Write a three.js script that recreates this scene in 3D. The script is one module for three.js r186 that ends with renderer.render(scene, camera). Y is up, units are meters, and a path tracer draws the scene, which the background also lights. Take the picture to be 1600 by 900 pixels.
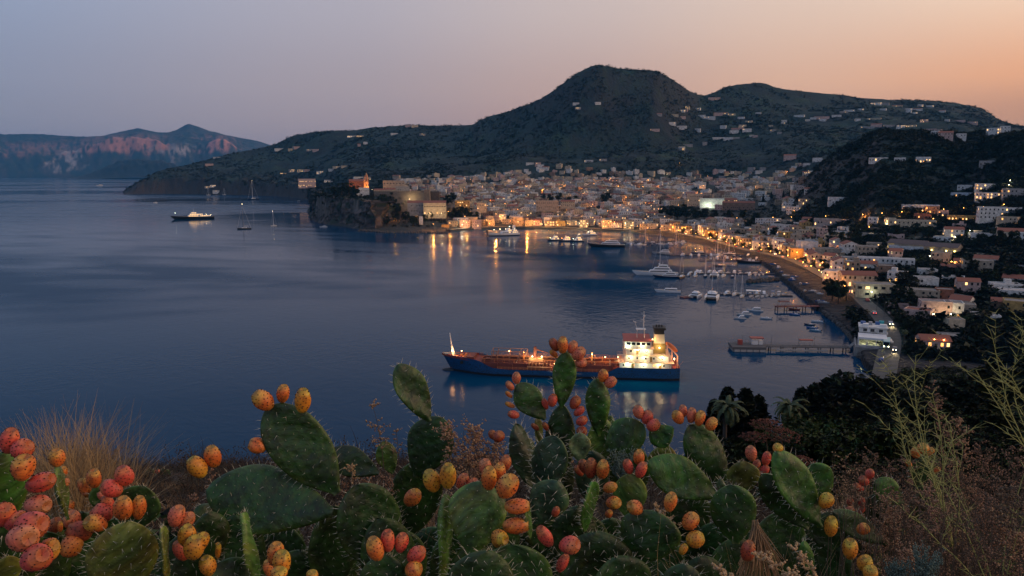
import * as THREE from 'three';
import { ImprovedNoise } from 'three/addons/math/ImprovedNoise.js';

// ---------------------------------------------------------------- camera, sky, sun, exposure
const H0 = 80, FOC = 1150, W = 1600, HH = 900, TANP = 182 / FOC, PITCH = Math.atan(TANP), CP = Math.cos(PITCH), SP = Math.sin(PITCH);
const scene = new THREE.Scene();
const camera = new THREE.PerspectiveCamera(2 * Math.atan(HH / 2 / FOC) * 180 / Math.PI, W / HH, 0.1, 60000);
camera.position.set(0, H0, 0); camera.rotation.x = -PITCH;
const renderer = new THREE.WebGLRenderer({ antialias: true });
renderer.setSize(1024, 576);
renderer.toneMapping = THREE.LinearToneMapping; renderer.toneMappingExposure = 1.0;
renderer.shadowMap.enabled = true;
const lin = (v) => { v /= 255; return v <= 0.04045 ? v / 12.92 : ((v + 0.055) / 1.055) ** 2.4; };
const HAZE = 3.5e-5, HAZE_RGB = [0.1, 0.48, 1.0];
const SKY_EL = [0, 4, 6.2, 12, 35, 90];
const SKY = [   // azimuth from straight ahead (clockwise), then the sRGB colours of the evening sky at the six heights, as seen through the haze
  [-180, [110, 126, 156], [128, 140, 166], [132, 145, 172], [140, 157, 187], [140, 158, 192], [126, 147, 186]],
  [-90, [110, 126, 156], [128, 140, 166], [132, 145, 172], [140, 157, 187], [140, 158, 192], [126, 147, 186]],
  [-38, [112, 128, 158], [132, 143, 168], [136, 148, 174], [143, 160, 190], [144, 160, 192], [126, 147, 186]],
  [-12, [130, 134, 158], [157, 150, 163], [164, 156, 167], [174, 171, 184], [162, 168, 190], [126, 147, 186]],
  [5, [142, 139, 150], [180, 154, 154], [187, 163, 161], [200, 185, 184], [176, 175, 188], [126, 147, 186]],
  [20, [152, 137, 140], [206, 166, 151], [216, 177, 158], [224, 199, 185], [192, 184, 186], [126, 147, 186]],
  [36, [156, 136, 133], [196, 151, 134], [232, 173, 140], [247, 217, 193], [206, 190, 184], [126, 147, 186]],
  [95, [172, 140, 130], [216, 162, 134], [246, 184, 142], [255, 219, 186], [216, 196, 184], [126, 147, 186]],
  [140, [150, 140, 146], [188, 162, 156], [198, 172, 164], [208, 190, 182], [184, 178, 186], [126, 147, 186]],
  [180, [110, 126, 156], [128, 140, 166], [132, 145, 172], [140, 157, 187], [140, 158, 192], [126, 147, 186]],
].map((r) => [r[0], ...r.slice(1).map((c) => c.map(lin))]);
{
  const w = 1024, h = 512, d = new Float32Array(w * h * 4), ss = (t) => t * t * (3 - 2 * t) * 0.4 + t * 0.6;
  for (let y = 0; y < h; y++) {
    const el = Math.max(0, ((y + 0.5) / h - 0.5) * 180), T = Math.exp(-HAZE * Math.min(14500, 640 / Math.tan(Math.max(el, 0.2) * Math.PI / 180)));
    let e = 0; while (e < 4 && el > SKY_EL[e + 1]) e++;
    const te = ss((el - SKY_EL[e]) / (SKY_EL[e + 1] - SKY_EL[e]));
    for (let x = 0; x < w; x++) {
      let az = ((x + 0.5) / w - 0.5) * 360 + 90; if (az > 180) az -= 360;
      let a = 0; while (a < SKY.length - 2 && az > SKY[a + 1][0]) a++;
      const ta = ss((az - SKY[a][0]) / (SKY[a + 1][0] - SKY[a][0])), o = (y * w + x) * 4;
      for (let c = 0; c < 3; c++) {
        const lo = SKY[a][e + 1][c] * (1 - ta) + SKY[a + 1][e + 1][c] * ta, hi = SKY[a][e + 2][c] * (1 - ta) + SKY[a + 1][e + 2][c] * ta;
        d[o + c] = Math.max(0.02, (lo * (1 - te) + hi * te - 0.36 * HAZE_RGB[c] * (1 - T)) / T);
      }
      d[o + 3] = 1;
    }
  }
  const t = new THREE.DataTexture(d, w, h, THREE.RGBAFormat, THREE.FloatType);
  t.mapping = THREE.EquirectangularReflectionMapping; t.magFilter = THREE.LinearFilter; t.needsUpdate = true;
  scene.background = t; scene.environment = t;
}
const sun = new THREE.DirectionalLight(new THREE.Color(1.0, 0.64, 0.4), 1.1);   // the afterglow low in the west: a wide, weak, warm sun
sun.name = 'sun'; sun.shadow.radius = 60; sun.castShadow = true;
sun.position.set(Math.sin(1.8) * 500, 150, -Math.cos(1.8) * 500); sun.target.position.set(0, 40, -600);
sun.position.add(sun.target.position);
Object.assign(sun.shadow.camera, { left: -1500, right: 1500, top: 1500, bottom: -1500, near: 1, far: 4000 });
scene.add(sun, sun.target);
scene.fog = new THREE.FogExp2(new THREE.Color(...HAZE_RGB), HAZE);

// ---------------------------------------------------------------- helpers
let seed_ = 7;
const rnd = () => { seed_ = (seed_ + 0x6D2B79F5) | 0; let t = Math.imul(seed_ ^ (seed_ >>> 15), 1 | seed_); t = (t + Math.imul(t ^ (t >>> 7), 61 | t)) ^ t; return ((t ^ (t >>> 14)) >>> 0) / 4294967296; };
const reseed = (s) => { seed_ = s | 0; };
const R = (a, b) => a + (b - a) * rnd(), pick = (a) => a[Math.floor(rnd() * a.length)];
const perlin = new ImprovedNoise(), noise = (x, y, z = 0.37) => perlin.noise(x, y, z);
const fbm = (x, y, o = 4, z = 0.37) => { let s = 0, a = 0.5; for (let i = 0; i < o; i++) { s += a * noise(x, y, z + i * 7.1); x *= 2.03; y *= 2.03; a *= 0.5; } return s; };
const ridged = (x, y, o = 4) => { let s = 0, a = 0.5; for (let i = 0; i < o; i++) { s += a * (1 - Math.abs(noise(x, y, 3.7 + i * 5.3)) * 2.2); x *= 2.1; y *= 2.1; a *= 0.5; } return s; };
const clamp = THREE.MathUtils.clamp, lerp = THREE.MathUtils.lerp, sstep = (a, b, x) => { const t = clamp((x - a) / (b - a), 0, 1); return t * t * (3 - 2 * t); };
const V = (x, y, z) => new THREE.Vector3(x, y, z), C = (r, g, b) => new THREE.Color().setRGB(r, g, b);
// the ray through a point of the photograph: its place at a forward distance D, on the sea (or a level), and on the ground
const ray = (px, py) => { const x = (px - 800) / FOC, y = -(py - 450) / FOC; return [x / (CP + y * SP), (y * CP - SP) / (CP + y * SP)]; };
const at = (px, py, D) => { const [u, s] = ray(px, py); return V(u * D, H0 + s * D, -D); };
const level = (px, py, h = 0) => { const [u, s] = ray(px, py), D = (h - H0) / s; return V(u * D, h, -D); };
const pxOf = (p) => { const zc = -p.z * CP - (p.y - H0) * SP * 1, yc = (p.y - H0) * CP + -p.z * SP; return [800 + FOC * p.x / (-p.z * CP - (p.y - H0) * SP), 450 - FOC * ((p.y - H0) * CP + -p.z * SP) / zc]; };
const mpp = (D) => D / FOC;   // metres per photograph pixel at distance D

const names = {};
const numbered = (n) => { const k = names[n] = (names[n] ?? -1) + 1; return k ? n + '_' + String(k).padStart(3, '0') : n; };
const tag = (o, label, category, group, kind) => { if (label) o.userData.label = label; if (category) o.userData.category = category; if (group) o.userData.group = group; if (kind) o.userData.kind = kind; return o; };
function thing(name, label, category, p, turn = 0, group) {
  const o = new THREE.Group(); o.name = numbered(name); scene.add(o);
  o.position.copy(p); o.rotation.y = turn; return tag(o, label, category, group);
}
function copyOf(o, label, p, turn = 0, scale = 1) { const c = o.clone(); c.name = numbered(o.name.replace(/_\d{3,}$/, '')); scene.add(c); c.position.copy(p); c.rotation.y = turn; if (scale !== 1) c.scale.setScalar(scale); if (label) c.userData.label = label; return c; }
const M = (r, g, b, rough = 0.85, o = {}) => new THREE.MeshStandardMaterial({ color: C(r, g, b), roughness: rough, ...o });
const glow = (r, g, b, k = 1) => new THREE.MeshStandardMaterial({ color: C(0.05, 0.05, 0.05), emissive: C(r, g, b), emissiveIntensity: k, roughness: 0.6 });
const finish = (o) => { o.castShadow = true; o.receiveShadow = true; return o; };
// collects shapes and makes them ONE named mesh
class MB {
  constructor() { this.p = []; this.n = []; this.t = []; this.c = []; this.i = []; this.col = null; this.m = null; }
  color(r, g, b) { this.col = [r, g, b]; return this; }
  v(x, y, z, nx, ny, nz, u = 0, w = 0) {
    if (this.m) { const e = this.m.elements, X = x, Y = y, Z = z, A = nx, B = ny, D = nz; x = e[0] * X + e[4] * Y + e[8] * Z + e[12]; y = e[1] * X + e[5] * Y + e[9] * Z + e[13]; z = e[2] * X + e[6] * Y + e[10] * Z + e[14]; nx = e[0] * A + e[4] * B + e[8] * D; ny = e[1] * A + e[5] * B + e[9] * D; nz = e[2] * A + e[6] * B + e[10] * D; const l = Math.hypot(nx, ny, nz) || 1; nx /= l; ny /= l; nz /= l; }
    this.p.push(x, y, z); this.n.push(nx, ny, nz); this.t.push(u, w); if (this.col) this.c.push(...this.col);
    return this.p.length / 3 - 1;
  }
  quad(a, b, c, d) {   // four corners, counter-clockwise from outside
    const ux = b[0] - a[0], uy = b[1] - a[1], uz = b[2] - a[2], vx = d[0] - a[0], vy = d[1] - a[1], vz = d[2] - a[2];
    let nx = uy * vz - uz * vy, ny = uz * vx - ux * vz, nz = ux * vy - uy * vx; const l = Math.hypot(nx, ny, nz) || 1; nx /= l; ny /= l; nz /= l;
    const L = Math.hypot(ux, uy, uz), K = Math.hypot(vx, vy, vz);
    const i = this.v(...a, nx, ny, nz, 0, 0); this.v(...b, nx, ny, nz, L, 0); this.v(...c, nx, ny, nz, L, K); this.v(...d, nx, ny, nz, 0, K);
    this.i.push(i, i + 1, i + 2, i, i + 2, i + 3); return this;
  }
  tri(a, b, c) {
    const n = V(b[0] - a[0], b[1] - a[1], b[2] - a[2]).cross(V(c[0] - a[0], c[1] - a[1], c[2] - a[2])).normalize();
    const i = this.v(...a, n.x, n.y, n.z, 0, 0); this.v(...b, n.x, n.y, n.z, 1, 0); this.v(...c, n.x, n.y, n.z, 0.5, 1); this.i.push(i, i + 1, i + 2); return this;
  }
  box(x0, y0, z0, x1, y1, z1, taper = 0) {
    const k = taper, a = [x0, y0, z1], b = [x1, y0, z1], c = [x1 - k, y1, z1 - k], d = [x0 + k, y1, z1 - k], e = [x0, y0, z0], f = [x1, y0, z0], g = [x1 - k, y1, z0 + k], h = [x0 + k, y1, z0 + k];
    return this.quad(a, b, c, d).quad(f, e, h, g).quad(e, a, d, h).quad(b, f, g, c).quad(d, c, g, h).quad(e, f, b, a);
  }
  cbox(x, y, z, w, h, d) { return this.box(x - w / 2, y, z - d / 2, x + w / 2, y + h, z + d / 2); }
  cyl(a, b, r0, r1 = r0, seg = 6, cap = true) {
    const ax = V(b[0] - a[0], b[1] - a[1], b[2] - a[2]), L = ax.length(); ax.divideScalar(L || 1);
    const s = Math.abs(ax.y) < 0.9 ? V(0, 1, 0).cross(ax).normalize() : V(1, 0, 0).cross(ax).normalize(), t = ax.clone().cross(s), i0 = this.p.length / 3;
    for (let k = 0; k <= seg; k++) {
      const q = k / seg * Math.PI * 2, cx = Math.cos(q), sx = Math.sin(q), nx = s.x * cx + t.x * sx, ny = s.y * cx + t.y * sx, nz = s.z * cx + t.z * sx;
      this.v(a[0] + nx * r0, a[1] + ny * r0, a[2] + nz * r0, nx, ny, nz, k / seg, 0); this.v(b[0] + nx * r1, b[1] + ny * r1, b[2] + nz * r1, nx, ny, nz, k / seg, L);
    }
    for (let k = 0; k < seg; k++) { const q = i0 + k * 2; this.i.push(q, q + 2, q + 3, q, q + 3, q + 1); }
    if (cap && r1 > 0) { const c0 = this.v(b[0], b[1], b[2], ax.x, ax.y, ax.z); for (let k = 0; k <= seg; k++) { const q = k / seg * Math.PI * 2; this.v(b[0] + (s.x * Math.cos(q) + t.x * Math.sin(q)) * r1, b[1] + (s.y * Math.cos(q) + t.y * Math.sin(q)) * r1, b[2] + (s.z * Math.cos(q) + t.z * Math.sin(q)) * r1, ax.x, ax.y, ax.z); } for (let k = 0; k < seg; k++) this.i.push(c0, c0 + 1 + k, c0 + 2 + k); }
    return this;
  }
  tube(pts, r, seg = 4) { for (let k = 0; k + 1 < pts.length; k++) { const ra = typeof r === 'function' ? r(k / (pts.length - 1)) : r, rb = typeof r === 'function' ? r((k + 1) / (pts.length - 1)) : r; this.cyl(pts[k], pts[k + 1], ra, rb, seg, k + 2 === pts.length); } return this; }
  ball(x, y, z, rx, ry = rx, rz = rx, su = 8, sv = 6) {
    const i0 = this.p.length / 3;
    for (let j = 0; j <= sv; j++) for (let k = 0; k <= su; k++) {
      const a = j / sv * Math.PI, q = k / su * Math.PI * 2, nx = Math.sin(a) * Math.cos(q), ny = Math.cos(a), nz = Math.sin(a) * Math.sin(q), l = Math.hypot(nx / rx, ny / ry, nz / rz);
      this.v(x + nx * rx, y + ny * ry, z + nz * rz, nx / rx / l, ny / ry / l, nz / rz / l, k / su, 1 - j / sv);
    }
    for (let j = 0; j < sv; j++) for (let k = 0; k < su; k++) { const q = i0 + j * (su + 1) + k; this.i.push(q, q + 1, q + su + 2, q, q + su + 2, q + su + 1); }
    return this;
  }
  // rings of points joined into a skin, e.g. a hull; every ring has the same count
  skin(rings, closed = false, caps = false) {
    const n = rings[0].length, geo = [], i0 = this.p.length / 3;
    for (const r of rings) for (const q of r) geo.push(q);
    const nor = geo.map(() => V(0, 0, 0)), faces = [];
    for (let j = 0; j + 1 < rings.length; j++) for (let k = 0; k < (closed ? n : n - 1); k++) { const a = j * n + k, b = j * n + (k + 1) % n, c = a + n, d = b + n; faces.push([a, b, d], [a, d, c]); }
    for (const f of faces) { const [a, b, c] = f.map((q) => V(...geo[q])); const nn = b.clone().sub(a).cross(c.clone().sub(a)); f.forEach((q) => nor[q].add(nn)); }
    geo.forEach((q, k) => { nor[k].normalize(); this.v(...q, nor[k].x, nor[k].y, nor[k].z, (k % n) / n, Math.floor(k / n)); });
    for (const f of faces) this.i.push(i0 + f[0], i0 + f[1], i0 + f[2]);
    if (caps) for (const r of [rings[0].slice().reverse(), rings[rings.length - 1]]) for (let k = 1; k + 1 < n; k++) this.tri(r[0], r[k], r[k + 1]);
    return this;
  }
  add(g, matrix) { const o = this.m; this.m = matrix ?? null; const p = g.attributes.position, n = g.attributes.normal, t = g.attributes.uv, i0 = this.p.length / 3; for (let k = 0; k < p.count; k++) this.v(p.getX(k), p.getY(k), p.getZ(k), n.getX(k), n.getY(k), n.getZ(k), t ? t.getX(k) : 0, t ? t.getY(k) : 0); if (g.index) for (let k = 0; k < g.index.count; k++) this.i.push(i0 + g.index.getX(k)); else for (let k = 0; k < p.count; k++) this.i.push(i0 + k); this.m = o; return this; }
  geometry() {
    const g = new THREE.BufferGeometry();
    g.setAttribute('position', new THREE.Float32BufferAttribute(this.p, 3)); g.setAttribute('normal', new THREE.Float32BufferAttribute(this.n, 3)); g.setAttribute('uv', new THREE.Float32BufferAttribute(this.t, 2));
    if (this.c.length) g.setAttribute('color', new THREE.Float32BufferAttribute(this.c, 3));
    g.setIndex(this.i); return g;
  }
  build(name, mat, parent = scene) { const m = finish(new THREE.Mesh(this.geometry(), mat)); m.name = parent === scene ? numbered(name) : name; parent.add(m); return m; }
}
const part = (geo, name, mat, parent) => { const m = finish(new THREE.Mesh(geo, mat)); m.name = name; parent.add(m); return m; };
function dataTex(w, h, f, srgb = false, repeat = true) {
  const d = new Uint8Array(w * h * 4);
  for (let y = 0; y < h; y++) for (let x = 0; x < w; x++) { const c = f(x / w, y / h), o = (y * w + x) * 4; if (typeof c === 'number') d[o] = d[o + 1] = d[o + 2] = clamp(c, 0, 1) * 255; else { d[o] = clamp(c[0], 0, 1) * 255; d[o + 1] = clamp(c[1], 0, 1) * 255; d[o + 2] = clamp(c[2], 0, 1) * 255; } d[o + 3] = 255; }
  const t = new THREE.DataTexture(d, w, h); if (repeat) t.wrapS = t.wrapT = THREE.RepeatWrapping; t.magFilter = THREE.LinearFilter; t.minFilter = THREE.LinearMipmapLinearFilter; if (srgb) t.colorSpace = THREE.SRGBColorSpace; t.needsUpdate = true; return t;
}
// a texture that tiles without a seam, from noise on a torus
const tileN = (u, v, f, z = 0) => { const a = u * 2 * Math.PI, b = v * 2 * Math.PI, r = f / (2 * Math.PI); return noise(Math.cos(a) * r + 11.3, Math.sin(a) * r + Math.cos(b) * r + 5.1 + z, Math.sin(b) * r + z * 3.7); };

// ---------------------------------------------------------------- sea
{
  const s = 7000, g = new THREE.PlaneGeometry(2 * s, 16000, 40, 40); g.rotateX(-Math.PI / 2); g.translate(0, 0, -7600);
  const p = g.attributes.position, uv = g.attributes.uv; for (let i = 0; i < p.count; i++) uv.setXY(i, p.getX(i) / 2400, p.getZ(i) / 2400);
  const rough = dataTex(1024, 1024, (u, v) => {   // calm lanes and breezy patches
    const w = tileN(u, v, 3, 1) * 0.25, a = tileN(u + w * 0.12, v, 3, 2), b = tileN(u * 1, v + w * 0.06, 26, 5) , c = tileN(u + b * 0.01, v, 60, 8);
    return 0.52 + a * 0.85 + b * 0.5 + c * 0.24;
  });
  rough.repeat.set(1, 2.2);
  const bump = dataTex(512, 512, (u, v) => 0.5 + tileN(u, v, 9, 1) * 0.35 + tileN(u, v, 22, 4) * 0.25 + tileN(u, v, 50, 6) * 0.12);
  bump.repeat.set(48, 60);
  const m = new THREE.MeshPhysicalMaterial({ color: C(0.0, 0.038, 0.094), roughness: 0.32, specularColor: C(0.7, 0.9, 1), roughnessMap: rough, bumpMap: bump, bumpScale: 0.075, ior: 1.1 });
  const sea = new THREE.Mesh(g, m); sea.name = 'sea'; sea.receiveShadow = true; scene.add(sea);
  tag(sea, 'calm dark blue sea filling the bay', null, null, 'structure');
}

// ---------------------------------------------------------------- land: hills round the bay, one height field over (u = sideways slope, D = forward distance)
const row = (pts) => pts.map(([px, py, D]) => { const p = D ? at(px, py, D) : level(px, py, 0); return [p.x / -p.z, -p.z, p.y]; });
function look(r, u) {   // smooth curve through the listed points, without overshoot
  const e = r.length - 1; if (u <= r[0][0]) return [r[0][1], r[0][2]]; if (u >= r[e][0]) return [r[e][1], r[e][2]];
  let i = 1; while (u >= r[i][0]) i++;
  const a = r[i - 1], b = r[i], h = b[0] - a[0], t = (u - a[0]) / h, z = r[Math.max(i - 2, 0)], y = r[Math.min(i + 1, e)], out = [];
  for (const c of [1, 2]) {
    const s = (b[c] - a[c]) / h, s0 = i > 1 ? (a[c] - z[c]) / (a[0] - z[0]) : s, s1 = i < e ? (y[c] - b[c]) / (y[0] - b[0]) : s;
    const m0 = s0 * s > 0 ? 2 * s0 * s / (s0 + s) : 0, m1 = s1 * s > 0 ? 2 * s1 * s / (s1 + s) : 0, t2 = t * t, t3 = t2 * t;
    out.push((2 * t3 - 3 * t2 + 1) * a[c] + (t3 - 2 * t2 + t) * h * m0 + (3 * t2 - 2 * t3) * b[c] + (t3 - t2) * h * m1);
  }
  return out;
}
const SHORE = row([[-250, 300], [180, 300], [192, 301.5], [194, 303.5], [215, 303.2], [260, 303], [330, 304], [400, 305.5], [440, 307.5], [470, 310], [483, 314], [487, 341], [492, 345], [510, 351], [535, 354], [570, 360], [610, 363], [650, 365], [690, 363], [740, 359], [800, 357], [880, 359.5], [960, 362], [1015, 366], [1060, 374], [1100, 383], [1140, 394], [1172, 404], [1196, 416], [1212, 430], [1238, 452], [1268, 478], [1300, 500], [1322, 520], [1338, 545], [1352, 575], [1400, 600], [1500, 610], [1900, 610]]);
const FOOT = row([[-250, 300, 2660], [193, 303, 2660], [215, 290, 2670], [260, 281, 2690], [340, 276, 2720], [440, 279, 2760], [500, 284, 2500], [560, 290, 1950], [640, 292, 1800], [760, 290, 1800], [900, 284, 1850], [1000, 282, 1900], [1100, 278, 1950], [1200, 286, 1750], [1300, 292, 1550], [1450, 284, 1350], [1600, 274, 1250], [1900, 264, 1250]]);
const MID = row([[-250, 300, 2700], [193, 302, 2670], [215, 289, 2690], [260, 272, 2820], [340, 262, 2950], [440, 252, 2980], [500, 248, 2850], [560, 250, 2550], [640, 252, 2400], [700, 252, 2350], [760, 248, 2250], [850, 238, 2200], [930, 228, 2200], [1000, 226, 2200], [1100, 220, 2300], [1200, 205, 2350], [1300, 196, 2350], [1450, 188, 2350], [1600, 205, 2350], [1900, 230, 2350]]);
const RIDGE = row([[-250, 310, 2800], [180, 306, 2700], [195, 300, 2690], [215, 288, 2720], [260, 265, 2920], [300, 257, 3060], [340, 246, 3160], [400, 233, 3210], [430, 226, 3220], [460, 212, 3220], [500, 205, 3150], [560, 202, 3120], [600, 198, 3100], [640, 194, 3050], [690, 197, 3000], [735, 195, 2900], [750, 186, 2800], [800, 172, 2650], [850, 151, 2560], [880, 129, 2520], [905, 112, 2510], [935, 103, 2510], [970, 107, 2520], [1020, 109, 2520], [1050, 122, 2560], [1080, 142, 2660], [1095, 147, 2710], [1140, 133, 2800], [1185, 127, 2850], [1220, 138, 2860], [1300, 148, 2870], [1400, 155, 2900], [1490, 160, 2900], [1530, 167, 2900], [1570, 190, 2900], [1600, 196, 2900], [1900, 240, 2900]]);
const NEARR = row([[1190, 330, 1280], [1225, 302, 1250], [1260, 277, 1200], [1300, 250, 1150], [1350, 226, 1100], [1385, 211, 1060], [1450, 213, 1050], [1500, 216, 1050], [1560, 208, 1000], [1600, 203, 960], [1900, 180, 900]]);
const U = (px, py = 360) => ray(px, py)[0];
function landSmooth(u, D) {
  const [ds] = look(SHORE, u), [df, hf] = look(FOOT, u), [dm, hm] = look(MID, u), [dr, hr] = look(RIDGE, u);
  const left = u < U(485), q = left ? 22 : u > U(1180) ? 45 : 26, h1 = left ? hf * 0.75 : u < U(590) ? 5 : u > U(1180) ? 4.2 : 3.2;
  if (D < ds) return Math.max(-12, -(ds - D) * 0.25 - 0.4);
  const P = [[ds, -0.4], [ds + q, h1], [Math.max(df, ds + q + 10), Math.max(hf, h1)], [Math.max(dm, df + 20), hm], [Math.max(dr, dm + 30), hr], [dr + 900, hr * 0.45], [dr + 2500, 0]];
  let h = 0;
  for (let i = 0; i < 6; i++) if (D <= P[i + 1][0] || i === 5) { const t = clamp((D - P[i][0]) / (P[i + 1][0] - P[i][0]), 0, 1); const s = i === 4 || i === 3 ? (i === 3 ? t * (0.75 + 0.25 * t) : t * t * (3 - 2 * t)) : t; h = lerp(P[i][1], P[i + 1][1], s); break; }
  if (u > U(1190)) {   // the dark hill on the right, nearer than the main ridge
    const [dn, hn] = look(NEARR, u), t = (D - dn) / (D < dn ? 430 : 420), k = Math.exp(-t * t * 1.9) * sstep(U(1190), U(1235), u);
    const a = hn * k, d = clamp(0.5 + (a - h) / 40, 0, 1); h = lerp(h, a, d) + 10 * d * (1 - d);
  }
  return h;
}
const rockTop = (u) => lerp(41, 35, sstep(U(560), U(680), u));
function rockMask(u, D) {   // the castle rock
  const front = lerp(look(SHORE, u)[0] + 24, 1128, sstep(U(548), U(615), u)) + fbm(u * 60, 3.3) * 14;
  return sstep(U(492), U(499), u) * (1 - sstep(U(690), U(750), u)) * sstep(front, front + lerp(16, 34, sstep(U(560), U(620), u)), D) * (1 - sstep(1290, 1420, D));
}
function land(u, D) {
  let h = landSmooth(u, D); if (h < -0.5) return h;
  const x = u * D, hill = sstep(8, 70, h) * (0.3 + 0.7 * sstep(60, 420, Math.abs(D - look(RIDGE, u)[0])));
  h += (ridged(x / 420, D / 420, 4) - 0.55) * 34 * hill * sstep(0, 1, h / 160) * 1.1 + fbm(x / 120, D / 120, 4) * 13 * hill + fbm(x / 30, D / 30, 2) * 1.6 * sstep(3, 30, h);
  h = lerp(-12, h, sstep(U(190), U(199) + Math.max(0, D - 2700) * 4e-5, u + fbm(D / 40, 2.2) * 0.003)); if (h < -0.5) return h;
  if (u < U(485)) h += ((ridged(x / 46, D / 46, 4) - 0.5) * 22 + fbm(x / 16, D / 16, 3) * 7) * sstep(0, 10, h) * (1 - sstep(50, 95, h));
  const m = rockMask(u, D); if (m > 0) h = lerp(h, rockTop(u) + fbm(x / 25, D / 25, 3) * 3, m) + (m < 0.98 ? (fbm(x / 7, D / 7, 3) * 5) * m * (1 - m) * 4 : 0);
  return h;
}
const landAt = (x, z) => land(x / -z, -z);
// first place where the sight line through a point of the photograph meets the land
function ground(px, py, from = 200) { const [u, s] = ray(px, py); let a = from; for (let D = from; D < 4200; D *= 1.004) { if (H0 + s * D <= land(u, D)) { let lo = a, hi = D; for (let k = 0; k < 12; k++) { const m = (lo + hi) / 2; if (H0 + s * m <= land(u, m)) hi = m; else lo = m; } return V(u * hi, land(u, hi), -hi); } a = D; } return null; }
function polar(name, u0, u1, nu, D0, D1, nd, h, shade, mat, even = 0) {
  const p = [], c = [], ix = [], uv = [], hs = new Float32Array((nu + 1) * (nd + 1)), Ds = [];
  for (let j = 0; j <= nd; j++) Ds.push(D0 * (D1 / D0) ** (j / nd) * (1 - even) + (D0 + (D1 - D0) * j / nd) * even);
  for (let j = 0; j <= nd; j++) for (let i = 0; i <= nu; i++) hs[j * (nu + 1) + i] = h(lerp(u0, u1, i / nu), Ds[j]);
  for (let j = 0; j <= nd; j++) for (let i = 0; i <= nu; i++) {
    const u = lerp(u0, u1, i / nu), D = Ds[j], k = j * (nu + 1) + i, hh = hs[k];
    const sx = (hs[k + (i < nu ? 1 : 0)] - hs[k - (i > 0 ? 1 : 0)]) / (((i < nu) + (i > 0)) * (u1 - u0) / nu * D), sd = (hs[j < nd ? k + nu + 1 : k] - hs[j > 0 ? k - nu - 1 : k]) / (Ds[Math.min(j + 1, nd)] - Ds[Math.max(j - 1, 0)]);
    p.push(u * D, hh, -D); uv.push(u * D, D); c.push(...shade(u, D, hh, Math.hypot(sx, sd)));
    if (i < nu && j < nd) { const mx = Math.max(hs[k], hs[k + 1], hs[k + nu + 1], hs[k + nu + 2]); if (mx > -3) ix.push(k, k + 1, k + nu + 2, k, k + nu + 2, k + nu + 1); }
  }
  const g = new THREE.BufferGeometry(); g.setAttribute('position', new THREE.Float32BufferAttribute(p, 3)); g.setAttribute('color', new THREE.Float32BufferAttribute(c, 3)); g.setAttribute('uv', new THREE.Float32BufferAttribute(uv, 2)); g.setIndex(ix); g.computeVertexNormals();
  const m = finish(new THREE.Mesh(g, mat)); m.name = name; scene.add(m); return m;
}
const earthBump = dataTex(256, 256, (u, v) => 0.5 + tileN(u, v, 7, 1) * 0.4 + tileN(u, v, 19, 3) * 0.3 + tileN(u, v, 45, 5) * 0.2);
earthBump.repeat.set(1 / 60, 1 / 60);
const mix3 = (a, b, t) => [lerp(a[0], b[0], t), lerp(a[1], b[1], t), lerp(a[2], b[2], t)];
{
  const veg = [0.005, 0.021, 0.018], dark = [0.002, 0.01, 0.01], dry = [0.018, 0.022, 0.017], rock = [0.036, 0.028, 0.027], sand = [0.02, 0.018, 0.019], town = [0.04, 0.036, 0.03], grass = [0.02, 0.044, 0.02];
  const shade = (u, D, h, sl) => {
    const x = u * D; let n = fbm(x / 150, D / 150, 4), m2 = fbm(x / 40 + 9, D / 40, 3);
    let c = mix3(veg, dark, sstep(-0.1, 0.25, n)); c = mix3(c, dry, sstep(0.12, 0.4, m2 + n * 0.4) * 0.55);
    c = mix3(c, grass, sstep(0.2, 0.35, fbm(x / 70 + 50, D / 70, 3)) * 0.7);
    const tr = Math.sin((h + fbm(x / 60, D / 60, 2) * 16) / 2.9); if (h > 35) c = mix3(c, [c[0] * 2.2 + 0.009, c[1] * 1.9 + 0.013, c[2] * 1.5 + 0.004], sstep(0.55, 0.95, tr) * sstep(-0.05, 0.2, fbm(x / 260 + 3, D / 260, 3)) * 0.8); c = mix3(c, [0.004, 0.01, 0.009], sstep(0.1, 0.42, -fbm(x / 95 + 21, D / 130, 3)) * 0.7);
    c = mix3(c, rock, sstep(0.66, 1.15, sl + m2 * 0.5) * (h > 120 ? 0.5 : 0.85));
    const [ds] = look(SHORE, u), inland = D - ds;
    if (u > U(485)) c = mix3(c, town, (1 - sstep(20, 46, h)) * (1 - sstep(U(1150), U(1280), u)) * 0.8);
    if (u > U(1030) && inland < 150) c = mix3(c, sand, 1 - sstep(lerp(30, 105, sstep(U(1040), U(1130), u) * (1 - sstep(U(1270), U(1330), u))), lerp(48, 125, sstep(U(1040), U(1130), u) * (1 - sstep(U(1270), U(1330), u))), inland));
    if (u < U(485) && h < 60) c = mix3(c, [0.06, 0.045, 0.038], (1 - sstep(14, 60, h + m2 * 60)) * 0.8);
    if (rockMask(u, D) > 0.02 && rockMask(u, D) < 0.97) c = mix3([0.15, 0.12, 0.1], [0.08, 0.07, 0.06], sstep(-0.1, 0.3, m2));
    return c;
  };
  const m = polar('hills', U(-200), U(1900), 840, 245, 5600, 460, land, shade, new THREE.MeshStandardMaterial({ vertexColors: true, roughness: 1, bumpMap: earthBump, bumpScale: 2.2 }));
  tag(m, 'dark green hills, headland and shore round the bay under the town', null, null, 'structure');
}
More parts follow.
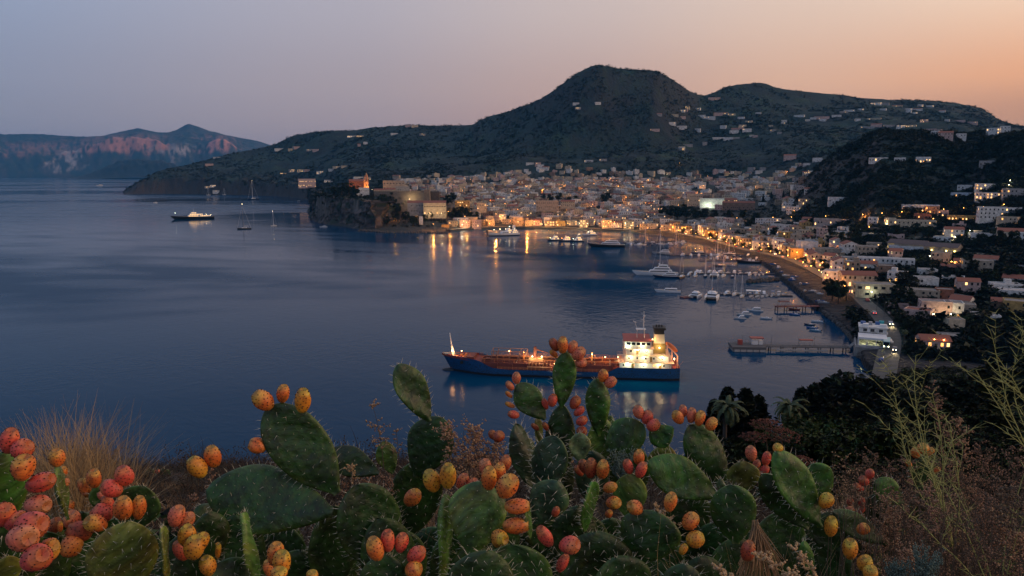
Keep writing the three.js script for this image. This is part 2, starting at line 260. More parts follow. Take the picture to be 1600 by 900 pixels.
// ---------------------------------------------------------------- the volcanic island across the strait, and the low dark islet before it
{
  const base = row([[-300, 277, 0], [0, 277, 0], [140, 277.3, 0], [300, 277.4, 0], [520, 277.5, 0]]).map(([u]) => [u, 10000, 0]);
  const mid = row([[-300, 246, 10700], [0, 240, 10700], [60, 238, 10700], [110, 240, 10700], [135, 230, 10700], [160, 219, 10700], [185, 216, 10750], [215, 216, 10750], [245, 221, 10700], [262, 228, 10650], [280, 225, 10700], [310, 227, 10800], [332, 222, 10700], [346, 217, 10750], [360, 223, 10700], [372, 232, 10700], [420, 250, 10700], [520, 265, 10700]]);
  const top = row([[-300, 205, 12200], [-60, 210, 12200], [0, 210, 12200], [60, 209.5, 12200], [120, 213, 12000], [150, 213, 11800], [190, 205, 11800], [215, 200, 11800], [228, 203, 11800], [245, 206, 11900], [265, 206, 12000], [282, 199, 12200], [295, 194, 12200], [308, 197, 12200], [330, 205, 12200], [360, 212, 12200], [400, 220, 12200], [430, 229, 12200], [520, 262, 12200]]);
  const h = (u, D) => { const [db] = look(base, u), [dm, hm] = look(mid, u), [dt, ht] = look(top, u); let y = D < db ? -20 : D < dm ? hm * ((D - db) / (dm - db)) ** 0.85 : D < dt ? lerp(hm, ht, (D - dm) / (dt - dm) * (0.55 + 0.45 * (D - dm) / (dt - dm))) : ht * (1 - (D - dt) / 2500); const k = sstep(0, 120, y); return y + (ridged(u * 42, D / 800, 4) - 0.5) * 62 * k * sstep(0.02, 0.5, (D - db) / (dm - db)) * (D > dt - 400 ? 0.25 : 1) + fbm(u * 120, D / 120, 3) * 14 * k; };
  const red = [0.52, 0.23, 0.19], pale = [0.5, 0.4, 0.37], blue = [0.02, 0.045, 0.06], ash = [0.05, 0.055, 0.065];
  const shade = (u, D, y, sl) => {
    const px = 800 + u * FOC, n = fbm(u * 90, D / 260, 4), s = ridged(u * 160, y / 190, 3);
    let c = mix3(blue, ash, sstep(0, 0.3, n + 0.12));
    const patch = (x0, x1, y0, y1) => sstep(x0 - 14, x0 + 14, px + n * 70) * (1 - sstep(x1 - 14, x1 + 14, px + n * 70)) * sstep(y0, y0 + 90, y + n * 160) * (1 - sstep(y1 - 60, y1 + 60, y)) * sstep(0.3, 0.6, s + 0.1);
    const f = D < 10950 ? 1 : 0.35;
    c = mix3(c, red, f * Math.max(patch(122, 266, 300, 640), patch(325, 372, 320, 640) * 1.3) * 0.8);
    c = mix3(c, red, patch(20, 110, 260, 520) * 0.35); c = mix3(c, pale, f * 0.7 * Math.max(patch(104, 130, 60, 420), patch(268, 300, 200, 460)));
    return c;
  };
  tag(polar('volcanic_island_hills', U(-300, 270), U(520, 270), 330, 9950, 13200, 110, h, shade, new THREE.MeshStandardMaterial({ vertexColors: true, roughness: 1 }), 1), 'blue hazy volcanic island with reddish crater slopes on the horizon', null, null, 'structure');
  const low = row([[96, 278.6, 8650], [106, 277.5, 8650], [130, 272, 8650], [150, 266, 8650], [172, 256, 8650], [186, 251, 8650], [205, 248, 8650], [225, 250, 8650], [245, 249, 8650], [262, 251, 8650], [285, 262, 8650], [320, 272, 8650], [345, 278.6, 8650]]);
  const hl = (u, D) => { const [, y] = look(low, u), t = (D - 8650) / 380; return y * Math.exp(-t * t * 2) * (1 + fbm(u * 150, D / 90, 3) * 0.25) - 12; };
  tag(polar('islet_hills', U(90, 270), U(350, 270), 120, 8250, 9100, 40, hl, (u, D, y) => mix3([0.008, 0.016, 0.02], [0.02, 0.022, 0.022], sstep(-0.1, 0.3, fbm(u * 130, D / 70, 3))), new THREE.MeshStandardMaterial({ vertexColors: true, roughness: 1 }), 1), 'low dark islet in front of the volcanic island', null, null, 'structure');
}

// ---------------------------------------------------------------- shared plain materials
const plaster = dataTex(256, 256, (u, v) => { const a = tileN(u, v, 5, 2), b = tileN(u, v, 17, 4), c = tileN(u * 1, v * 1, 40, 6); const s = 0.86 + a * 0.16 + b * 0.1 + c * 0.06; return [s, s * 0.995, s * 0.985]; }, true);
plaster.repeat.set(1 / 9, 1 / 9);
const PAL = {
  white: [0.84, 0.82, 0.79], cream: [0.68, 0.56, 0.4], pale_pink: [0.68, 0.48, 0.43], grey: [0.42, 0.4, 0.39], ochre: [0.56, 0.36, 0.13], beige: [0.52, 0.42, 0.32], pale_blue: [0.58, 0.66, 0.76], brown: [0.3, 0.2, 0.145], terracotta: [0.38, 0.15, 0.09], buff: [0.4, 0.31, 0.22],
};
const WALL = {}, wallMat = (k) => WALL[k] ??= M(...PAL[k], 0.92, { map: plaster });
const MAT = {
  roofFlat: M(0.3, 0.28, 0.27, 0.95, { map: plaster }), roofPale: M(0.55, 0.52, 0.5, 0.95, { map: plaster }), roofRed: M(0.24, 0.085, 0.055, 0.9), roofDark: M(0.09, 0.065, 0.065, 0.85), pane: M(0.015, 0.018, 0.022, 0.15), shutter: M(0.06, 0.045, 0.035, 0.7), frame: M(0.6, 0.58, 0.55, 0.7),
  warm: glow(1, 0.45, 0.11, 2.2), warmB: glow(1, 0.56, 0.2, 2.8), white: glow(1, 0.9, 0.68, 3), metal: M(0.12, 0.12, 0.12, 0.5, { metalness: 0.6 }), paleMetal: M(0.4, 0.4, 0.4, 0.5), stone: M(0.26, 0.21, 0.16, 0.95, { map: plaster }), stoneDark: M(0.13, 0.11, 0.09, 0.95, { map: plaster }), concrete: M(0.3, 0.29, 0.28, 0.9, { map: plaster }), asphalt: M(0.1, 0.1, 0.095, 0.85, { map: plaster }), wood: M(0.14, 0.09, 0.055, 0.85), redPaint: M(0.3, 0.05, 0.035, 0.6),
  bulbO: glow(1, 0.4, 0.08, 26), bulbW: glow(1, 0.8, 0.45, 24), bulbC: glow(0.85, 1, 0.75, 24),
};
const winGeo = (() => { const b = new MB(); b.box(-0.5, 0, -0.02, 0.5, 1, 0.05); return b.geometry(); })();
const numberWord = ['', 'one-storey', 'two-storey', 'three-storey', 'four-storey'];
// ---------------------------------------------------------------- where labels find their bearings
const MARKS = [['the white ferry', 787, 356], ['the floodlit church tower', 573, 285], ['the castle wall', 655, 306], ['the arcaded palace', 688, 322], ['the white modern hall', 1112, 316], ['the lit excursion boats', 885, 366], ['the black-hulled yacht', 950, 376], ['the pale blue tower block', 1262, 388], ['the long red-roofed house', 1343, 434], ['the dark-roofed warehouse', 1440, 384], ['the many-windowed hotel', 1425, 350], ['the saddle village', 1150, 203], ['the highest summit', 940, 112], ['the harbour curve', 1020, 358], ['the headland point', 215, 292], ['the right-hand skyline', 1560, 180], ['the second summit', 1185, 135], ['the terraced apartments', 1562, 334]];
const used = {};
function where(px, py) {
  let best, bd = 1e9; for (const m of MARKS) { const d = Math.hypot((px - m[1]) * 0.6, py - m[2]); if (d < bd) { bd = d; best = m; } }
  const dx = px - best[1], dy = py - best[2], far = Math.hypot(dx, dy), a = Math.abs(dx) > 2 * Math.abs(dy) ? '' : dy < 0 ? 'above' : 'below', b = Math.abs(dy) > 2.5 * Math.abs(dx) ? '' : dx < 0 ? 'left of' : 'right of';
  return [far < 22 ? 'close' : far < 50 ? 'a little' : far < 90 ? 'some way' : 'far', [a, b].filter(Boolean).join(' and ')].join(' ') + ' ' + best[0];
}
const ORD = ['', 'second ', 'third ', 'fourth ', 'fifth ', 'sixth ', 'seventh ', 'eighth ', 'ninth ', 'tenth ', 'eleventh ', 'twelfth '];
const single = (text) => { const n = used[text] = (used[text] ?? -1) + 1; return n ? (ORD[n] ?? 'one more ') + text : text; };
// ---------------------------------------------------------------- houses
function houseShape(o) {   // a building at its own origin, front towards +z; returns builders for its pieces
  const { w, d, h, roof, storeys } = o, wall = new MB(), top = new MB(), dark = [], lit = [];
  if (roof === 'gable' || roof === 'gableX') {
    const r = Math.min(roof === 'gable' ? d : w, 14) * 0.2;
    wall.box(-w / 2, -4, -d / 2, w / 2, h, d / 2);
    if (roof === 'gable') { wall.tri([w / 2, h, d / 2], [w / 2, h, -d / 2], [w / 2, h + r, 0]).tri([-w / 2, h, -d / 2], [-w / 2, h, d / 2], [-w / 2, h + r, 0]); const e = 0.35; for (const s of [1, -1]) top.m = s < 0 ? new THREE.Matrix4().makeRotationY(Math.PI) : null, top.quad([-w / 2 - e, h - 0.1, d / 2 + e], [w / 2 + e, h - 0.1, d / 2 + e], [w / 2 + e, h + r + 0.15, 0], [-w / 2 - e, h + r + 0.15, 0]); }
    else { wall.tri([-w / 2, h, d / 2], [w / 2, h, d / 2], [0, h + r, d / 2]).tri([w / 2, h, -d / 2], [-w / 2, h, -d / 2], [0, h + r, -d / 2]); const e = 0.35; for (const s of [1, -1]) top.m = s < 0 ? new THREE.Matrix4().makeRotationY(Math.PI) : null, top.quad([w / 2 + e, h - 0.1, d / 2 + e], [w / 2 + e, h - 0.1, -d / 2 - e], [0, h + r + 0.15, -d / 2 - e], [0, h + r + 0.15, d / 2 + e]); }
    top.m = null;
  } else {
    const t = 0.28, pr = 0.55;
    wall.box(-w / 2, -4, -d / 2, w / 2, h, d / 2);
    wall.box(-w / 2, h, d / 2 - t, w / 2, h + pr, d / 2).box(-w / 2, h, -d / 2, w / 2, h + pr, -d / 2 + t).box(-w / 2, h, -d / 2 + t, -w / 2 + t, h + pr, d / 2 - t).box(w / 2 - t, h, -d / 2 + t, w / 2, h + pr, d / 2 - t);
    top.box(-w / 2 + t + 0.01, h + 0.01, -d / 2 + t + 0.01, w / 2 - t - 0.01, h + 0.12, d / 2 - t - 0.01);
    if (o.hut) { const hx = (o.hut - 0.5) * w * 0.5, hw = Math.min(3.2, w * 0.35); wall.box(hx - hw / 2, h + 0.13, -d / 2 + t + 0.02, hx + hw / 2, h + 2.5, -d / 2 + hw + t); }
    if (o.tank) top.cyl([w * 0.3 - 1, h + 0.12, 0], [w * 0.3 - 1, h + 1.4, 0], 0.6, 0.6, 7);
  }
  const sh = h / storeys, spots = (len, n) => [...Array(n)].map((_, k) => -len / 2 + len * (k + 0.5) / n);
  for (let s = 0; s < storeys; s++) for (const [side, len] of [[0, w], [1, d], [-1, d]]) {
    const n = Math.max(1, Math.floor(len / (o.gap ?? 2.9)));
    for (const x of spots(len, n)) {
      if (rnd() < (o.skip ?? 0.2)) continue;
      const door = s === 0 && side === 0 && rnd() < 0.35, ww = door ? 1.1 : (o.win ?? 1.05) * R(0.9, 1.1), wh = door ? 2.2 : Math.min(1.5, sh * 0.48), y = s * sh + (door ? 0.05 : sh * 0.34);
      const a = side ? side * Math.PI / 2 : 0, px = side ? side * (w / 2) : x, pz = side ? -side * x : d / 2;
      const mtx = new THREE.Matrix4().makeRotationY(a).setPosition(px, y, pz).multiply(new THREE.Matrix4().makeScale(ww, wh, 1));
      (rnd() < (o.lit ?? 0.1) ? lit : dark).push([mtx, door]);
    }
  }
  return { wall, top, dark, lit };
}
const roofMat = (o) => o.roofMat ?? (o.roof === 'flat' ? (o.paleRoof ? MAT.roofPale : MAT.roofFlat) : MAT.roofRed);
function house(o, near, name = 'house', category = 'house') {
  const g = thing(name, o.label, category, o.p, o.turn, o.group), s = houseShape(o);
  s.wall.build('wall', wallMat(o.color), g); s.top.build('roof', roofMat(o), g);
  if (near) {
    for (const [m, door] of s.dark) { const q = part(winGeo, door ? 'door' : 'window', door ? MAT.shutter : MAT.pane, g); q.applyMatrix4(m); }
    for (const [m, door] of s.lit) { const q = part(winGeo, door ? 'door' : 'window', pick([MAT.warm, MAT.warmB]), g); q.applyMatrix4(m); }
  } else for (const [list, mat] of [[s.dark, MAT.pane], [s.lit, MAT.warmB]]) if (list.length) { const b = new MB(); for (const [m] of list) b.add(winGeo, m); tag(b.build('window', mat, g), null, null, null, 'stuff'); }
  return g;
}
const facing = (p, jit = 0.15) => Math.atan2(-p.x, -p.z) + R(-jit, jit);
const put = (p, lift = 0) => V(p.x, landAt(p.x, p.z) + lift, p.z);
const describe = (o, px, py) => single(`${o.color.replace('_', ' ')} ${numberWord[o.storeys]} ${o.roof === 'flat' ? 'flat-roofed' : 'red-roofed'} house ${where(px, py)}`);
const TAKEN = [];   // places already built on: [x, z, radius]
const free = (x, z, r) => TAKEN.every((q) => (q[0] - x) ** 2 + (q[1] - z) ** 2 > (q[2] + r) ** 2);
// hand-placed houses: [px, py of the foot of the front, width and height in photograph pixels, depth in metres, colour, roof, storeys, turn, label, options]
function placed([px, py, wp, hp, d, color, roof, storeys, turn, label, x = {}]) {
  const p = x.at ?? ground(px, py); if (!p) return; const D = -p.z, k = mpp(D) * 1.0, w = wp * k, h = Math.max(2.6 * storeys, hp * k);
  const t = facing(p, 0) + turn; p.x -= Math.sin(t) * d / 2; p.z -= Math.cos(t) * d / 2;
  TAKEN.push([p.x, p.z, Math.max(w, d) * 0.55]);
  const o = { p, w, d, h, color, roof, storeys, turn: t, label, lit: 0.08, skip: 0.15, ...x };
  return house(o, D < 900, x.name ?? 'house', x.category ?? 'house');
}
reseed(11);
const RIGHT = [
  [1425, 358, 66, 13, 12, 'cream', 'flat', 2, 0.12, 'long cream hotel with two rows of dark windows below the right-hand hill', { gap: 3.4, skip: 0, lit: 0.05, name: 'hotel', category: 'hotel' }],
  [1391, 356, 15, 14, 11, 'cream', 'flat', 2, 0.1, 'short cream wing at the left end of the many-windowed hotel', { lit: 0.4 }],
  [1441, 343, 24, 8, 10, 'terracotta', 'flat', 1, 0, 'small orange lit house standing just above the many-windowed hotel', { lit: 0.4 }],
  [1438, 329, 52, 8, 12, 'white', 'flat', 1, 0.1, 'low long white house uphill of the small orange lit house'],
  [1456, 334, 20, 11, 9, 'brown', 'flat', 2, 0.1, 'brown house between the low white house and the small orange one', { lit: 0.2 }],
  [1473, 339, 15, 9, 9, 'pale_pink', 'flat', 2, 0, 'small pink house right of the small orange lit house', { lit: 0.2 }],
  [1507, 346, 46, 8, 9, 'ochre', 'flat', 1, 0.05, 'low ochre terrace building glowing yellow with rows of lit openings', { lit: 0.9, skip: 0, gap: 2.6 }],
  [1562, 343, 56, 18, 13, 'white', 'flat', 3, 0.2, 'large white terraced apartment building at the right with three storeys', { lit: 0.15, gap: 3, skip: 0.05, name: 'apartment_building', category: 'apartment building' }],
  [1545, 297, 36, 9, 12, 'white', 'flat', 2, 0.1, 'white villa with lit veranda high on the right-hand slope', { lit: 0.5 }],
  [1546, 311, 38, 9, 10, 'white', 'flat', 2, 0.1, 'white villa with orange doorway one terrace below the high lit villa', { lit: 0.35 }],
  [1505, 309, 34, 7, 9, 'pale_blue', 'flat', 1, 0.05, 'low grey-blue house on a terrace left of two white villas'],
  [1507, 296, 20, 6, 8, 'white', 'flat', 1, 0, 'small white house above the low grey-blue terrace house'],
  [1584, 309, 30, 13, 12, 'grey', 'flat', 2, 0.1, 'grey house with lit window at the right edge above the apartments', { lit: 0.4 }],
  [1582, 371, 40, 9, 12, 'cream', 'gable', 1, 0.1, 'cream house with long red roof at the right edge beyond the field'],
  [1540, 374, 40, 8, 10, 'white', 'flat', 1, 0.25, 'low white house left of the long red roof beyond the field'],
  [1362, 400, 42, 14, 11, 'beige', 'flat', 2, 0.2, 'beige flat house left of the warehouse with the yellow lamps'],
  [1417, 396, 46, 10, 10, 'pale_blue', 'flat', 1, 0.2, 'low pale blue building before the dark-roofed warehouse'],
  [1372, 417, 58, 13, 10, 'white', 'flat', 2, 0.1, 'long white two-storey house below the warehouse', { paleRoof: true }],
  [1412, 419, 30, 13, 10, 'white', 'flat', 2, 0.05, 'white house at the right end of the long white row', { paleRoof: true }],
  [1352, 422, 34, 10, 9, 'white', 'gable', 1, 0.15, 'white house with red roof just behind the long red-roofed house'],
  [1343, 447, 52, 17, 11, 'cream', 'gable', 2, 0.3, 'long red-roofed cream house with small arched windows behind the promenade'],
  [1385, 432, 24, 16, 10, 'brown', 'flat', 2, 0.2, 'brown house right of the long red-roofed house'],
  [1367, 465, 58, 20, 11, 'cream', 'flat', 2, 0.25, 'cream villa with dark loggia openings and arched ground floor above the road', { gap: 4, win: 2.2, skip: 0.1 }],
  [1398, 462, 12, 10, 8, 'pale_pink', 'flat', 1, 0.25, 'small pink annex at the right end of the cream loggia villa'],
  [1450, 453, 30, 18, 9, 'white', 'flat', 2, 0.35, 'white cube house with a flat ochre panel on its right side', { skip: 0.5 }],
  [1452, 432, 24, 10, 8, 'white', 'flat', 1, 0.35, 'small white house with a dark porch behind the white cube house'],
  [1442, 469, 46, 13, 9, 'beige', 'flat', 2, 0.15, 'grey-beige house behind the pink houses', { lit: 0 }],
  [1476, 468, 24, 13, 8, 'terracotta', 'flat', 2, 0.15, 'small red-fronted house behind the pale pink pair'],
  [1462, 498, 44, 26, 9, 'pale_pink', 'flat', 2, 0.2, 'big pale pink house with a balcony in the middle of its front', { gap: 3.4, lit: 0 }],
  [1490, 499, 26, 25, 9, 'white', 'flat', 2, 0.15, 'white house with two lit arched doors right of the big pink house', { lit: 0.3, gap: 4 }],
  [1431, 504, 38, 19, 9, 'pale_pink', 'flat', 2, -0.2, 'pale pink house with a dark red roof terrace in front of the big pink one', { roofMat: MAT.roofRed, gap: 3.6, lit: 0 }],
  [1405, 491, 28, 10, 9, 'pale_pink', 'gable', 1, 0.2, 'low house with grey tiled roof left of the pale pink house', { roofMat: MAT.roofDark }],
  [1512, 489, 22, 12, 8, 'beige', 'flat', 1, 0.1, 'beige house at the right end of the pink row'],
  [1540, 503, 42, 9, 10, 'white', 'flat', 1, 0.2, 'low white house with pale roof right of the pink row', { paleRoof: true, skip: 0.6 }],
  [1494, 518, 24, 18, 7, 'cream', 'flat', 1, 0.35, 'small cream house with a bright wall lamp below the pink row', { skip: 0.7 }],
  [1462, 545, 44, 13, 9, 'pale_pink', 'gable', 1, 0.3, 'low house with dark red tiled roof and orange lit veranda', { lit: 0.7, gap: 2.3 }],
  [1492, 536, 40, 9, 8, 'grey', 'flat', 1, 0.3, 'grey flat-roofed house right of the orange lit veranda', { skip: 0.8 }],
  [1592, 492, 42, 20, 11, 'ochre', 'flat', 2, 0.1, 'ochre house at the right edge with one lit door', { lit: 0.06 }],
  [1584, 467, 44, 12, 11, 'white', 'flat', 1, 0.2, 'house with a broad white roof behind the ochre house', { paleRoof: true }],
  [1560, 483, 20, 12, 8, 'brown', 'gable', 1, 0.1, 'brown house with dark roof left of the ochre house'],
  [1527, 425, 42, 17, 12, 'beige', 'flat', 2, 0.15, 'beige villa with a raised white terrace on the slope above the fields', { lit: 0.1 }],
  [1500, 417, 16, 9, 8, 'white', 'gable', 1, 0.1, 'small white house with red roof left of the beige terrace villa'],
  [1486, 424, 26, 7, 8, 'pale_pink', 'gable', 1, 0.2, 'low pink house with pale tiles left of the terrace villa', { at: null }],
  [1264, 401, 26, 23, 13, 'pale_blue', 'flat', 3, 0.35, 'tall pale blue plain block rising above the promenade houses', { skip: 0.85 }],
  [1245, 404, 20, 15, 9, 'ochre', 'flat', 2, 0.2, 'ochre house left of the tall pale blue block', { skip: 0.5 }],
  [1293, 403, 36, 14, 11, 'beige', 'flat', 2, 0.25, 'beige building with two orange wall lamps right of the pale blue block', { skip: 0.6 }],
  [1305, 352, 62, 9, 12, 'grey', 'flat', 1, 0.05, 'long grey block under the upper road'],
  [1222, 362, 28, 10, 10, 'white', 'flat', 2, 0.1, 'white flat block left of the long grey one under the upper road'],
  [1200, 350, 38, 8, 10, 'white', 'flat', 2, 0.05, 'low white block at the foot of the dark hill'],
  [1234, 251, 18, 8, 14, 'pale_pink', 'gable', 2, 0, 'pink house with pointed roof on the saddle before the dark hill'],
  [1277, 253, 14, 6, 12, 'white', 'flat', 1, 0, 'white house right of the pink pointed house on the saddle'],
  [1309, 318, 27, 9, 11, 'white', 'flat', 1, 0.1, 'lone low white house in the trees of the dark hill'],
  [1373, 251, 28, 4, 9, 'white', 'flat', 1, 0, 'long low white house on the upper dark hill'],
  [1406, 252, 16, 5, 9, 'white', 'flat', 1, 0, 'small white house right of the long low one on the dark hill'],
  [1443, 254, 20, 8, 9, 'white', 'flat', 1, 0.1, 'white house with a lit side near the top of the dark hill', { lit: 0.5 }],
  [1544, 258, 24, 6, 9, 'grey', 'flat', 1, 0, 'low grey house far right on the upper dark hill'],
  [1112, 325, 36, 14, 18, 'white', 'flat', 1, 0.05, 'bright white modern hall with a lit forecourt above the promenade trees', { skip: 0.7, paleRoof: true, name: 'hall', category: 'hall' }],
  [1085, 322, 22, 18, 15, 'cream', 'flat', 3, 0.05, 'tall cream block directly left of the white modern hall'],
  [1154, 329, 48, 12, 12, 'brown', 'gable', 1, 0.1, 'long brown-roofed shed right of the white modern hall'],
  [480, 292, 26, 12, 20, 'pale_pink', 'flat', 2, 0, 'large pinkish hotel above the small bay behind the castle rock', { lit: 0.5 }],
];
for (const r of RIGHT) placed(r);
// scattered villas on the hills
for (const [px, py, wp, lit] of [[1089, 171, 10, 1], [1065, 174, 9, 1], [1116, 156, 16], [1095, 182, 12], [1107, 186, 20], [1122, 180, 12], [1143, 180, 10, 1], [1158, 185, 9], [1170, 191, 9, 1], [1152, 203, 16], [1147, 208, 12], [1160, 199, 10], [1123, 217, 17], [1150, 217, 10], [1062, 201, 13], [1023, 204, 13, 1], [1101, 226, 6], [1074, 228, 14], [1065, 235, 8, 1], [1050, 195, 10], [1054, 181, 10], [900, 163, 9], [934, 162, 8], [903, 170, 8, 1], [1204, 198, 6], [1208, 205, 8], [1249, 182, 14], [1279, 186, 12], [1290, 186, 9], [1271, 186, 8], [1327, 174, 14], [1307, 182, 12], [1366, 187, 18], [1355, 200, 18], [1369, 198, 14], [1391, 198, 12], [1423, 198, 14, 1], [1369, 164, 14, 1], [1383, 164, 10], [1402, 167, 13], [1433, 172, 13], [1453, 167, 9, 1], [1444, 191, 10, 1], [1480, 189, 6], [1499, 190, 14], [1519, 194, 12], [1450, 206, 20], [1465, 207, 10], [1477, 217, 18], [1501, 219, 12], [1552, 210, 16, 1], [1570, 207, 12], [1267, 270, 8, 1], [1258, 274, 7, 1], [1243, 281, 8], [1244, 302, 14], [1250, 298, 9], [550, 214, 13, 1], [640, 198, 12], [616, 210, 10], [571, 225, 6], [464, 232, 9], [485, 235, 11], [436, 235, 12], [481, 267, 12], [520, 266, 12], [527, 262, 12], [470, 268, 9, 1], [512, 285, 9, 1], [560, 279, 14], [267, 262, 8], [339, 247, 10], [327, 259, 11], [462, 232, 9], [326, 293, 10, 1], [338, 301, 9], [456, 268, 8, 1], [443, 272, 8, 1], [500, 271, 9, 1], [648, 199, 9], [660, 212, 8], [920, 253, 12], [942, 251, 10], [828, 257, 11], [845, 262, 9], [1380, 172, 8], [1345, 172, 7], [1420, 176, 7], [1472, 175, 8], [1340, 188, 7], [1225, 190, 7], [1180, 214, 7], [1130, 200, 8], [1185, 178, 7], [1090, 205, 8], [1030, 180, 7]]) {
  for (const ex of rnd() < 0.5 ? [0] : [0, 1]) { const p = ground(px + ex * R(-16, 16), py + ex * R(-2, 4)); if (!p || (ex && !free(p.x, p.z, 9))) continue; const k = mpp(-p.z) * (ex ? 0.75 : 1), st = rnd() < 0.4 ? 2 : 1, color = pick(['white', 'white', 'white', 'cream', 'pale_pink', 'grey']);
  const o = { p, w: clamp(wp * k * 1.1, 9, 44), d: 9, h: st * 3.3 + 1, storeys: st, color, roof: rnd() < 0.12 ? 'gable' : 'flat', turn: facing(p, 0.3), lit: lit ? 0.45 : 0.04, paleRoof: rnd() < 0.6 };
  o.label = describe(o, px, py); TAKEN.push([p.x, p.z, 10]); house(o, false, 'hill_house'); }
}
for (let k = 0, n = 0; k < 900 && n < 34; k++) {   // smaller houses among the gardens on the right
  const px = R(1215, 1600), py = R(345, 478), p = ground(px, py); if (!p || -p.z < 380 || !free(p.x, p.z, 11) || (px > 1410 && py > 380 && py < 402)) continue; const pf = level(px, py, 4); if (px < 1330 && py > 395 + (px - 1215) * 0.5) continue;
  const st = rnd() < 0.5 ? 2 : 1, o = { p, w: R(8, 15), d: R(8, 11), h: st * 3.1, storeys: st, color: pick(['white', 'white', 'cream', 'pale_pink', 'beige', 'white']), roof: rnd() < 0.28 ? 'gable' : 'flat', turn: facing(p, 0.35), lit: rnd() < 0.4 ? 0.3 : 0.05, paleRoof: rnd() < 0.6, hut: rnd() < 0.3 ? rnd() : 0 }; o.label = describe(o, px, py - 4); TAKEN.push([p.x, p.z, 8]); house(o, true); n++;
}
for (let k = 0, n = 0; k < 300 && n < 16; k++) { const px = R(1330, 1595), py = R(360, 500), p = ground(px, py); if (!p || -p.z < 360 || px < 1410 && py > 420 || !free(p.x, p.z, 8)) continue; n++; const L = R(14, 34), g = thing('garden_wall', single('pale garden wall ' + where(px, py)), 'garden wall', p, facing(p, 0.5)), b = new MB(); for (let i = 0; i < 6; i++) b.box(-L / 2 + L * i / 6, -3, -0.2, -L / 2 + L * (i + 1) / 6 - 0.02, R(1.4, 1.7), 0.2); b.build('wall', wallMat(pick(['beige', 'grey', 'white'])), g); TAKEN.push([p.x, p.z, 6]); }
// landmarks of the old town are built in the next block; their ground is kept free here
for (const [px, py, r] of [[573, 305, 40], [655, 320, 45], [690, 345, 45], [620, 320, 40], [600, 345, 40], [730, 345, 30], [875, 318, 25], [787, 358, 20]]) { const p = ground(px, py); if (p) TAKEN.push([p.x, p.z, r]); }
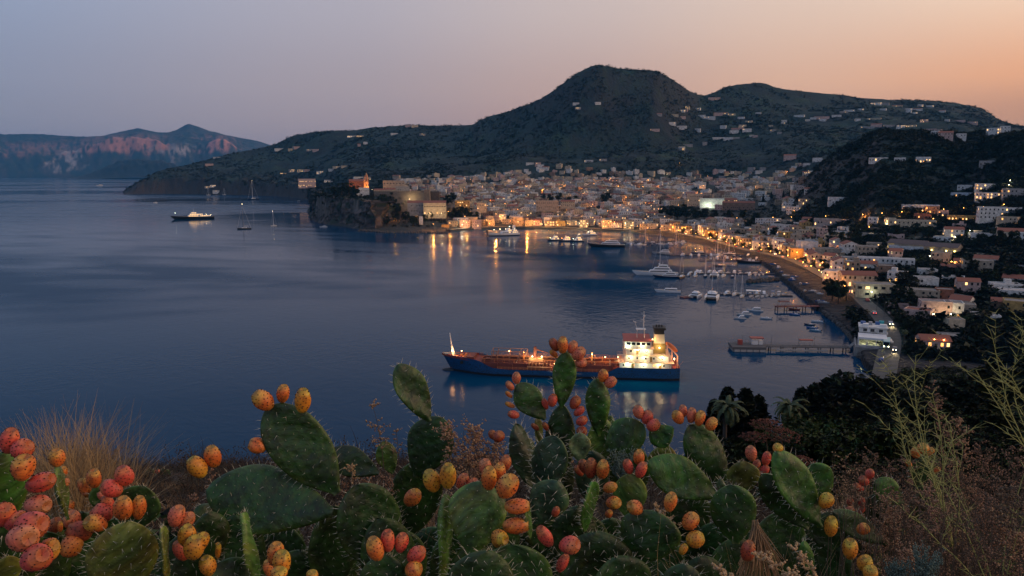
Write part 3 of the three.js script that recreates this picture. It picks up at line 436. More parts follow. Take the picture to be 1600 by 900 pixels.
// ---------------------------------------------------------------- the town between the quay and the hills
const ROADPX = [[1379, 592], [1385, 566], [1391, 532], [1378, 507], [1350, 482], [1328, 463], [1302, 447], [1270, 429], [1232, 411], [1190, 397], [1140, 383], [1082, 369], [1022, 360], [960, 356.5], [880, 354], [800, 352.5], [740, 354], [700, 357]];
const roadCurve = new THREE.CatmullRomCurve3(ROADPX.map(([x, y]) => level(x, y, 4)));
const roadPts = roadCurve.getSpacedPoints(400);
const roadGap = (x, z) => { let m = 1e9; for (let i = 0; i < roadPts.length; i += 2) m = Math.min(m, (roadPts[i].x - x) ** 2 + (roadPts[i].z - z) ** 2); return Math.sqrt(m); };
{
  const list = [];
  for (let D = 960; D < 1990; D += D < 1120 ? 15.5 : 21) for (let u = U(600); u < U(1265); u += (D < 1120 ? 14 : 18) / D) {
    const Dj = D + R(-3, 3), uj = u + R(-2.5, 2.5) / D, h = land(uj, Dj); if (h < 2.4 || rockMask(uj, Dj) > 0.3) continue;
    const p = V(uj * Dj, h, -Dj), [px, py] = pxOf(p); if (px < 615 || px > 1262) continue;
    let q = px < 1075 ? (py > 293 ? 0.9 : py > 279 ? 0.68 : py > 268 ? 0.46 : py > 258 ? 0.24 : py > 252 ? 0.07 : 0) : (py > 330 ? 0.75 : py > 293 ? 0.4 : py > 268 ? 0.42 : py > 256 ? 0.2 : 0);
    if (px < 700) q = py > 320 ? 0 : py > 283 ? 0.7 : 0.2;
    if (px > 1035 && px < 1240 && py > 324 && py < 352) q = 0.12;   // the dark trees behind the promenade
    if (fbm(p.x / 60, p.z / 60, 2) > 0.24) q *= 0.25;
    if (rnd() > q || roadGap(p.x, p.z) < 10 || Dj - look(SHORE, uj)[0] < 24) continue;
    const quay = roadGap(p.x, p.z) < 30, st = quay ? pick([2, 3, 3, 2]) : pick([1, 2, 2, 2, 3]);
    list.push({ p, px, py, quay, D: Dj, w: R(9.5, quay ? 15 : 19), d: R(9, 15), storeys: st, h: st * 3.2 + R(0, 0.6), roof: rnd() < 0.13 ? pick(['gable', 'gableX']) : 'flat', color: pick(quay ? ['cream', 'white', 'ochre', 'pale_pink', 'cream', 'beige', 'buff'] : ['white', 'cream', 'beige', 'grey', 'pale_pink', 'white', 'buff', 'brown', 'cream', 'white']), turn: facing(p, quay ? 0.12 : 0.5), lit: quay ? 0.3 : rnd() < 0.3 ? 0.2 : 0.03, hut: rnd() < 0.45 ? rnd() : 0, tank: rnd() < 0.15, paleRoof: rnd() < 0.35 });
  }
  // the houses behind the promenade, nearer than 960 m
  for (let k = 60; k < 330; k += 1) {
    const a = roadPts[k], t = roadCurve.getTangent(k / 400), n = V(t.z, 0, -t.x); if (n.x < 0) n.negate();
    for (let r = 0; r < 6; r++) {
      const dd = 14 + r * 14 + R(-3, 3), p = V(a.x + n.x * dd, 0, a.z + n.z * dd), D = -p.z; if (D > 965 || D < 330) continue;
      p.y = land(p.x / D, D); if (p.y < 2.2) continue; const [px, py] = pxOf(p); if (px < 1030 || px > 1330 || roadGap(p.x, p.z) < 11) continue;
      const q = r < 2 ? 0.95 : r < 4 ? 0.5 : 0.28; if (rnd() > q || !free(p.x, p.z, 6)) continue;
      if (list.some((o) => (o.p.x - p.x) ** 2 + (o.p.z - p.z) ** 2 < 130)) continue;
      const st = pick([2, 2, 2, 1, 3]);
      list.push({ p, px, py, quay: r === 0, D, w: R(8.5, 13), d: R(8, 12), storeys: st, h: st * 3.2 + R(0, 0.6), roof: rnd() < 0.18 ? 'gable' : 'flat', color: pick(['white', 'cream', 'pale_pink', 'beige', 'buff', 'white', 'ochre', 'grey']), turn: Math.atan2(-n.x, -n.z) + R(-0.06, 0.06), lit: r === 0 ? 0.22 : 0.05, hut: rnd() < 0.4 ? rnd() : 0, tank: rnd() < 0.2, paleRoof: rnd() < 0.35 });
    }
  }
  const kept = list.filter((o) => free(o.p.x, o.p.z, 5.5)).sort((a, b) => a.D / Math.sqrt(a.w * a.h) - b.D / Math.sqrt(b.w * b.h));
  const far = new MB();
  kept.forEach((o, i) => {
    if (i < 235) { o.label = describe(o, o.px, o.py - 5); house(o, o.D < 620, 'town_house'); return; }
    const s = houseShape(o), f = 1, mtx = new THREE.Matrix4().makeRotationY(o.turn).setPosition(o.p);
    const addTo = (b, c) => { far.color(...c); far.add(b.geometry ? b.geometry() : b, mtx); };
    addTo(s.wall, PAL[o.color]); addTo(s.top, o.roof === 'flat' ? (o.paleRoof ? [0.5, 0.46, 0.43] : [R(0.16, 0.34), 0.22, 0.2]) : [0.24, 0.085, 0.055]);
    far.color(0.02, 0.02, 0.025); for (const [m] of [...s.dark, ...s.lit]) far.add(winGeo, mtx.clone().multiply(m));
  });
  console.log('town', kept.length);
  tag(far.build('distant_houses', new THREE.MeshStandardMaterial({ vertexColors: true, roughness: 0.9, map: plaster })), 'crowded small far houses of the upper town', null, null, 'stuff');
}

// ---------------------------------------------------------------- the castle rock: its sheer face, walls, church and palace
reseed(23);
let rockSkin;
{
  const foot = [[487.4, 330], [487.6, 337], [489, 343.5], [497, 347.5], [510, 351.5], [524, 353], [537, 354.5], [556, 357.5], [572, 360.5], [588, 361.5]].map(([x, y]) => level(x, y, -1)); foot.push(V(U(606) * 1112, 0, -1112), V(U(640) * 1128, 0, -1128));
  const cv = new THREE.CatmullRomCurve3(foot), nu = 380, nv = 52, len = cv.getLength(), p = [], c = [], ix = [], uv = [];
  for (let i = 0; i <= nu; i++) {
    const s = i / nu, a = cv.getPointAt(s), t = cv.getTangentAt(s), inn = V(t.z, 0, -t.x); if (inn.z > 0 && s > 0.2) inn.negate(); if (s <= 0.2 && inn.x < 0) inn.negate(); inn.normalize();
    const top = 41 * sstep(0, 0.1, s + 0.04) * (1 - 0.25 * sstep(0.8, 1, s)) + fbm(s * len / 40, 1.7, 3) * 8 + fbm(s * len / 9, 4.7, 2) * 3, fade = 1 - sstep(0.93, 1, s);
    for (let j = 0; j <= nv; j++) {
      const v = j / nv, y = -1.5 + v * (top + 1.5), lean = 11 * (v ** 0.75) + (1 - v) ** 4 * -5, q = s * len, n = (ridged(q / 24 + fbm(q / 30, y / 30, 2) * 1.6, y / 34 + fbm(q / 30, y / 20, 2), 4) - 0.5) * 9 + fbm(q / 48, y / 30, 2) * 13 + fbm(q / 10, y / 8, 3) * 4.6 + fbm(q / 3.4, y / 3, 2) * 1.1;
      const k = lean + n * (1 - 0.5 * v) * (0.3 + 0.7 * fade) + (1 - fade) * 14 * v, over = v > 0.965 ? 10 : 0;
      p.push(a.x + inn.x * (k + over), y - (over ? 1.2 : 0), a.z + inn.z * (k + over)); uv.push(s * 260, y);
      const m = fbm(q / 14, y / 9, 4), g = sstep(0.08, 0.28, fbm(q / 22 + 4, y / 14, 3) + v * 0.08) * 0.85; c.push(...mix3(mix3([0.13, 0.095, 0.08], [0.042, 0.036, 0.034], sstep(-0.2, 0.2, m)), [0.012, 0.028, 0.014], g));
      if (i < nu && j < nv) { const q = i * (nv + 1) + j; ix.push(q, q + nv + 1, q + nv + 2, q, q + nv + 2, q + 1); }
    }
  }
  const g = new THREE.BufferGeometry(); g.setAttribute('position', new THREE.Float32BufferAttribute(p, 3)); g.setAttribute('color', new THREE.Float32BufferAttribute(c, 3)); g.setAttribute('uv', new THREE.Float32BufferAttribute(uv, 2)); g.setIndex(ix); g.computeVertexNormals();
  const m = finish(new THREE.Mesh(g, new THREE.MeshStandardMaterial({ vertexColors: true, roughness: 1, side: THREE.DoubleSide }))); m.name = 'castle_rock'; scene.add(m); rockSkin = { p, nv }; tag(m, 'sheer dark cliff of the castle rock above the water', null, null, 'structure');
}
function landmark([x0, x1, y0, y1, D, d, color, roof, storeys, label, x = {}]) {
  const p = at((x0 + x1) / 2, y1, D), k = mpp(D), t = facing(p, 0) + (x.turn ?? 0); TAKEN.push([p.x, p.z, Math.max((x1 - x0) * k, d) * 0.5]);
  p.x -= Math.sin(t) * d / 2; p.z -= Math.cos(t) * d / 2;
  return house({ p, w: (x1 - x0) * k, d, h: (y1 - y0) * k, color, roof, storeys, turn: t, label, lit: 0, skip: 0.1, ...x }, x.near ?? true, x.name ?? 'old_house', x.category ?? 'house');
}
for (const r of [
  [599, 632, 283, 297, 1235, 14, 'beige', 'flat', 2, 'pale convent block with arched windows on the castle rock', { gap: 5, win: 2, skip: 0 }],
  [546, 570, 283, 291, 1240, 16, 'terracotta', 'gable', 1, 'long red-roofed church nave left of the floodlit tower', { skip: 0.6 }],
  [561, 577, 294, 307, 1180, 10, 'white', 'flat', 2, 'white house on the rock edge below the floodlit tower', {}],
  [556, 566, 303, 308, 1150, 8, 'white', 'flat', 1, 'small white house at the top of the cliff face', {}],
  [585, 602, 297, 306, 1165, 9, 'cream', 'gable', 1, 'red-roofed house left end of the castle terrace', {}],
  [602, 618, 296, 304, 1170, 9, 'beige', 'gable', 1, 'red-roofed house in the middle of the castle terrace', {}],
  [618, 640, 292, 300, 1180, 10, 'grey', 'flat', 1, 'grey stone barrack on the castle terrace', {}],
  [663, 698, 317, 337, 1088, 16, 'cream', 'gable', 2, 'arcaded palace front lit from inside with two rows of arches', { lit: 0.25, gap: 3.6, skip: 0, win: 1.8, name: 'palace', category: 'palace', turn: 0.12 }],
  [637, 662, 317, 333, 1094, 14, 'grey', 'gable', 2, 'grey side wing left of the arcaded palace', { gap: 3.4, win: 1.4, skip: 0.1 }],
  [711, 734, 314, 328, 1105, 13, 'ochre', 'flat', 3, 'ochre lit building above the dark waterfront trees', { lit: 0.3 }],
  [745, 760, 318, 328, 1110, 12, 'cream', 'flat', 2, 'cream building behind the waterfront trees', { lit: 0.2 }],
  [655, 661, 339, 347, 1040, 6, 'white', 'flat', 1, 'tiny white house among the trees under the palace', { skip: 0.5 }],
  [585, 603, 331, 337, 1085, 8, 'white', 'flat', 1, 'small white terrace house halfway down the castle slope', {}],
  [876, 898, 315, 322, 1180, 12, 'cream', 'gable', 2, 'cream villa with tall windows beside the dark town trees', { lit: 0 }],
  [838, 872, 314, 326, 1150, 14, 'beige', 'flat', 2, 'long beige block in the old town left of the dark trees', {}],
  [690, 702, 352, 358, 1018, 7, 'ochre', 'flat', 1, 'small orange-lit harbour shed beside the first quay lamp', {}],
  [738, 752, 345, 354, 1025, 9, 'pale_pink', 'flat', 2, 'pink waterfront house right of the dark trees', { lit: 0.2 }],
]) landmark(r);
{
  // crenellated castle wall with its bastion
  const g = thing('castle_wall', 'tall brown castle wall with a square bastion at its right end', 'castle wall', at(628, 316, 1150));
  const o = g.position, w = new MB(), P = (px, py, D) => { const q = at(px, py, D).sub(o); return [q.x, q.y, q.z]; };
  const pts = [[584, 1152], [604, 1146], [626, 1140], [648, 1136], [662, 1132]];
  for (let i = 0; i + 1 < pts.length; i++) {
    const a = P(pts[i][0], 299, pts[i][1]), b = P(pts[i + 1][0], 299, pts[i + 1][1]), lo = -14, th = 4;
    w.quad([a[0], lo, a[2] + 1.6], [b[0], lo, b[2] + 1.6], [b[0], b[1], b[2]], [a[0], a[1], a[2]]); w.quad([a[0], a[1], a[2]], [b[0], b[1], b[2]], [b[0], b[1], b[2] - th], [a[0], a[1], a[2] - th]);
    w.quad([a[0], a[1] - 4.2, a[2] + 0.75], [b[0], b[1] - 4.2, b[2] + 0.75], [b[0], b[1] - 3.6, b[2] + 0.65], [a[0], a[1] - 3.6, a[2] + 0.65]);
  }
  w.build('wall', MAT.stone, g);
  const bt = new MB(), c = P(667, 296, 1133); bt.box(c[0] - 5, -16, c[2] - 9, c[0] + 5, c[1], c[2] + 3, 0.8); bt.build('bastion', MAT.stone, g);
  const r2 = new MB(), c2 = P(680, 299, 1150); r2.box(c2[0] - 8, -14, c2[2] - 8, c2[0] + 7, c2[1], c2[2] + 2, 0.5); r2.build('bastion', MAT.stoneDark, g);
  for (let k = 0; k < 26; k++) { const t = k / 26 * 4, i = Math.floor(t), f = t - i, a = P(pts[i][0], 299, pts[i][1]), b = P(pts[i + 1][0], 299, pts[i + 1][1]); const m = new MB(), x = lerp(a[0], b[0], f), y = lerp(a[1], b[1], f), z = lerp(a[2], b[2], f); m.cbox(x, y + 0.01, z - 0.6, 1.7, 1.1, 0.9); m.build('merlon', MAT.stone, g); }
}
{
  // church bell tower
  const p = at(573, 295, 1225), g = thing('church_tower', 'slender church bell tower floodlit orange on the castle rock', 'bell tower', p), ora = M(0.5, 0.3, 0.2, 0.9, { map: plaster });
  const b = new MB(); b.box(-3.2, -3, -3.2, 3.2, 11, 3.2).box(-3.5, 11.01, -3.5, 3.5, 11.7, 3.5).box(-2.8, 11.71, -2.8, 2.8, 12.2, 2.8);
  for (const [x, z] of [[-2.2, -2.2], [2.2, -2.2], [-2.2, 2.2], [2.2, 2.2]]) b.cbox(x, 12.21, z, 1.2, 5.5, 1.2);
  b.box(-3.1, 17.72, -3.1, 3.1, 18.5, 3.1).box(-2.1, 18.51, -2.1, 2.1, 22, 2.1, 0.2).box(-2.4, 22.01, -2.4, 2.4, 22.4, 2.4); b.build('shaft', ora, g);
  const d = new MB(); d.ball(0, 22.4, 0, 1.9, 3.4, 1.9, 10, 8).cyl([0, 25.6, 0], [0, 28.4, 0], 0.16, 0.1, 5); d.build('cupola', M(0.3, 0.2, 0.13, 0.7), g);
  const bl = new MB(); bl.cyl([0, 13.6, 0], [0, 15, 0], 0.9, 0.4, 10); bl.build('bell', MAT.metal, g);
  const w = new MB(); w.box(-0.7, 5, 3.19, 0.7, 7.6, 3.26); w.build('window', MAT.pane, g);
}
// ---------------------------------------------------------------- warehouse with yellow wall lamps
{
  const a = ground(1380, 396), b = ground(1492, 400), g = thing('warehouse', 'long dark-roofed warehouse with yellow wall lamps on its front', 'warehouse', a.clone().lerp(b, 0.5), Math.atan2(-(b.z - a.z), b.x - a.x));
  const L = a.distanceTo(b), w = new MB(), r = new MB();
  for (const [x0, x1, h, z0] of [[-L / 2, L * 0.04, 7, -8], [L * 0.045, L / 2, 6.4, -5]]) {
    w.box(x0, -6, z0 - 16, x1, h, z0); w.tri([x1, h, z0], [x1, h, z0 - 16], [x1, h + 2.6, z0 - 8]).tri([x0, h, z0 - 16], [x0, h, z0], [x0, h + 2.6, z0 - 8]);
    r.quad([x0 - 0.4, h - 0.15, z0 + 0.6], [x1 + 0.4, h - 0.15, z0 + 0.6], [x1 + 0.4, h + 2.7, z0 - 8], [x0 - 0.4, h + 2.7, z0 - 8]).quad([x1 + 0.4, h - 0.15, z0 - 16.6], [x0 - 0.4, h - 0.15, z0 - 16.6], [x0 - 0.4, h + 2.7, z0 - 8], [x1 + 0.4, h + 2.7, z0 - 8]);
  }
  w.build('wall', wallMat('beige'), g); r.build('roof', MAT.roofDark, g);
  for (const [x, z] of [[-0.42, -7.9], [-0.36, -7.9], [-0.2, -7.9], [-0.06, -7.9]]) { const d = new MB(); d.box(x * L - 1.6, -0.5, z, x * L + 1.6, 3.4, z + 0.06); d.build('door', MAT.shutter, g); }
  for (const [x, z, k] of [[-0.46, -7.2, 240], [-0.34, -7.2, 180], [-0.16, -7.2, 90], [0.16, -4.2, 180], [0.36, -4.2, 240], [0.47, -4.2, 260]]) {
    const lb = new MB(); lb.ball(x * L, 3.9, z, 0.4, 0.4, 0.4, 8, 6); lb.build('wall_lamp', glow(1, 0.78, 0.2, 22), g);
    const l = new THREE.PointLight(new THREE.Color(1, 0.75, 0.22), k); l.name = 'wall_lamp'; l.position.set(x * L, 3.9, z); l.shadow.radius = 16; l.castShadow = true; g.add(l);
  }
}
// ---------------------------------------------------------------- the seafront road, its kerb wall and the upper road
function ribbon(name, pts, w, mat, lift, label) {
  const b = new MB(); let prev; const n = pts.length;
  for (let i = 0; i < n; i++) { const t = pts[Math.min(i + 1, n - 1)].clone().sub(pts[Math.max(i - 1, 0)]), s = V(-t.z, 0, t.x).normalize().multiplyScalar(w / 2), a = pts[i]; const hy = Math.max(landAt(a.x, a.z), landAt(a.x + s.x, a.z + s.z), landAt(a.x - s.x, a.z - s.z), 2.2) + lift; const q = [[a.x - s.x, hy, a.z - s.z], [a.x + s.x, hy, a.z + s.z]]; a.y = hy; if (prev) { b.quad(prev[0], prev[1], q[1], q[0]); b.quad(prev[1], [prev[1][0], prev[1][1] - 3, prev[1][2]], [q[1][0], q[1][1] - 3, q[1][2]], q[1]); b.quad([prev[0][0], prev[0][1] - 3, prev[0][2]], prev[0], q[0], [q[0][0], q[0][1] - 3, q[0][2]]); } prev = q; }
  return tag(b.build(name, mat), label, null, null, 'structure');
}
const roadLine = roadCurve.getSpacedPoints(170); ribbon('road', roadLine, 8.5, MAT.asphalt, 0.25, 'grey seafront road following the curve of the bay');

const upper = new THREE.CatmullRomCurve3([[1100, 346], [1125, 346.5], [1180, 347], [1225, 348], [1260, 353], [1290, 358], [1330, 362], [1400, 363]].map(([x, y]) => ground(x, y)).filter(Boolean)).getSpacedPoints(60);
ribbon('upper_road', upper, 7, MAT.asphalt, 0.5, 'upper road with orange lamps at the foot of the dark hill');
// ---------------------------------------------------------------- lamps
const lampLight = (g, x, y, z, col, I, r = 11) => { const l = new THREE.PointLight(col, I); l.name = 'lamp_light'; l.position.set(x, y, z); l.shadow.radius = r; l.castShadow = true; g.add(l); };
const ORANGE = new THREE.Color(1, 0.36, 0.06), WARM = new THREE.Color(1, 0.72, 0.36), COOL = new THREE.Color(0.85, 1, 0.72);
function lampPost(p, h, bulb, col, I, label, group, mast) {
  const g = thing(mast ? 'lamp_mast' : 'street_lamp', label, 'street lamp', p, 0, group), b = new MB();
  b.cyl([0, -0.5, 0], [0, h, 0], 0.13, 0.07, 5).cyl([0, h, 0], [0.0, h + 0.05, 0.9], 0.05, 0.05, 4); b.build('pole', MAT.metal, g);
  const l = new MB(); l.ball(0, h - 0.16, 0.9, 0.24, 0.22, 0.24, 8, 6); l.build('lamp_head', bulb, g);
  if (I) lampLight(g, 0, h - 0.16, 0.9, col, I, mast ? 25 : 11);
  return g;
}
const lampAt = (px, py, I = 260, kind = 'o', h = 7.5, mast) => {   // px, py: the lamp head in the photograph; the post stands on the ground below it
  let p = null; if (px > 670 && px < 1016 && py > 332 && I >= 300) { const [u] = ray(px, py), D = look(SHORE, u)[0] + R(5, 11); p = V(u * D, Math.max(1.5, land(u, D)), -D); } for (let k = 0, y = py + 4; k < 14 && !p; k++, y += 1.5) { const q = ground(px, y, 250); if (q && (pxOf(V(q.x, q.y + h, q.z))[1] <= py + 0.9)) p = q; } p ??= ground(px, py + 8, 250); if (!p) return;
  const hh = clamp(H0 + ray(px, py)[1] * -p.z - p.y, 4, mast ? 30 : 11);
  return lampPost(p, hh, kind === 'o' ? MAT.bulbO : kind === 'w' ? MAT.bulbW : MAT.bulbC, kind === 'o' ? ORANGE : kind === 'w' ? WARM : COOL, I, single((kind === 'o' ? 'orange' : kind === 'w' ? 'warm white' : 'cool white') + ' glowing street lamp ' + where(px, py)), null, mast);
};
for (const [x, y, I, k, h, m] of [[677, 350, 1200, 'o'], [703, 348, 1200, 'o'], [729, 347, 1200, 'o'], [722, 351, 500, 'c', 5], [765, 349, 700], [775, 334, 2000, 'o', 18, 1], [797, 345, 800], [824, 336, 2000, 'o', 18, 1], [838, 346, 900], [847, 350, 500, 'w'], [856, 347, 700], [871, 351, 500, 'w'], [887, 349, 900], [905, 349, 700, 'w'], [918, 349, 500, 'w'], [936, 349, 600], [951, 348, 800], [960, 345, 800], [977, 349, 300, 'c'], [986, 352, 400, 'w'], [996, 353, 700], [1012, 356, 500],
  [750, 286, 300, 'c'], [775, 274, 200, 'w'], [876, 308, 700, 'o', 10], [908, 278, 250], [1004, 291, 500], [1062, 255, 250], [1042, 272, 200, 'w'], [748, 332, 900], [760, 338, 700], [700, 315, 250], [722, 327, 600], [617, 340, 500], [652, 334, 300], [582, 296, 400, 'w'], [650, 311, 350, 'w'], [812, 322, 300], [858, 330, 500], [906, 330, 400], [929, 338, 500], [985, 318, 260], [1012, 330, 500], [1040, 308, 200], [968, 300, 200], [930, 296, 180], [790, 300, 180], [830, 290, 180], [720, 290, 180], [1060, 287, 200], [1105, 275, 220], [1140, 272, 220, 'w'], [1180, 292, 220], [1230, 268, 220], [1262, 267, 250], [1075, 318, 400, 'c', 8], [1106, 322, 500, 'c', 8], [1128, 322, 300, 'c', 7],
  [1124, 341, 300], [1151, 341, 300], [1179, 340, 300], [1207, 340, 300], [1236, 340, 320], [1260, 341, 300], [1289, 339, 350], [1317, 338, 700], [1347, 337, 700], [1377, 335, 350], [1408, 333, 350],
  [1440, 331, 350], [1473, 329, 250], [1457, 344, 160], [1463, 352, 160], [1504, 327, 300], [1535, 325, 250], [1567, 322, 250], [1566, 312, 200, 'w'], [1575, 291, 150, 'w'], [1577, 284, 150, 'w'], [1539, 342, 200, 'w'], [1569, 347, 250], [1514, 363, 160, 'w'], [1491, 373, 200, 'w'], [1357, 357, 220], [1384, 352, 220, 'w'], [1354, 370, 140, 'w'], [1330, 357, 140], [1485, 413, 320], [1456, 498, 60, 'w', 4], [1468, 497, 60, 'w', 4], [1483, 498, 110, 'w', 5], [1497, 508, 60, 'w', 3], [1472, 540, 30, 'o', 3], [1457, 539, 30, 'o', 3], [1360, 462, 26, 'c', 4], [1277, 392, 160, 'o', 5], [1308, 395, 200, 'o', 5], [1330, 372, 200], [1270, 362, 200], [1240, 330, 140], [1404, 408, 160, 'w'], [1451, 404, 80, 'w'], [1320, 392, 140]]) lampAt(x, y, I, k ?? 'o', h ?? 7.5, m);
{   // small lamps in the lanes of the old town
  const spots = []; for (let k = 0; k < 900 && spots.length < 64; k++) { const px = R(690, 1110), py = R(284, 350), p = ground(px, py); if (!p || -p.z < 1010 || -p.z > 1900 || spots.some((q) => q.distanceTo(p) < 38) || rockMask(p.x / -p.z, -p.z) > 0.2) continue; spots.push(p); lampPost(p, 8.5, MAT.bulbO, ORANGE, R(180, 460), 'small orange lamp in the lanes of the old town', 'old town lane lamps'); }
}
const promLamps = [];
for (let k = 46; k < 348; k += 4.5) {   // the chain of lamps along the promenade
  const a = roadPts[Math.round(k)], t = roadCurve.getTangent(k / 400), n = V(t.z, 0, -t.x).normalize(); if (n.x < 0) n.negate(); const s = (k / 4.5) % 2 < 1 ? -5.4 : 5.6, p = V(a.x + n.x * s, 0, a.z + n.z * s), [px] = pxOf(V(p.x, 4, p.z));
  if (px > 1325 || px < 1015) continue; p.y = landAt(p.x, p.z); promLamps.push(p);
}
promLamps.forEach((p, i) => { const near = -p.z < 760, h = near ? 6 : 6.5; lampPost(p, h, MAT.bulbO, ORANGE, near ? 250 : 420, 'orange lamp in the chain along the curved promenade', 'promenade lamps'); });
for (const [x, y] of [[1369, 490], [1381, 499], [1427, 520], [1340, 470]]) { const p = ground(x, y, 250); if (p) lampPost(p, 9, MAT.paleMetal, null, 0, single('tall unlit lamp post ' + where(x, y))); }
// floodlights of the church tower and the palace front
for (const [px, py, D, col, I, n] of [[576, 292, 1212, ORANGE, 900, 'the church tower'], [569, 293, 1213, ORANGE, 900, 'the left foot of the church tower'], [672, 333, 1078, WARM, 220, 'the left half of the palace front'], [690, 333, 1078, WARM, 220, 'the right half of the palace front'], [640, 311, 1128, WARM, 600, 'the castle wall']]) {
  const p = at(px, py, D), g = thing('floodlight', 'small floodlight at the foot of ' + n, 'floodlight', p), b = new MB(); b.cbox(0, -1.5, 0, 0.3, 1.3, 0.3); b.build('stand', MAT.metal, g); const h = new MB(); h.ball(0, 0, 0, 0.24, 0.2, 0.24, 8, 6); h.build('lamp_head', col === ORANGE ? MAT.bulbO : MAT.bulbW, g); lampLight(g, 0, 0, 0, col, I);
}
// ---------------------------------------------------------------- trees
const leafMat = (r, g, b) => new THREE.MeshPhysicalMaterial({ color: C(r, g, b), roughness: 0.8, vertexColors: true, side: THREE.DoubleSide });
function crownGeo(n, rx, ry, rz, size, clumps, y0 = 0, form = 'round') {
  const b = new MB(), cl = [];
  for (let k = 0; k < clumps; k++) { const a = R(0, 6.283), t = form === 'cone' ? (k + rnd()) / clumps : rnd(), rr = (form === 'cone' ? (1 - t) * (0.8 + 0.3 * Math.sin(t * 22)) + 0.04 : Math.sqrt(1 - (2 * t - 1) ** 2 * 0.8)) * Math.sqrt(R(0.12, 1)) * 0.85, y = form === 'flat' ? 0.6 + t * 0.4 : t; cl.push([Math.cos(a) * rr * rx, y0 + (y * 2 - 1) * ry * 0.85, Math.sin(a) * rr * rz, R(0.22, 0.42) * (form === 'cone' ? 1.35 - 0.95 * t : 1), R(0.55, 1.25)]); }
  for (let k = 0; k < n; k++) {
    const c = cl[k % clumps], d = V(R(-1, 1), R(-1, 1), R(-1, 1)); if (d.lengthSq() > 1) { k--; continue; } const q = d.clone().normalize(), f = d.length() ** 0.5, m = Math.min(rx, ry, rz) * 1.0;
    const x = c[0] + q.x * c[3] * m * f, y = c[1] + q.y * c[3] * m * f * 0.85, z = c[2] + q.z * c[3] * m * f, s = size * R(0.6, 1.3), a = V(R(-1, 1), R(-0.6, 0.6), R(-1, 1)).normalize().multiplyScalar(s), e = V(0, 1, 0).cross(a).add(V(R(-0.5, 0.5), R(-0.3, 0.8), R(-0.5, 0.5)).multiplyScalar(s)).normalize().multiplyScalar(s * 0.55);
    const nn = q.clone().add(V(0, 0.35, 0)).normalize(), t = c[4] * R(0.75, 1.25); b.color(t, t, t * 0.95);
    const i = b.v(x - a.x, y - a.y, z - a.z, nn.x, nn.y, nn.z); b.v(x + e.x, y + e.y, z + e.z, nn.x, nn.y, nn.z); b.v(x + a.x, y + a.y, z + a.z, nn.x, nn.y, nn.z); b.v(x - e.x, y - e.y, z - e.z, nn.x, nn.y, nn.z); b.i.push(i, i + 1, i + 2, i, i + 2, i + 3);
  }
  return b.geometry();
}
const LEAF = { bush: leafMat(0.045, 0.1, 0.028), near: leafMat(0.024, 0.05, 0.024), green: leafMat(0.03, 0.066, 0.024), dark: leafMat(0.02, 0.04, 0.02), olive: leafMat(0.05, 0.065, 0.032), scrub: leafMat(0.012, 0.032, 0.022), far: leafMat(0.008, 0.023, 0.017), lit: leafMat(0.04, 0.06, 0.02) };
const trunkMat = M(0.06, 0.045, 0.035, 0.95);
// low scrub and trees on the slopes: nobody could count them
{
  const spots = [[], [], []], cols = [[], [], []], q = new THREE.Quaternion(), up = V(0, 1, 0), grid = new Set(TAKEN.map((t) => Math.round(t[0] / 14) + ',' + Math.round(t[1] / 14)));
  for (let k = 0; k < 190000; k++) {
    const u = R(U(192), U(1700)), D = 250 * (3400 / 250) ** (rnd() ** 0.7), h = landSmooth(u, D); if (h < 4) continue;
    const x = u * D, onRock = rockMask(u, D) > 0.9, town = D < 1900 && D > 900 && u > U(600) && u < U(1240), px = 800 + u * FOC;
    if (town && rnd() > 0.1) continue; if (!town && !onRock) { const f = fbm(x / 90, D / 90, 3) + 0.5 * fbm(x / 300 + 40, D / 300, 2); if (D > 1900 ? f < R(-0.2, 0.16) : f < R(-0.34, 0.1)) continue; }
    if (grid.has(Math.round(x / 14) + ',' + Math.round(-D / 14))) continue; if (D < 1000 && roadGap(x, -D) < 9) continue; if (u > U(1040) && u < U(1335) && D < 1000) { let rd = 0; for (let i = 0; i < roadPts.length; i += 3) if (Math.abs(roadPts[i].x / -roadPts[i].z - u) < 0.006) rd = Math.max(rd, -roadPts[i].z); if (D < rd) continue; } if (u > U(1120) && u < U(1340) && D - look(SHORE, u)[0] < 44) continue; if (u > U(485) && u < U(1120) && D - look(SHORE, u)[0] < 22) continue;
    if (onRock && rnd() > 0.35) continue;
    const s = (D > 2300 ? R(2.4, 5.2) : town ? R(2, 4) : R(1.6, 4.6)) * (rnd() < 0.08 ? 1.6 : 1), v = Math.floor(rnd() * 3);
    spots[v].push(new THREE.Matrix4().compose(V(x, land(u, D) + s * 0.18, -D), q.setFromAxisAngle(up, R(0, 6.28)).clone(), V(s * R(0.9, 1.5), s * R(0.6, 1.05), s)));
    const t = R(0.7, 1.35) * (D < 900 ? 1.5 : 1), w = sstep(0.0, 0.35, fbm(x / 200 + 7, D / 200, 3)); cols[v].push([t * (1 + w * 0.5), t * (1 + w * 0.12), t * (1 - w * 0.25)]);
  }
  const n0 = spots.reduce((a, b) => a + b.length, 0); console.log('scrub', n0);
  spots.forEach((list, v) => { const m = new THREE.InstancedMesh(crownGeo(80, 1, 0.8, 1, 0.26, 9), v ? LEAF.scrub : LEAF.far, list.length); list.forEach((t, i) => { m.setMatrixAt(i, t); m.setColorAt(i, C(...cols[v][i])); }); m.name = numbered('hillside_scrub'); finish(m); scene.add(m); tag(m, ['dark scrub and small trees covering the hills', 'green scrub covering the hills', 'mixed low bushes covering the hills'][v], null, null, 'stuff'); });
}
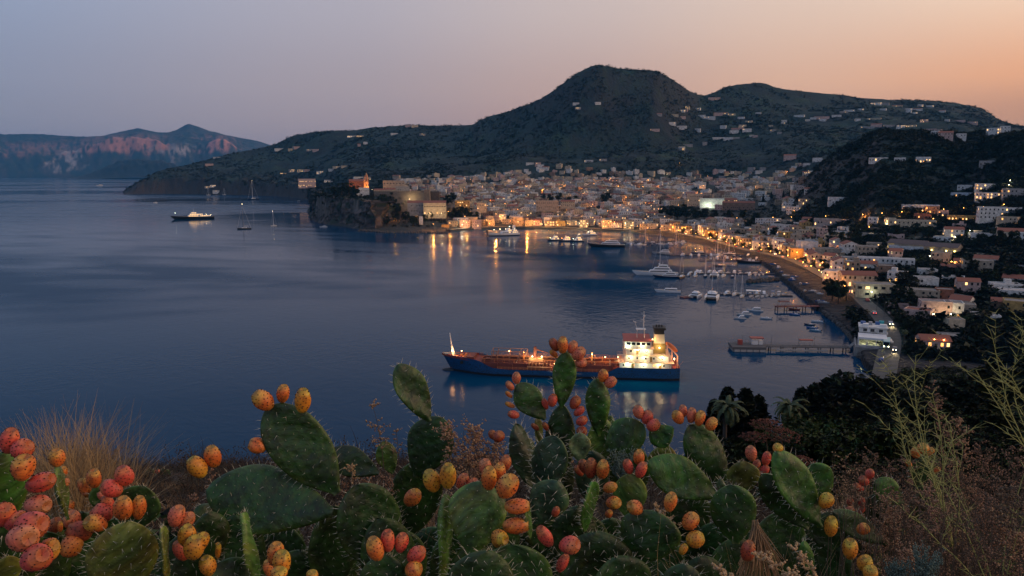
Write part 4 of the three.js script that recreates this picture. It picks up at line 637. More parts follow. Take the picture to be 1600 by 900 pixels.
{   // bushes clinging to the castle rock
  const l = []; for (let k = 0; k < 2600; k++) { const i = Math.floor(R(10, 378)), j = Math.floor(R(3, rockSkin.nv + 1)), q = (i * (rockSkin.nv + 1) + j) * 3, v = j / rockSkin.nv; if (fbm(i * 0.06 + 4, v * 5, 3) < R(-0.05, 0.3) - v * 0.16 && v < 0.96) continue; const s = R(0.8, 2.3) * (v > 0.94 ? 1.7 : 1); l.push(new THREE.Matrix4().makeScale(s, s * 0.9, s).setPosition(rockSkin.p[q], rockSkin.p[q + 1] + s * 0.2, rockSkin.p[q + 2])); }
  const m = new THREE.InstancedMesh(crownGeo(90, 1, 0.8, 1, 0.26, 9), LEAF.green, l.length); l.forEach((t, i) => { m.setMatrixAt(i, t); const c = R(0.5, 1.1); m.setColorAt(i, C(c, c, c)); }); m.name = 'cliff_scrub'; finish(m); scene.add(m); tag(m, 'green bushes clinging to the castle rock and its top edge', null, null, 'stuff');
}
const treeProto = {};
function makeTree(kind) {
  const g = new THREE.Group(), t = new MB(), form = kind === 'cypress' ? 'cone' : 'round';
  if (kind === 'palm') {
    t.tube([...Array(8)].map((_, k) => [Math.sin(k * 0.2) * 0.3, k * 1.0 - 0.5, 0]), (s) => 0.26 - s * 0.06, 7); const tr = t.build('trunk', trunkMat, g); tr.name = 'trunk';
    const f = new MB(); for (let k = 0; k < 26; k++) { const a = k * 2.4, e = 1.15 - (k / 26) * 1.7, L = R(2.2, 2.9); let px = 0, py = 6.6, pz = 0, q = e; for (let s = 0; s < 6; s++) { const st = L / 6, nx = px + Math.cos(a) * Math.cos(q) * st, ny = py + Math.sin(q) * st, nz = pz + Math.sin(a) * Math.cos(q) * st, w = 0.42 * (1 - s / 7) * (s ? 1 : 0.4); const sx = -Math.sin(a) * w, sz = Math.cos(a) * w, c = R(0.7, 1.2); f.color(c, c, c); for (const sd of [1, -1]) f.quad([px, py, pz], [nx, ny, nz], [nx + sd * sx * 0.9, ny - w * 0.5, nz + sd * sz * 0.9], [px + sd * sx, py - w * 0.5, pz + sd * sz]); px = nx; py = ny; pz = nz; q -= 0.34; } } const m = f.build('frond', LEAF.lit, g); tag(m, null, null, null, 'stuff');
  } else {
    const H = kind === 'cypress' ? 9 : 7, rx = kind === 'cypress' ? 2.2 : 3.4; t.cyl([0, -1, 0], [0, H * 0.55, 0], 0.3, 0.16, 7); for (let k = 0; k < 5; k++) { const a = k * 1.3; t.cyl([0, H * (0.3 + k * 0.05), 0], [Math.cos(a) * rx * 0.55, H * (0.55 + k * 0.06), Math.sin(a) * rx * 0.55], 0.1, 0.03, 5); } t.build('trunk', trunkMat, g);
    part(crownGeo(kind === 'cypress' ? 3000 : 1500, rx, kind === 'cypress' ? H * 0.5 : H * 0.36, rx, kind === 'cypress' ? 0.32 : 0.42, kind === 'cypress' ? 130 : 34, H * (kind === 'cypress' ? 0.56 : 0.68), form), 'crown', LEAF[kind === 'cypress' ? 'near' : kind === 'pine' ? 'near' : kind === 'olive' ? 'olive' : 'green'], g);
  }
  g.name = kind + '_tree'; return g;
}
const treeName = { round: 'round_tree', pine: 'dark_tree', cypress: 'cypress_tree', palm: 'palm_tree', olive: 'olive_tree' };
function tree(kind, p, s, label, group) {
  const proto = treeProto[kind] ??= makeTree(kind), c = proto.clone(); c.name = numbered(treeName[kind]); c.position.copy(p); c.rotation.y = R(0, 6.28); c.scale.set(s * R(0.9, 1.1), s, s * R(0.9, 1.1)); scene.add(c); return tag(c, label, kind === 'palm' ? 'palm tree' : 'tree', group);
}
const treeAt = (kind, px, py, s) => { const p = ground(px, py, 250); if (p) tree(kind, p, s, single({ round: 'round green tree ', pine: 'dark spreading tree ', cypress: 'dark pointed cypress ', palm: 'palm tree ', olive: 'grey-green olive tree ' }[kind] + where(px, py - 5))); };
for (const [k, x, y, s] of [['pine', 523, 308, 2.2], ['pine', 534, 306, 2.8], ['pine', 545, 307, 3], ['pine', 556, 308, 2.4], ['pine', 594, 290, 2], ['pine', 640, 300, 1.8], ['pine', 612, 322, 3], ['pine', 626, 324, 3.2], ['pine', 636, 328, 3], ['round', 598, 325, 2.8], ['pine', 588, 330, 2.6], ['pine', 604, 334, 2.6], ['round', 620, 337, 2.6], ['pine', 644, 334, 2.6], ['pine', 648, 338, 2.4], ['pine', 655, 338, 2.2], ['round', 618, 345, 2], ['round', 634, 348, 2.2], ['round', 604, 352, 1.7], ['round', 590, 348, 1.6], ['round', 646, 354, 2], ['round', 672, 345, 2], ['round', 686, 344, 2.2], ['round', 664, 350, 1.8], ['pine', 706, 346, 2.8], ['pine', 718, 346, 3], ['pine', 732, 346, 2.8], ['pine', 743, 348, 2.2], ['pine', 700, 322, 2.4], ['pine', 708, 316, 2.2], ['pine', 848, 316, 2.2], ['pine', 860, 318, 2.4], ['pine', 873, 316, 2.4], ['pine', 888, 322, 2.2], ['pine', 900, 318, 2], ['pine', 944, 320, 2.6], ['pine', 950, 316, 2.4], ['pine', 1012, 310, 1.8], ['pine', 1035, 340, 2.4], ['pine', 1046, 343, 2.8], ['pine', 1058, 345, 2.8], ['pine', 1072, 344, 2.6], ['pine', 1086, 346, 2.6], ['pine', 1100, 345, 2.4], ['pine', 1115, 347, 2.2], ['pine', 1068, 336, 2.2], ['pine', 1140, 345, 2], ['cypress', 1192, 318, 1.7], ['cypress', 1205, 312, 1.5], ['cypress', 1224, 310, 1.5], ['cypress', 1234, 311, 1.5], ['pine', 1160, 345, 2], ['pine', 1180, 350, 2], ['pine', 1170, 362, 2], ['pine', 1210, 372, 1.6], ['pine', 1300, 386, 1.9], ['pine', 1318, 392, 2.2], ['pine', 1330, 396, 2.2], ['pine', 1334, 384, 2.2], ['round', 1345, 372, 2], ['pine', 1376, 404, 1.4], ['round', 1300, 470, 1.6], ['round', 1310, 474, 1.8], ['palm', 1322, 470, 1.2], ['round', 1295, 462, 1.4], ['olive', 1410, 448, 1.3], ['olive', 1425, 455, 1.2], ['round', 1402, 470, 1.2], ['round', 1418, 474, 1.2], ['pine', 1512, 424, 1.3], ['pine', 1520, 427, 1.2], ['round', 1440, 512, 1.1], ['round', 1418, 520, 1.1], ['round', 1405, 512, 1.2], ['palm', 1396, 505, 0.9], ['round', 1392, 494, 1.1], ['palm', 1412, 536, 0.8], ['round', 1436, 530, 1], ['pine', 1520, 540, 1.3], ['round', 1580, 440, 1.4], ['round', 1550, 445, 1.3], ['pine', 1555, 390, 2], ['pine', 1580, 392, 2], ['pine', 1530, 392, 1.8], ['round', 1450, 375, 1.6], ['round', 1430, 370, 1.6], ['round', 1400, 372, 1.6], ['pine', 1320, 345, 1.8], ['round', 1290, 372, 1.6]]) treeAt(k, x, y, s);
for (let k = 60; k < 330; k += 9) { const a = roadPts[k], t = roadCurve.getTangent(k / 400), n = V(t.z, 0, -t.x).normalize(); if (n.x < 0) n.negate(); const p = V(a.x + n.x * 7.6, 0, a.z + n.z * 7.6), [px] = pxOf(V(p.x, 4, p.z)); if (px < 1040 || px > 1320 || rnd() < 0.3) continue; p.y = landAt(p.x, p.z); tree(rnd() < 0.3 ? 'palm' : 'round', p, R(0.65, 0.9), 'small street tree beside the lamp-lined promenade', 'promenade trees'); }

// ---------------------------------------------------------------- boats
reseed(41);
const BM = { white: M(0.72, 0.72, 0.72, 0.35), black: M(0.015, 0.017, 0.022, 0.35), navy: M(0.012, 0.03, 0.075, 0.4), grey: M(0.3, 0.31, 0.33, 0.5), deck: M(0.4, 0.3, 0.2, 0.7), glass: M(0.01, 0.012, 0.016, 0.12), turq: M(0.03, 0.35, 0.38, 0.7), blue: M(0.03, 0.12, 0.34, 0.5), red: M(0.32, 0.04, 0.03, 0.5), mast: M(0.55, 0.55, 0.56, 0.4), sail: M(0.5, 0.48, 0.45, 0.9), orange: M(0.5, 0.2, 0.05, 0.7), wood: MAT.wood };
// a hull with its bow at +x, waterline at y = 0
function hullInto(b, L, B, H, o = {}) {
  const n = 16, rings = [], deck = [];
  for (let i = 0; i <= n; i++) {
    const s = i / n, x = (s - 0.5) * L, f = s < 0.45 ? lerp(o.stern ?? 0.86, 1, sstep(0, 0.45, s)) : Math.max(0.015, 1 - ((s - 0.45) / 0.55) ** 2.3), w = B / 2 * f, sh = H * (1 + (o.sheer ?? 0.35) * s ** 2.2), rk = (o.rake ?? 0.1) * L * s ** 4, low = s > 0.5 ? 1 - (s - 0.5) * 0.9 : 1;
    const q = [[x + rk, sh, w], [x + rk * 0.6, sh * 0.5, w * lerp(1, 0.92, s)], [x - 0.01, 0, w * 0.9 * low], [x, -0.5, w * 0.5 * low], [x, -0.6, 0], [x, -0.5, -w * 0.5 * low], [x - 0.01, 0, -w * 0.9 * low], [x + rk * 0.6, sh * 0.5, -w * lerp(1, 0.92, s)], [x + rk, sh, -w]]; rings.push(q.reverse()); deck.push([x + rk, sh - 0.12, w * 0.97]);
  }
  b.skin(rings); const r0 = rings[0]; for (let k = 1; k + 1 < r0.length; k++) b.tri(r0[0], r0[k + 1], r0[k]); return deck;
}
const deckInto = (b, d, inset = 1) => { for (let i = 0; i + 1 < d.length; i++) { const p = d[i], q = d[i + 1]; b.quad([p[0], p[1], p[2] * inset], [q[0], q[1], q[2] * inset], [q[0], q[1], -q[2] * inset], [p[0], p[1], -p[2] * inset]); } };
function tierInto(b, x0, x1, y0, y1, w, rake = 0.5) {   // a deckhouse with sloping front
  const h = y1 - y0, a = [[x0, y0, w / 2], [x1, y0, w / 2 * 0.82], [x1 - h * rake * 1.6, y1, w / 2 * 0.78], [x0 + h * 0.25, y1, w / 2 * 0.9]], m = a.map(([x, y, z]) => [x, y, -z]);
  b.quad(...a).quad(m[1], m[0], m[3], m[2]).quad(a[1], m[1], m[2], a[2]).quad(m[0], a[0], a[3], m[3]).quad(a[3], a[2], m[2], m[3]);
}
function motorYacht(g, L, o = {}) {
  const B = L * (o.beam ?? 0.24), H = L * (o.free ?? 0.075), h = new MB(), d = hullInto(h, L, B, H, { rake: 0.12, sheer: 0.5 }); h.build('hull', o.hull ?? BM.white, g);
  const dk = new MB(); deckInto(dk, d); dk.build('deck', BM.deck, g); const T = o.tiers ?? 2, cab = new MB(), win = new MB(); let y = H * 0.97, x0 = -L * 0.36, x1 = L * 0.22;
  for (let t = 0; t < T; t++) { const th = Math.max(1.5, L * 0.062), w = B * (0.78 - t * 0.1); tierInto(cab, x0, x1, y, y + th, w); tierInto(win, x0 + L * 0.03, x1 - th * 0.42, y + th * 0.36, y + th * 0.74, w * 1.015, 0.5); y += th; x0 += L * 0.05; x1 -= L * 0.11; }
  cab.build('cabin', BM.white, g); win.build('window', o.lit ? MAT.warm : BM.glass, g);
  const m = new MB(); m.cyl([-L * 0.1, y, 0], [-L * 0.13, y + L * 0.08, 0], 0.12, 0.05, 5).cyl([-L * 0.14, y + L * 0.04, -B * 0.16], [-L * 0.14, y + L * 0.04, B * 0.16], 0.05, 0.05, 4); if (L > 18) m.ball(-L * 0.04, y + 0.6, B * 0.12, 0.5, 0.6, 0.5, 8, 6).ball(-L * 0.04, y + 0.6, -B * 0.12, 0.5, 0.6, 0.5, 8, 6); m.build('mast', BM.white, g);
  const r = new MB(); for (let k = 3; k < d.length - 1; k++) for (const s of [1, -1]) { r.cyl([d[k][0], d[k][1], s * d[k][2] * 0.97], [d[k][0], d[k][1] + 0.8, s * d[k][2] * 0.97], 0.025, 0.025, 3); r.cyl([d[k][0], d[k][1] + 0.8, s * d[k][2] * 0.97], [d[k + 1][0], d[k + 1][1] + 0.8, s * d[k + 1][2] * 0.97], 0.025, 0.025, 3); } r.build('railing', BM.mast, g);
  return g;
}
function sailBoat(g, L, o = {}) {
  const B = L * 0.27, H = L * 0.085, h = new MB(), d = hullInto(h, L, B, H, { rake: 0.06, sheer: 0.25, stern: 0.7 }); h.build('hull', o.hull ?? BM.white, g); const dk = new MB(); deckInto(dk, d); dk.build('deck', BM.deck, g);
  const c = new MB(), w = new MB(); tierInto(c, -L * 0.18, L * 0.2, H, H + L * 0.05, B * 0.55); tierInto(w, -L * 0.12, L * 0.12, H + L * 0.015, H + L * 0.036, B * 0.56); c.build('cabin', BM.white, g); w.build('window', BM.glass, g);
  const mh = o.mast ?? L * 1.3, m = new MB(), t = clamp(-g.position.z * 0.00032, 0.09, 0.5); m.cyl([L * 0.08, H, 0], [L * 0.08, H + mh, 0], t, t * 0.6, 6); for (const s of [0.35, 0.65]) m.cyl([L * 0.08, H + mh * s, -B * 0.28], [L * 0.08, H + mh * s, B * 0.28], 0.04, 0.04, 4); m.build('mast', o.dark ? BM.black : BM.mast, g);
  const bm = new MB(); bm.cyl([L * 0.08, H + L * 0.13, 0], [-L * 0.33, H + L * 0.13, 0], 0.08, 0.08, 5); bm.build('boom', BM.mast, g); const sl = new MB(); sl.tube([[L * 0.06, H + L * 0.15, 0], [-L * 0.1, H + L * 0.155, 0], [-L * 0.32, H + L * 0.148, 0]], (q) => L * 0.016 * (1 - q * 0.5), 7); sl.build('furled_sail', o.cover ?? BM.sail, g);
  const st = new MB(), e = clamp(-g.position.z * 0.0001, 0.03, 0.2); for (const [x, z] of [[L * 0.52, 0], [-L * 0.48, 0], [L * 0.06, B * 0.45], [L * 0.06, -B * 0.45]]) st.cyl([L * 0.08, H + mh * 0.97, 0], [x, H * 1.1, z], e, e, 3); st.build('rigging', BM.mast, g);
  if (o.light) { const l = new MB(); l.ball(L * 0.08, H + mh + 0.3, 0, 0.22, 0.22, 0.22, 8, 6); l.build('mast_light', MAT.bulbW, g); lampLight(g, L * 0.08, H + mh + 0.3, 0, WARM, 30); }
}
function catamaran(g, L, o = {}) {
  const B = L * 0.52, H = L * 0.11; for (const s of [1, -1]) { const h = new MB(); h.m = new THREE.Matrix4().makeTranslation(0, 0, s * B * 0.4); const d = hullInto(h, L, B * 0.2, H, { rake: 0.03, sheer: 0.15, stern: 0.8 }); deckInto(h, d); h.m = null; h.build('hull', BM.white, g); }
  const c = new MB(); c.box(-L * 0.42, H * 0.55, -B * 0.46, L * 0.14, H * 1.02, B * 0.46); tierInto(c, -L * 0.34, L * 0.16, H * 1.02, H + L * 0.12, B * 0.74, 0.7); tierInto(c, -L * 0.28, -L * 0.02, H + L * 0.121, H + L * 0.16, B * 0.5, 0.3); c.build('bridge_deck', BM.white, g);
  const w = new MB(); tierInto(w, -L * 0.33, L * 0.125, H + L * 0.035, H + L * 0.085, B * 0.75, 0.7); w.build('window', o.lit ? MAT.warm : BM.glass, g); const n = new MB(); n.quad([L * 0.14, H * 0.9, B * 0.34], [L * 0.42, H * 0.9, B * 0.34], [L * 0.42, H * 0.9, -B * 0.34], [L * 0.14, H * 0.9, -B * 0.34]); n.build('trampoline', BM.black, g);
  if (o.mast) { const m = new MB(); m.cyl([L * 0.05, H, 0], [L * 0.05, H + o.mast, 0], 0.16, 0.09, 6); m.build('mast', BM.mast, g); const bm = new MB(); bm.tube([[L * 0.04, H + L * 0.24, 0], [-L * 0.4, H + L * 0.24, 0]], (q) => 0.28 - q * 0.12, 6); bm.build('boom', o.cover ?? BM.sail, g); const st = new MB(); for (const [x, z] of [[L * 0.46, 0], [-L * 0.1, B * 0.44], [-L * 0.1, -B * 0.44]]) st.cyl([L * 0.05, H + o.mast * 0.96, 0], [x, H, z], 0.03, 0.03, 3); st.build('rigging', BM.mast, g); }
}
function openBoat(g, L, o = {}) {
  const B = L * 0.36, H = L * 0.1, h = new MB(), d = hullInto(h, L, B, H, { rake: 0.08, sheer: 0.5 }); h.build('hull', o.hull ?? BM.white, g); const i = new MB(); deckInto(i, d.map(([x, y, w]) => [x * 0.94, y * 0.86, w]), 0.84); i.build('deck', o.deck ?? BM.grey, g);
  const c = new MB(); c.cbox(-L * 0.04, H * 0.9, 0, L * 0.12, L * 0.09, B * 0.3).cbox(-L * 0.2, H * 0.9, 0, L * 0.1, L * 0.06, B * 0.6); c.build('console', BM.white, g); const e = new MB(); e.cbox(-L * 0.53, H * 0.5, 0, L * 0.07, L * 0.12, B * 0.16); e.build('outboard_motor', BM.black, g);
  if (o.canopy) { const k = new MB(); k.box(-L * 0.28, H + L * 0.24, -B * 0.42, L * 0.12, H + L * 0.255, B * 0.42); for (const x of [-0.26, 0.1]) for (const z of [-0.4, 0.4]) k.cyl([L * x, H * 0.9, B * z], [L * x, H + L * 0.24, B * z], 0.03, 0.03, 4); k.build('canopy', o.canopy, g); }
}
const headL = (p, turn = 0) => Math.PI + Math.atan2(p.x, -p.z) * -1 + turn;   // bow towards the left of the view
function boat(kind, px, py, Lpx, turn, label, o = {}, group) {
  const p = level(px, py, 0), L = o.L ?? Lpx * mpp(-p.z), g = thing({ m: 'motor_yacht', s: 'sailboat', c: 'catamaran', o: 'small_boat' }[kind], label, { m: 'motor yacht', s: 'sailboat', c: 'catamaran', o: 'boat' }[kind], p, headL(p, turn), group);
  ({ m: motorYacht, s: sailBoat, c: catamaran, o: openBoat })[kind](g, L, o); return g;
}
boat('m', 1027, 430, 64, 0.1, 'large white three-deck motor yacht, longest in the marina', { tiers: 3, beam: 0.22 });
boat('m', 1043, 434, 38, 0.08, 'dark-hulled motor yacht lying in front of the big white three-deck one', { tiers: 2, hull: BM.navy });
boat('m', 1045, 457, 37, 0.05, 'white sport yacht at anchor alone below the big marina yachts', { tiers: 1, free: 0.09, beam: 0.26 });
boat('c', 1086, 464, 0, 1.35, 'white power catamaran berthed at the end of the reddish pontoon', { L: 13 });
boat('c', 1112, 467, 0, 1.5, 'large white sailing catamaran with orange boom cover and tall mast', { L: 17, mast: 27, cover: BM.orange });
boat('m', 950, 386, 52, 0.06, 'black-hulled motor yacht with white decks off the harbour quay', { tiers: 2, hull: BM.black, beam: 0.2 });
for (const [x, y, L, t, k, lb, o] of [
  [1065, 434, 0, 1.4, 's', 'dark wooden sailing boat with bare mast at the left end of the boat row', { L: 15, mast: 20, dark: true, hull: BM.wood }], [1076, 431, 0, 1.3, 'm', 'grey-white cabin boat beside the dark wooden sailing boat', { L: 9, tiers: 1, hull: BM.grey }], [1086, 432, 0, 1.4, 'm', 'round white cabin cruiser, second cruiser of the boat row', { L: 10, tiers: 2 }], [1094, 427, 0, 1.4, 'm', 'white cruiser moored behind the round white one', { L: 10, tiers: 1 }], [1102, 432, 0, 1.5, 's', 'sailboat with orange canopy in the middle of the boat row', { L: 11, mast: 16, cover: BM.orange, hull: BM.navy }], [1116, 432, 0, 1.5, 'c', 'wide white catamaran in the middle of the boat row with a tall mast', { L: 13, mast: 21 }], [1130, 432, 0, 1.4, 's', 'sailboat with turquoise sail covers right of the wide catamaran', { L: 12, mast: 17, cover: BM.turq }], [1144, 433, 0, 1.5, 'o', 'dark open boat right of the turquoise covers', { L: 8, hull: BM.navy }], [1156, 428, 0, 1.2, 'o', 'grey dinghy at the right of the boat row pontoon', { L: 7 }], [1171, 430, 0, 1.4, 'm', 'small white cruiser with pointed bow near the beach end of the row', { L: 9, tiers: 1 }], [1180, 430, 0, 1.5, 'o', 'first small white boat at the beach end of the row', { L: 6 }], [1186, 430, 0, 1.6, 'o', 'second small white boat at the beach end of the row', { L: 6 }], [1192, 429, 0, 1.5, 'o', 'last small white boat at the beach end of the row', { L: 6 }],
  [1148, 461, 0, 1.3, 's', 'sailboat with pale mast left of the white pontoon canopy', { L: 11, mast: 15 }], [1159, 464, 0, 1.4, 's', 'sailboat with dark boom just left of the white canopy', { L: 10, mast: 14, cover: BM.navy }], [1173, 464, 0, 1.3, 'o', 'red-decked rubber boat under the white pontoon canopy', { L: 6.5, deck: BM.red }], [1183, 464, 0, 1.2, 'o', 'white dinghy at the right end of the pontoon canopy', { L: 6 }], [1191, 464, 0, 1.4, 'o', 'white dinghy one place right of the pontoon canopy', { L: 6 }], [1198, 463, 0, 1.4, 'o', 'white dinghy two places right of the pontoon canopy', { L: 6 }], [1206, 463, 0, 1.3, 'o', 'white dinghy three places right of the pontoon canopy', { L: 6 }], [1215, 463, 0, 1, 'o', 'dark dinghy at the beach end of the canopy pontoon', { L: 6.5, hull: BM.grey }],
  [1036, 397, 28, 0.1, 'm', 'grey-white motor yacht at the outer end of the long middle pontoon', { tiers: 2, hull: BM.grey }], [1092, 396, 20, 0.2, 'm', 'dark blue cabin boat behind the long middle pontoon', { tiers: 1, hull: BM.navy }], [1122, 399, 15, 0.4, 's', 'white sailboat at the inner end of the middle pontoon', { mast: 20 }], [1140, 397, 18, 0.2, 's', 'sailboat with red-brown cover near the shore end of the middle pontoon', { mast: 18, cover: BM.red }], [1033, 428, 0, 0.3, 's', 'sailboat with the tallest white mast rising behind the big yacht', { L: 16, mast: 30 }], [1170, 411, 34, 0.1, 'o', 'long dark barge at the end of the thin dark pontoon', { hull: BM.black }], [1123, 416, 14, 0.1, 'o', 'dark low boat between the two rows of moored boats', { hull: BM.black, L: 9 }], [1144, 416, 12, 0, 'o', 'grey low boat right of the dark low one between the rows', { hull: BM.grey, L: 8 }],
  [985, 380, 12, 0.2, 's', 'sailboat right of the black-hulled yacht', { mast: 16 }], [998, 383, 14, 0.3, 'm', 'white cruiser nearest the black-hulled yacht in the inner harbour', { tiers: 1 }], [1009, 381, 12, 0.4, 's', 'sailboat in the middle of the inner harbour group', { mast: 17, hull: BM.navy }], [1019, 380, 12, 0.2, 'm', 'small dark cruiser in the inner harbour group', { tiers: 1, hull: BM.navy }], [1032, 382, 14, 0.3, 's', 'white sailboat near the right of the inner harbour group', { mast: 18 }], [1046, 382, 12, 0.3, 'm', 'white cruiser near the right of the inner harbour group', { tiers: 1 }], [1057, 380, 12, 0.4, 's', 'grey sailboat last but one of the inner harbour group', { mast: 16, hull: BM.grey }], [1066, 379, 12, 0.3, 'm', 'rightmost cruiser of the inner harbour group', { tiers: 1 }],
  [1157, 498, 18, 0.2, 'm', 'white speedboat with dark cockpit, lowest of the three anchored together', { tiers: 1, beam: 0.34 }], [1163, 492, 21, 0.15, 'm', 'white speedboat in the middle of the three anchored together', { tiers: 1, beam: 0.34 }], [1180, 486, 24, 0.05, 'm', 'largest white speedboat, topmost of the three anchored together', { tiers: 1, beam: 0.32 }], [1197, 498, 17, 0.1, 'o', 'white open boat anchored right of the three speedboats', {}], [1241, 484, 16, 0.05, 'o', 'red-sided boat moored under the red pier', { hull: BM.red, canopy: BM.white }], [1242, 492, 15, -0.1, 'o', 'blue open boat just below the red pier', { hull: BM.blue }], [1277, 503, 17, 0.1, 'o', 'white open boat, topmost of the four near the seawall', {}], [1265, 508, 15, -0.05, 'o', 'dark blue boat, second of the four near the seawall', { hull: BM.navy }], [1269, 513, 16, 0.1, 'o', 'bright blue boat, third of the four near the seawall', { hull: BM.blue }], [1274, 517, 17, -0.1, 'o', 'pale blue boat, lowest of the four near the seawall', { hull: M(0.25, 0.4, 0.5, 0.5) }],
  [382, 358, 20, 0.1, 's', 'dark-hulled sailing yacht with tall mast in the open bay', { mast: 33, hull: BM.black, dark: true, light: true }], [428, 353, 10, 0.5, 's', 'small white sailboat right of the dark sailing yacht', { mast: 21, light: true }], [396, 312, 16, 0.3, 's', 'big sailing yacht at anchor under the headland', { mast: 52, hull: BM.navy, light: true }], [326, 305, 6, 0.2, 's', 'faint white sailboat under the left headland', { mast: 24 }], [351, 304.5, 6, 0.2, 's', 'second faint sailboat right of the one under the left headland', { mast: 22 }], [506, 355, 11, 0.1, 'm', 'small white motorboat close to the foot of the castle rock', { tiers: 1 }], [489, 312.5, 5, 0.3, 's', 'sailboat in the small bay behind the castle rock', { mast: 26 }], [466, 315, 8, 0.2, 'm', 'low dark motorboat in the small bay behind the rock', { tiers: 1, hull: BM.navy }], [243, 317, 6, 0.1, 'm', 'tiny far motorboat left of the coastguard ship', { tiers: 1 }], [156, 290, 9, 0.1, 'm', 'tiny far ferry with a red light before the islet', { tiers: 2 }],
]) boat(k, x, y, L, t, lb, o ?? {});
for (const [x0, x1, y0, y1, n, nm] of [[1072, 1192, 426.5, 427.5, 12, 'on the far side of the boat row pontoon'], [1062, 1186, 400, 400.5, 11, 'along the near side of the long middle pontoon'], [1100, 1192, 404.5, 405.5, 7, 'along the thin dark pontoon'], [1132, 1232, 460, 460.5, 9, 'behind the canopy pontoon'], [980, 1070, 383.5, 381, 8, 'in the inner harbour']]) for (let k = 0; k < n; k++) { const x = lerp(x0, x1, (k + R(0.2, 0.8)) / n), y = lerp(y0, y1, k / n), c = pick([['white', BM.white], ['white', BM.white], ['white', BM.white], ['blue', BM.blue], ['dark', BM.navy]]), m = rnd() < 0.45; boat(m ? 'm' : 'o', x, y, 0, R(1.1, 1.7), single(`small ${c[0]} ${m ? 'cabin boat' : 'open boat'} moored ${nm}`), m ? { L: R(7.5, 10.5), tiers: 1, hull: c[1], beam: 0.32 } : { L: R(5.5, 8), hull: c[1], canopy: rnd() < 0.25 ? pick([BM.white, BM.blue]) : undefined }); }
// lit excursion boats, coastguard ship, ferry
function liner(px, py, Lpx, turn, label, category, name, o) {
  const p = level(px, py, 0), L = Lpx * mpp(-p.z), B = L * (o.beam ?? 0.2), H = L * (o.free ?? 0.07), g = thing(name, label, category, p, headL(p, turn)), h = new MB(), d = hullInto(h, L, B, H, { rake: 0.1, sheer: o.sheer ?? 0.5 }); h.build('hull', o.hull, g);
  const bt = new MB(); hullInto(bt, L * 0.998, B * 1.012, H * 0.28, { rake: 0.02, sheer: 0 }); bt.build('boot_stripe', BM.black, g); const dk = new MB(); deckInto(dk, d); dk.build('deck', o.deck ?? BM.deck, g);
  let y = H * 0.96; o.tiers.forEach(([x0, x1, th, w], t) => { const c = new MB(); tierInto(c, x0 * L, x1 * L, y, y + th, B * w, 0.35); c.build('deckhouse', BM.white, g); const n = Math.floor((x1 - x0) * L / 2.6); for (let k = 0; k < n; k++) { const x = lerp(x0, x1, (k + 0.6) / (n + 0.8)) * L, wd = new MB(); for (const s of [1, -1]) wd.box(x - 0.6, y + th * 0.35, s * B * w * 0.5 * 0.9 - (s > 0 ? 0 : 0.16), x + 0.6, y + th * 0.72, s * B * w * 0.5 * 0.9 + (s > 0 ? 0.16 : 0)); if (k < 26) wd.build('window', rnd() < (o.lit ?? 0.6) ? MAT.warmB : BM.glass, g); } y += th; });
  const m = new MB(), mx = (o.mastX ?? 0.05) * L; m.cyl([mx, y, 0], [mx - 0.4, y + L * 0.12, 0], 0.22, 0.08, 6).cyl([mx, y + L * 0.07, -B * 0.25], [mx, y + L * 0.07, B * 0.25], 0.06, 0.06, 4); m.build('mast', BM.white, g);
  if (o.funnel) { const f = new MB(); f.box(o.funnel * L - 1.6, y - 1, -1.4, o.funnel * L + 1.6, y + 3.4, 1.4, 0.35); f.build('funnel', o.funnelMat ?? BM.blue, g); }
  for (const [x, dy, z, I, col] of o.lamps) { const b = new MB(); b.ball(x * L, H + dy, z * B, 0.26, 0.26, 0.26, 8, 6); b.build('deck_lamp', col === 'g' ? MAT.bulbC : col === 'o' ? MAT.bulbO : MAT.bulbW, g); lampLight(g, x * L, H + dy, z * B, col === 'g' ? COOL : col === 'o' ? ORANGE : WARM, I); }
  if (o.ramp) { const r = new MB(); r.box(L * 0.53, 0.6, -B * 0.42, L * 0.55, H * 2.6, B * 0.42); r.build('bow_ramp', BM.black, g); }
  return g;
}
liner(304, 342, 57, 0.03, 'dark-hulled coastguard ship with a glowing white superstructure far out in the bay', 'ship', 'coastguard_ship', { hull: BM.black, beam: 0.15, free: 0.062, lit: 0.85, tiers: [[-0.4, 0.18, 2.6, 0.85], [-0.22, 0.14, 2.6, 0.7], [-0.06, 0.1, 2.6, 0.55]], mastX: 0.02, lamps: [[-0.3, 3.2, 0.3, 120], [-0.15, 3.5, 0.46, 160], [-0.02, 3.5, 0.46, 160], [0.08, 6, 0.35, 80], [0.47, 7, 0, 20, 'g'], [-0.42, 2, 0.35, 90]] });
liner(787, 368, 50, 0.32, 'white car ferry with a black raised bow ramp at the quay', 'ferry', 'ferry', { hull: BM.white, beam: 0.22, free: 0.075, sheer: 0.3, ramp: true, lit: 0.7, deck: M(0.05, 0.2, 0.12, 0.8), tiers: [[-0.46, 0.1, 2.3, 0.95], [-0.42, -0.08, 2.2, 0.8], [-0.2, -0.1, 2, 0.6]], funnel: -0.34, funnelMat: BM.white, mastX: -0.2, lamps: [[0.1, 5, 0.3, 260], [-0.1, 5, 0.46, 300], [-0.22, 8, 0.4, 300, 'g'], [-0.4, 5, 0.46, 260], [0.3, 4.5, 0.2, 160, 'g']] });
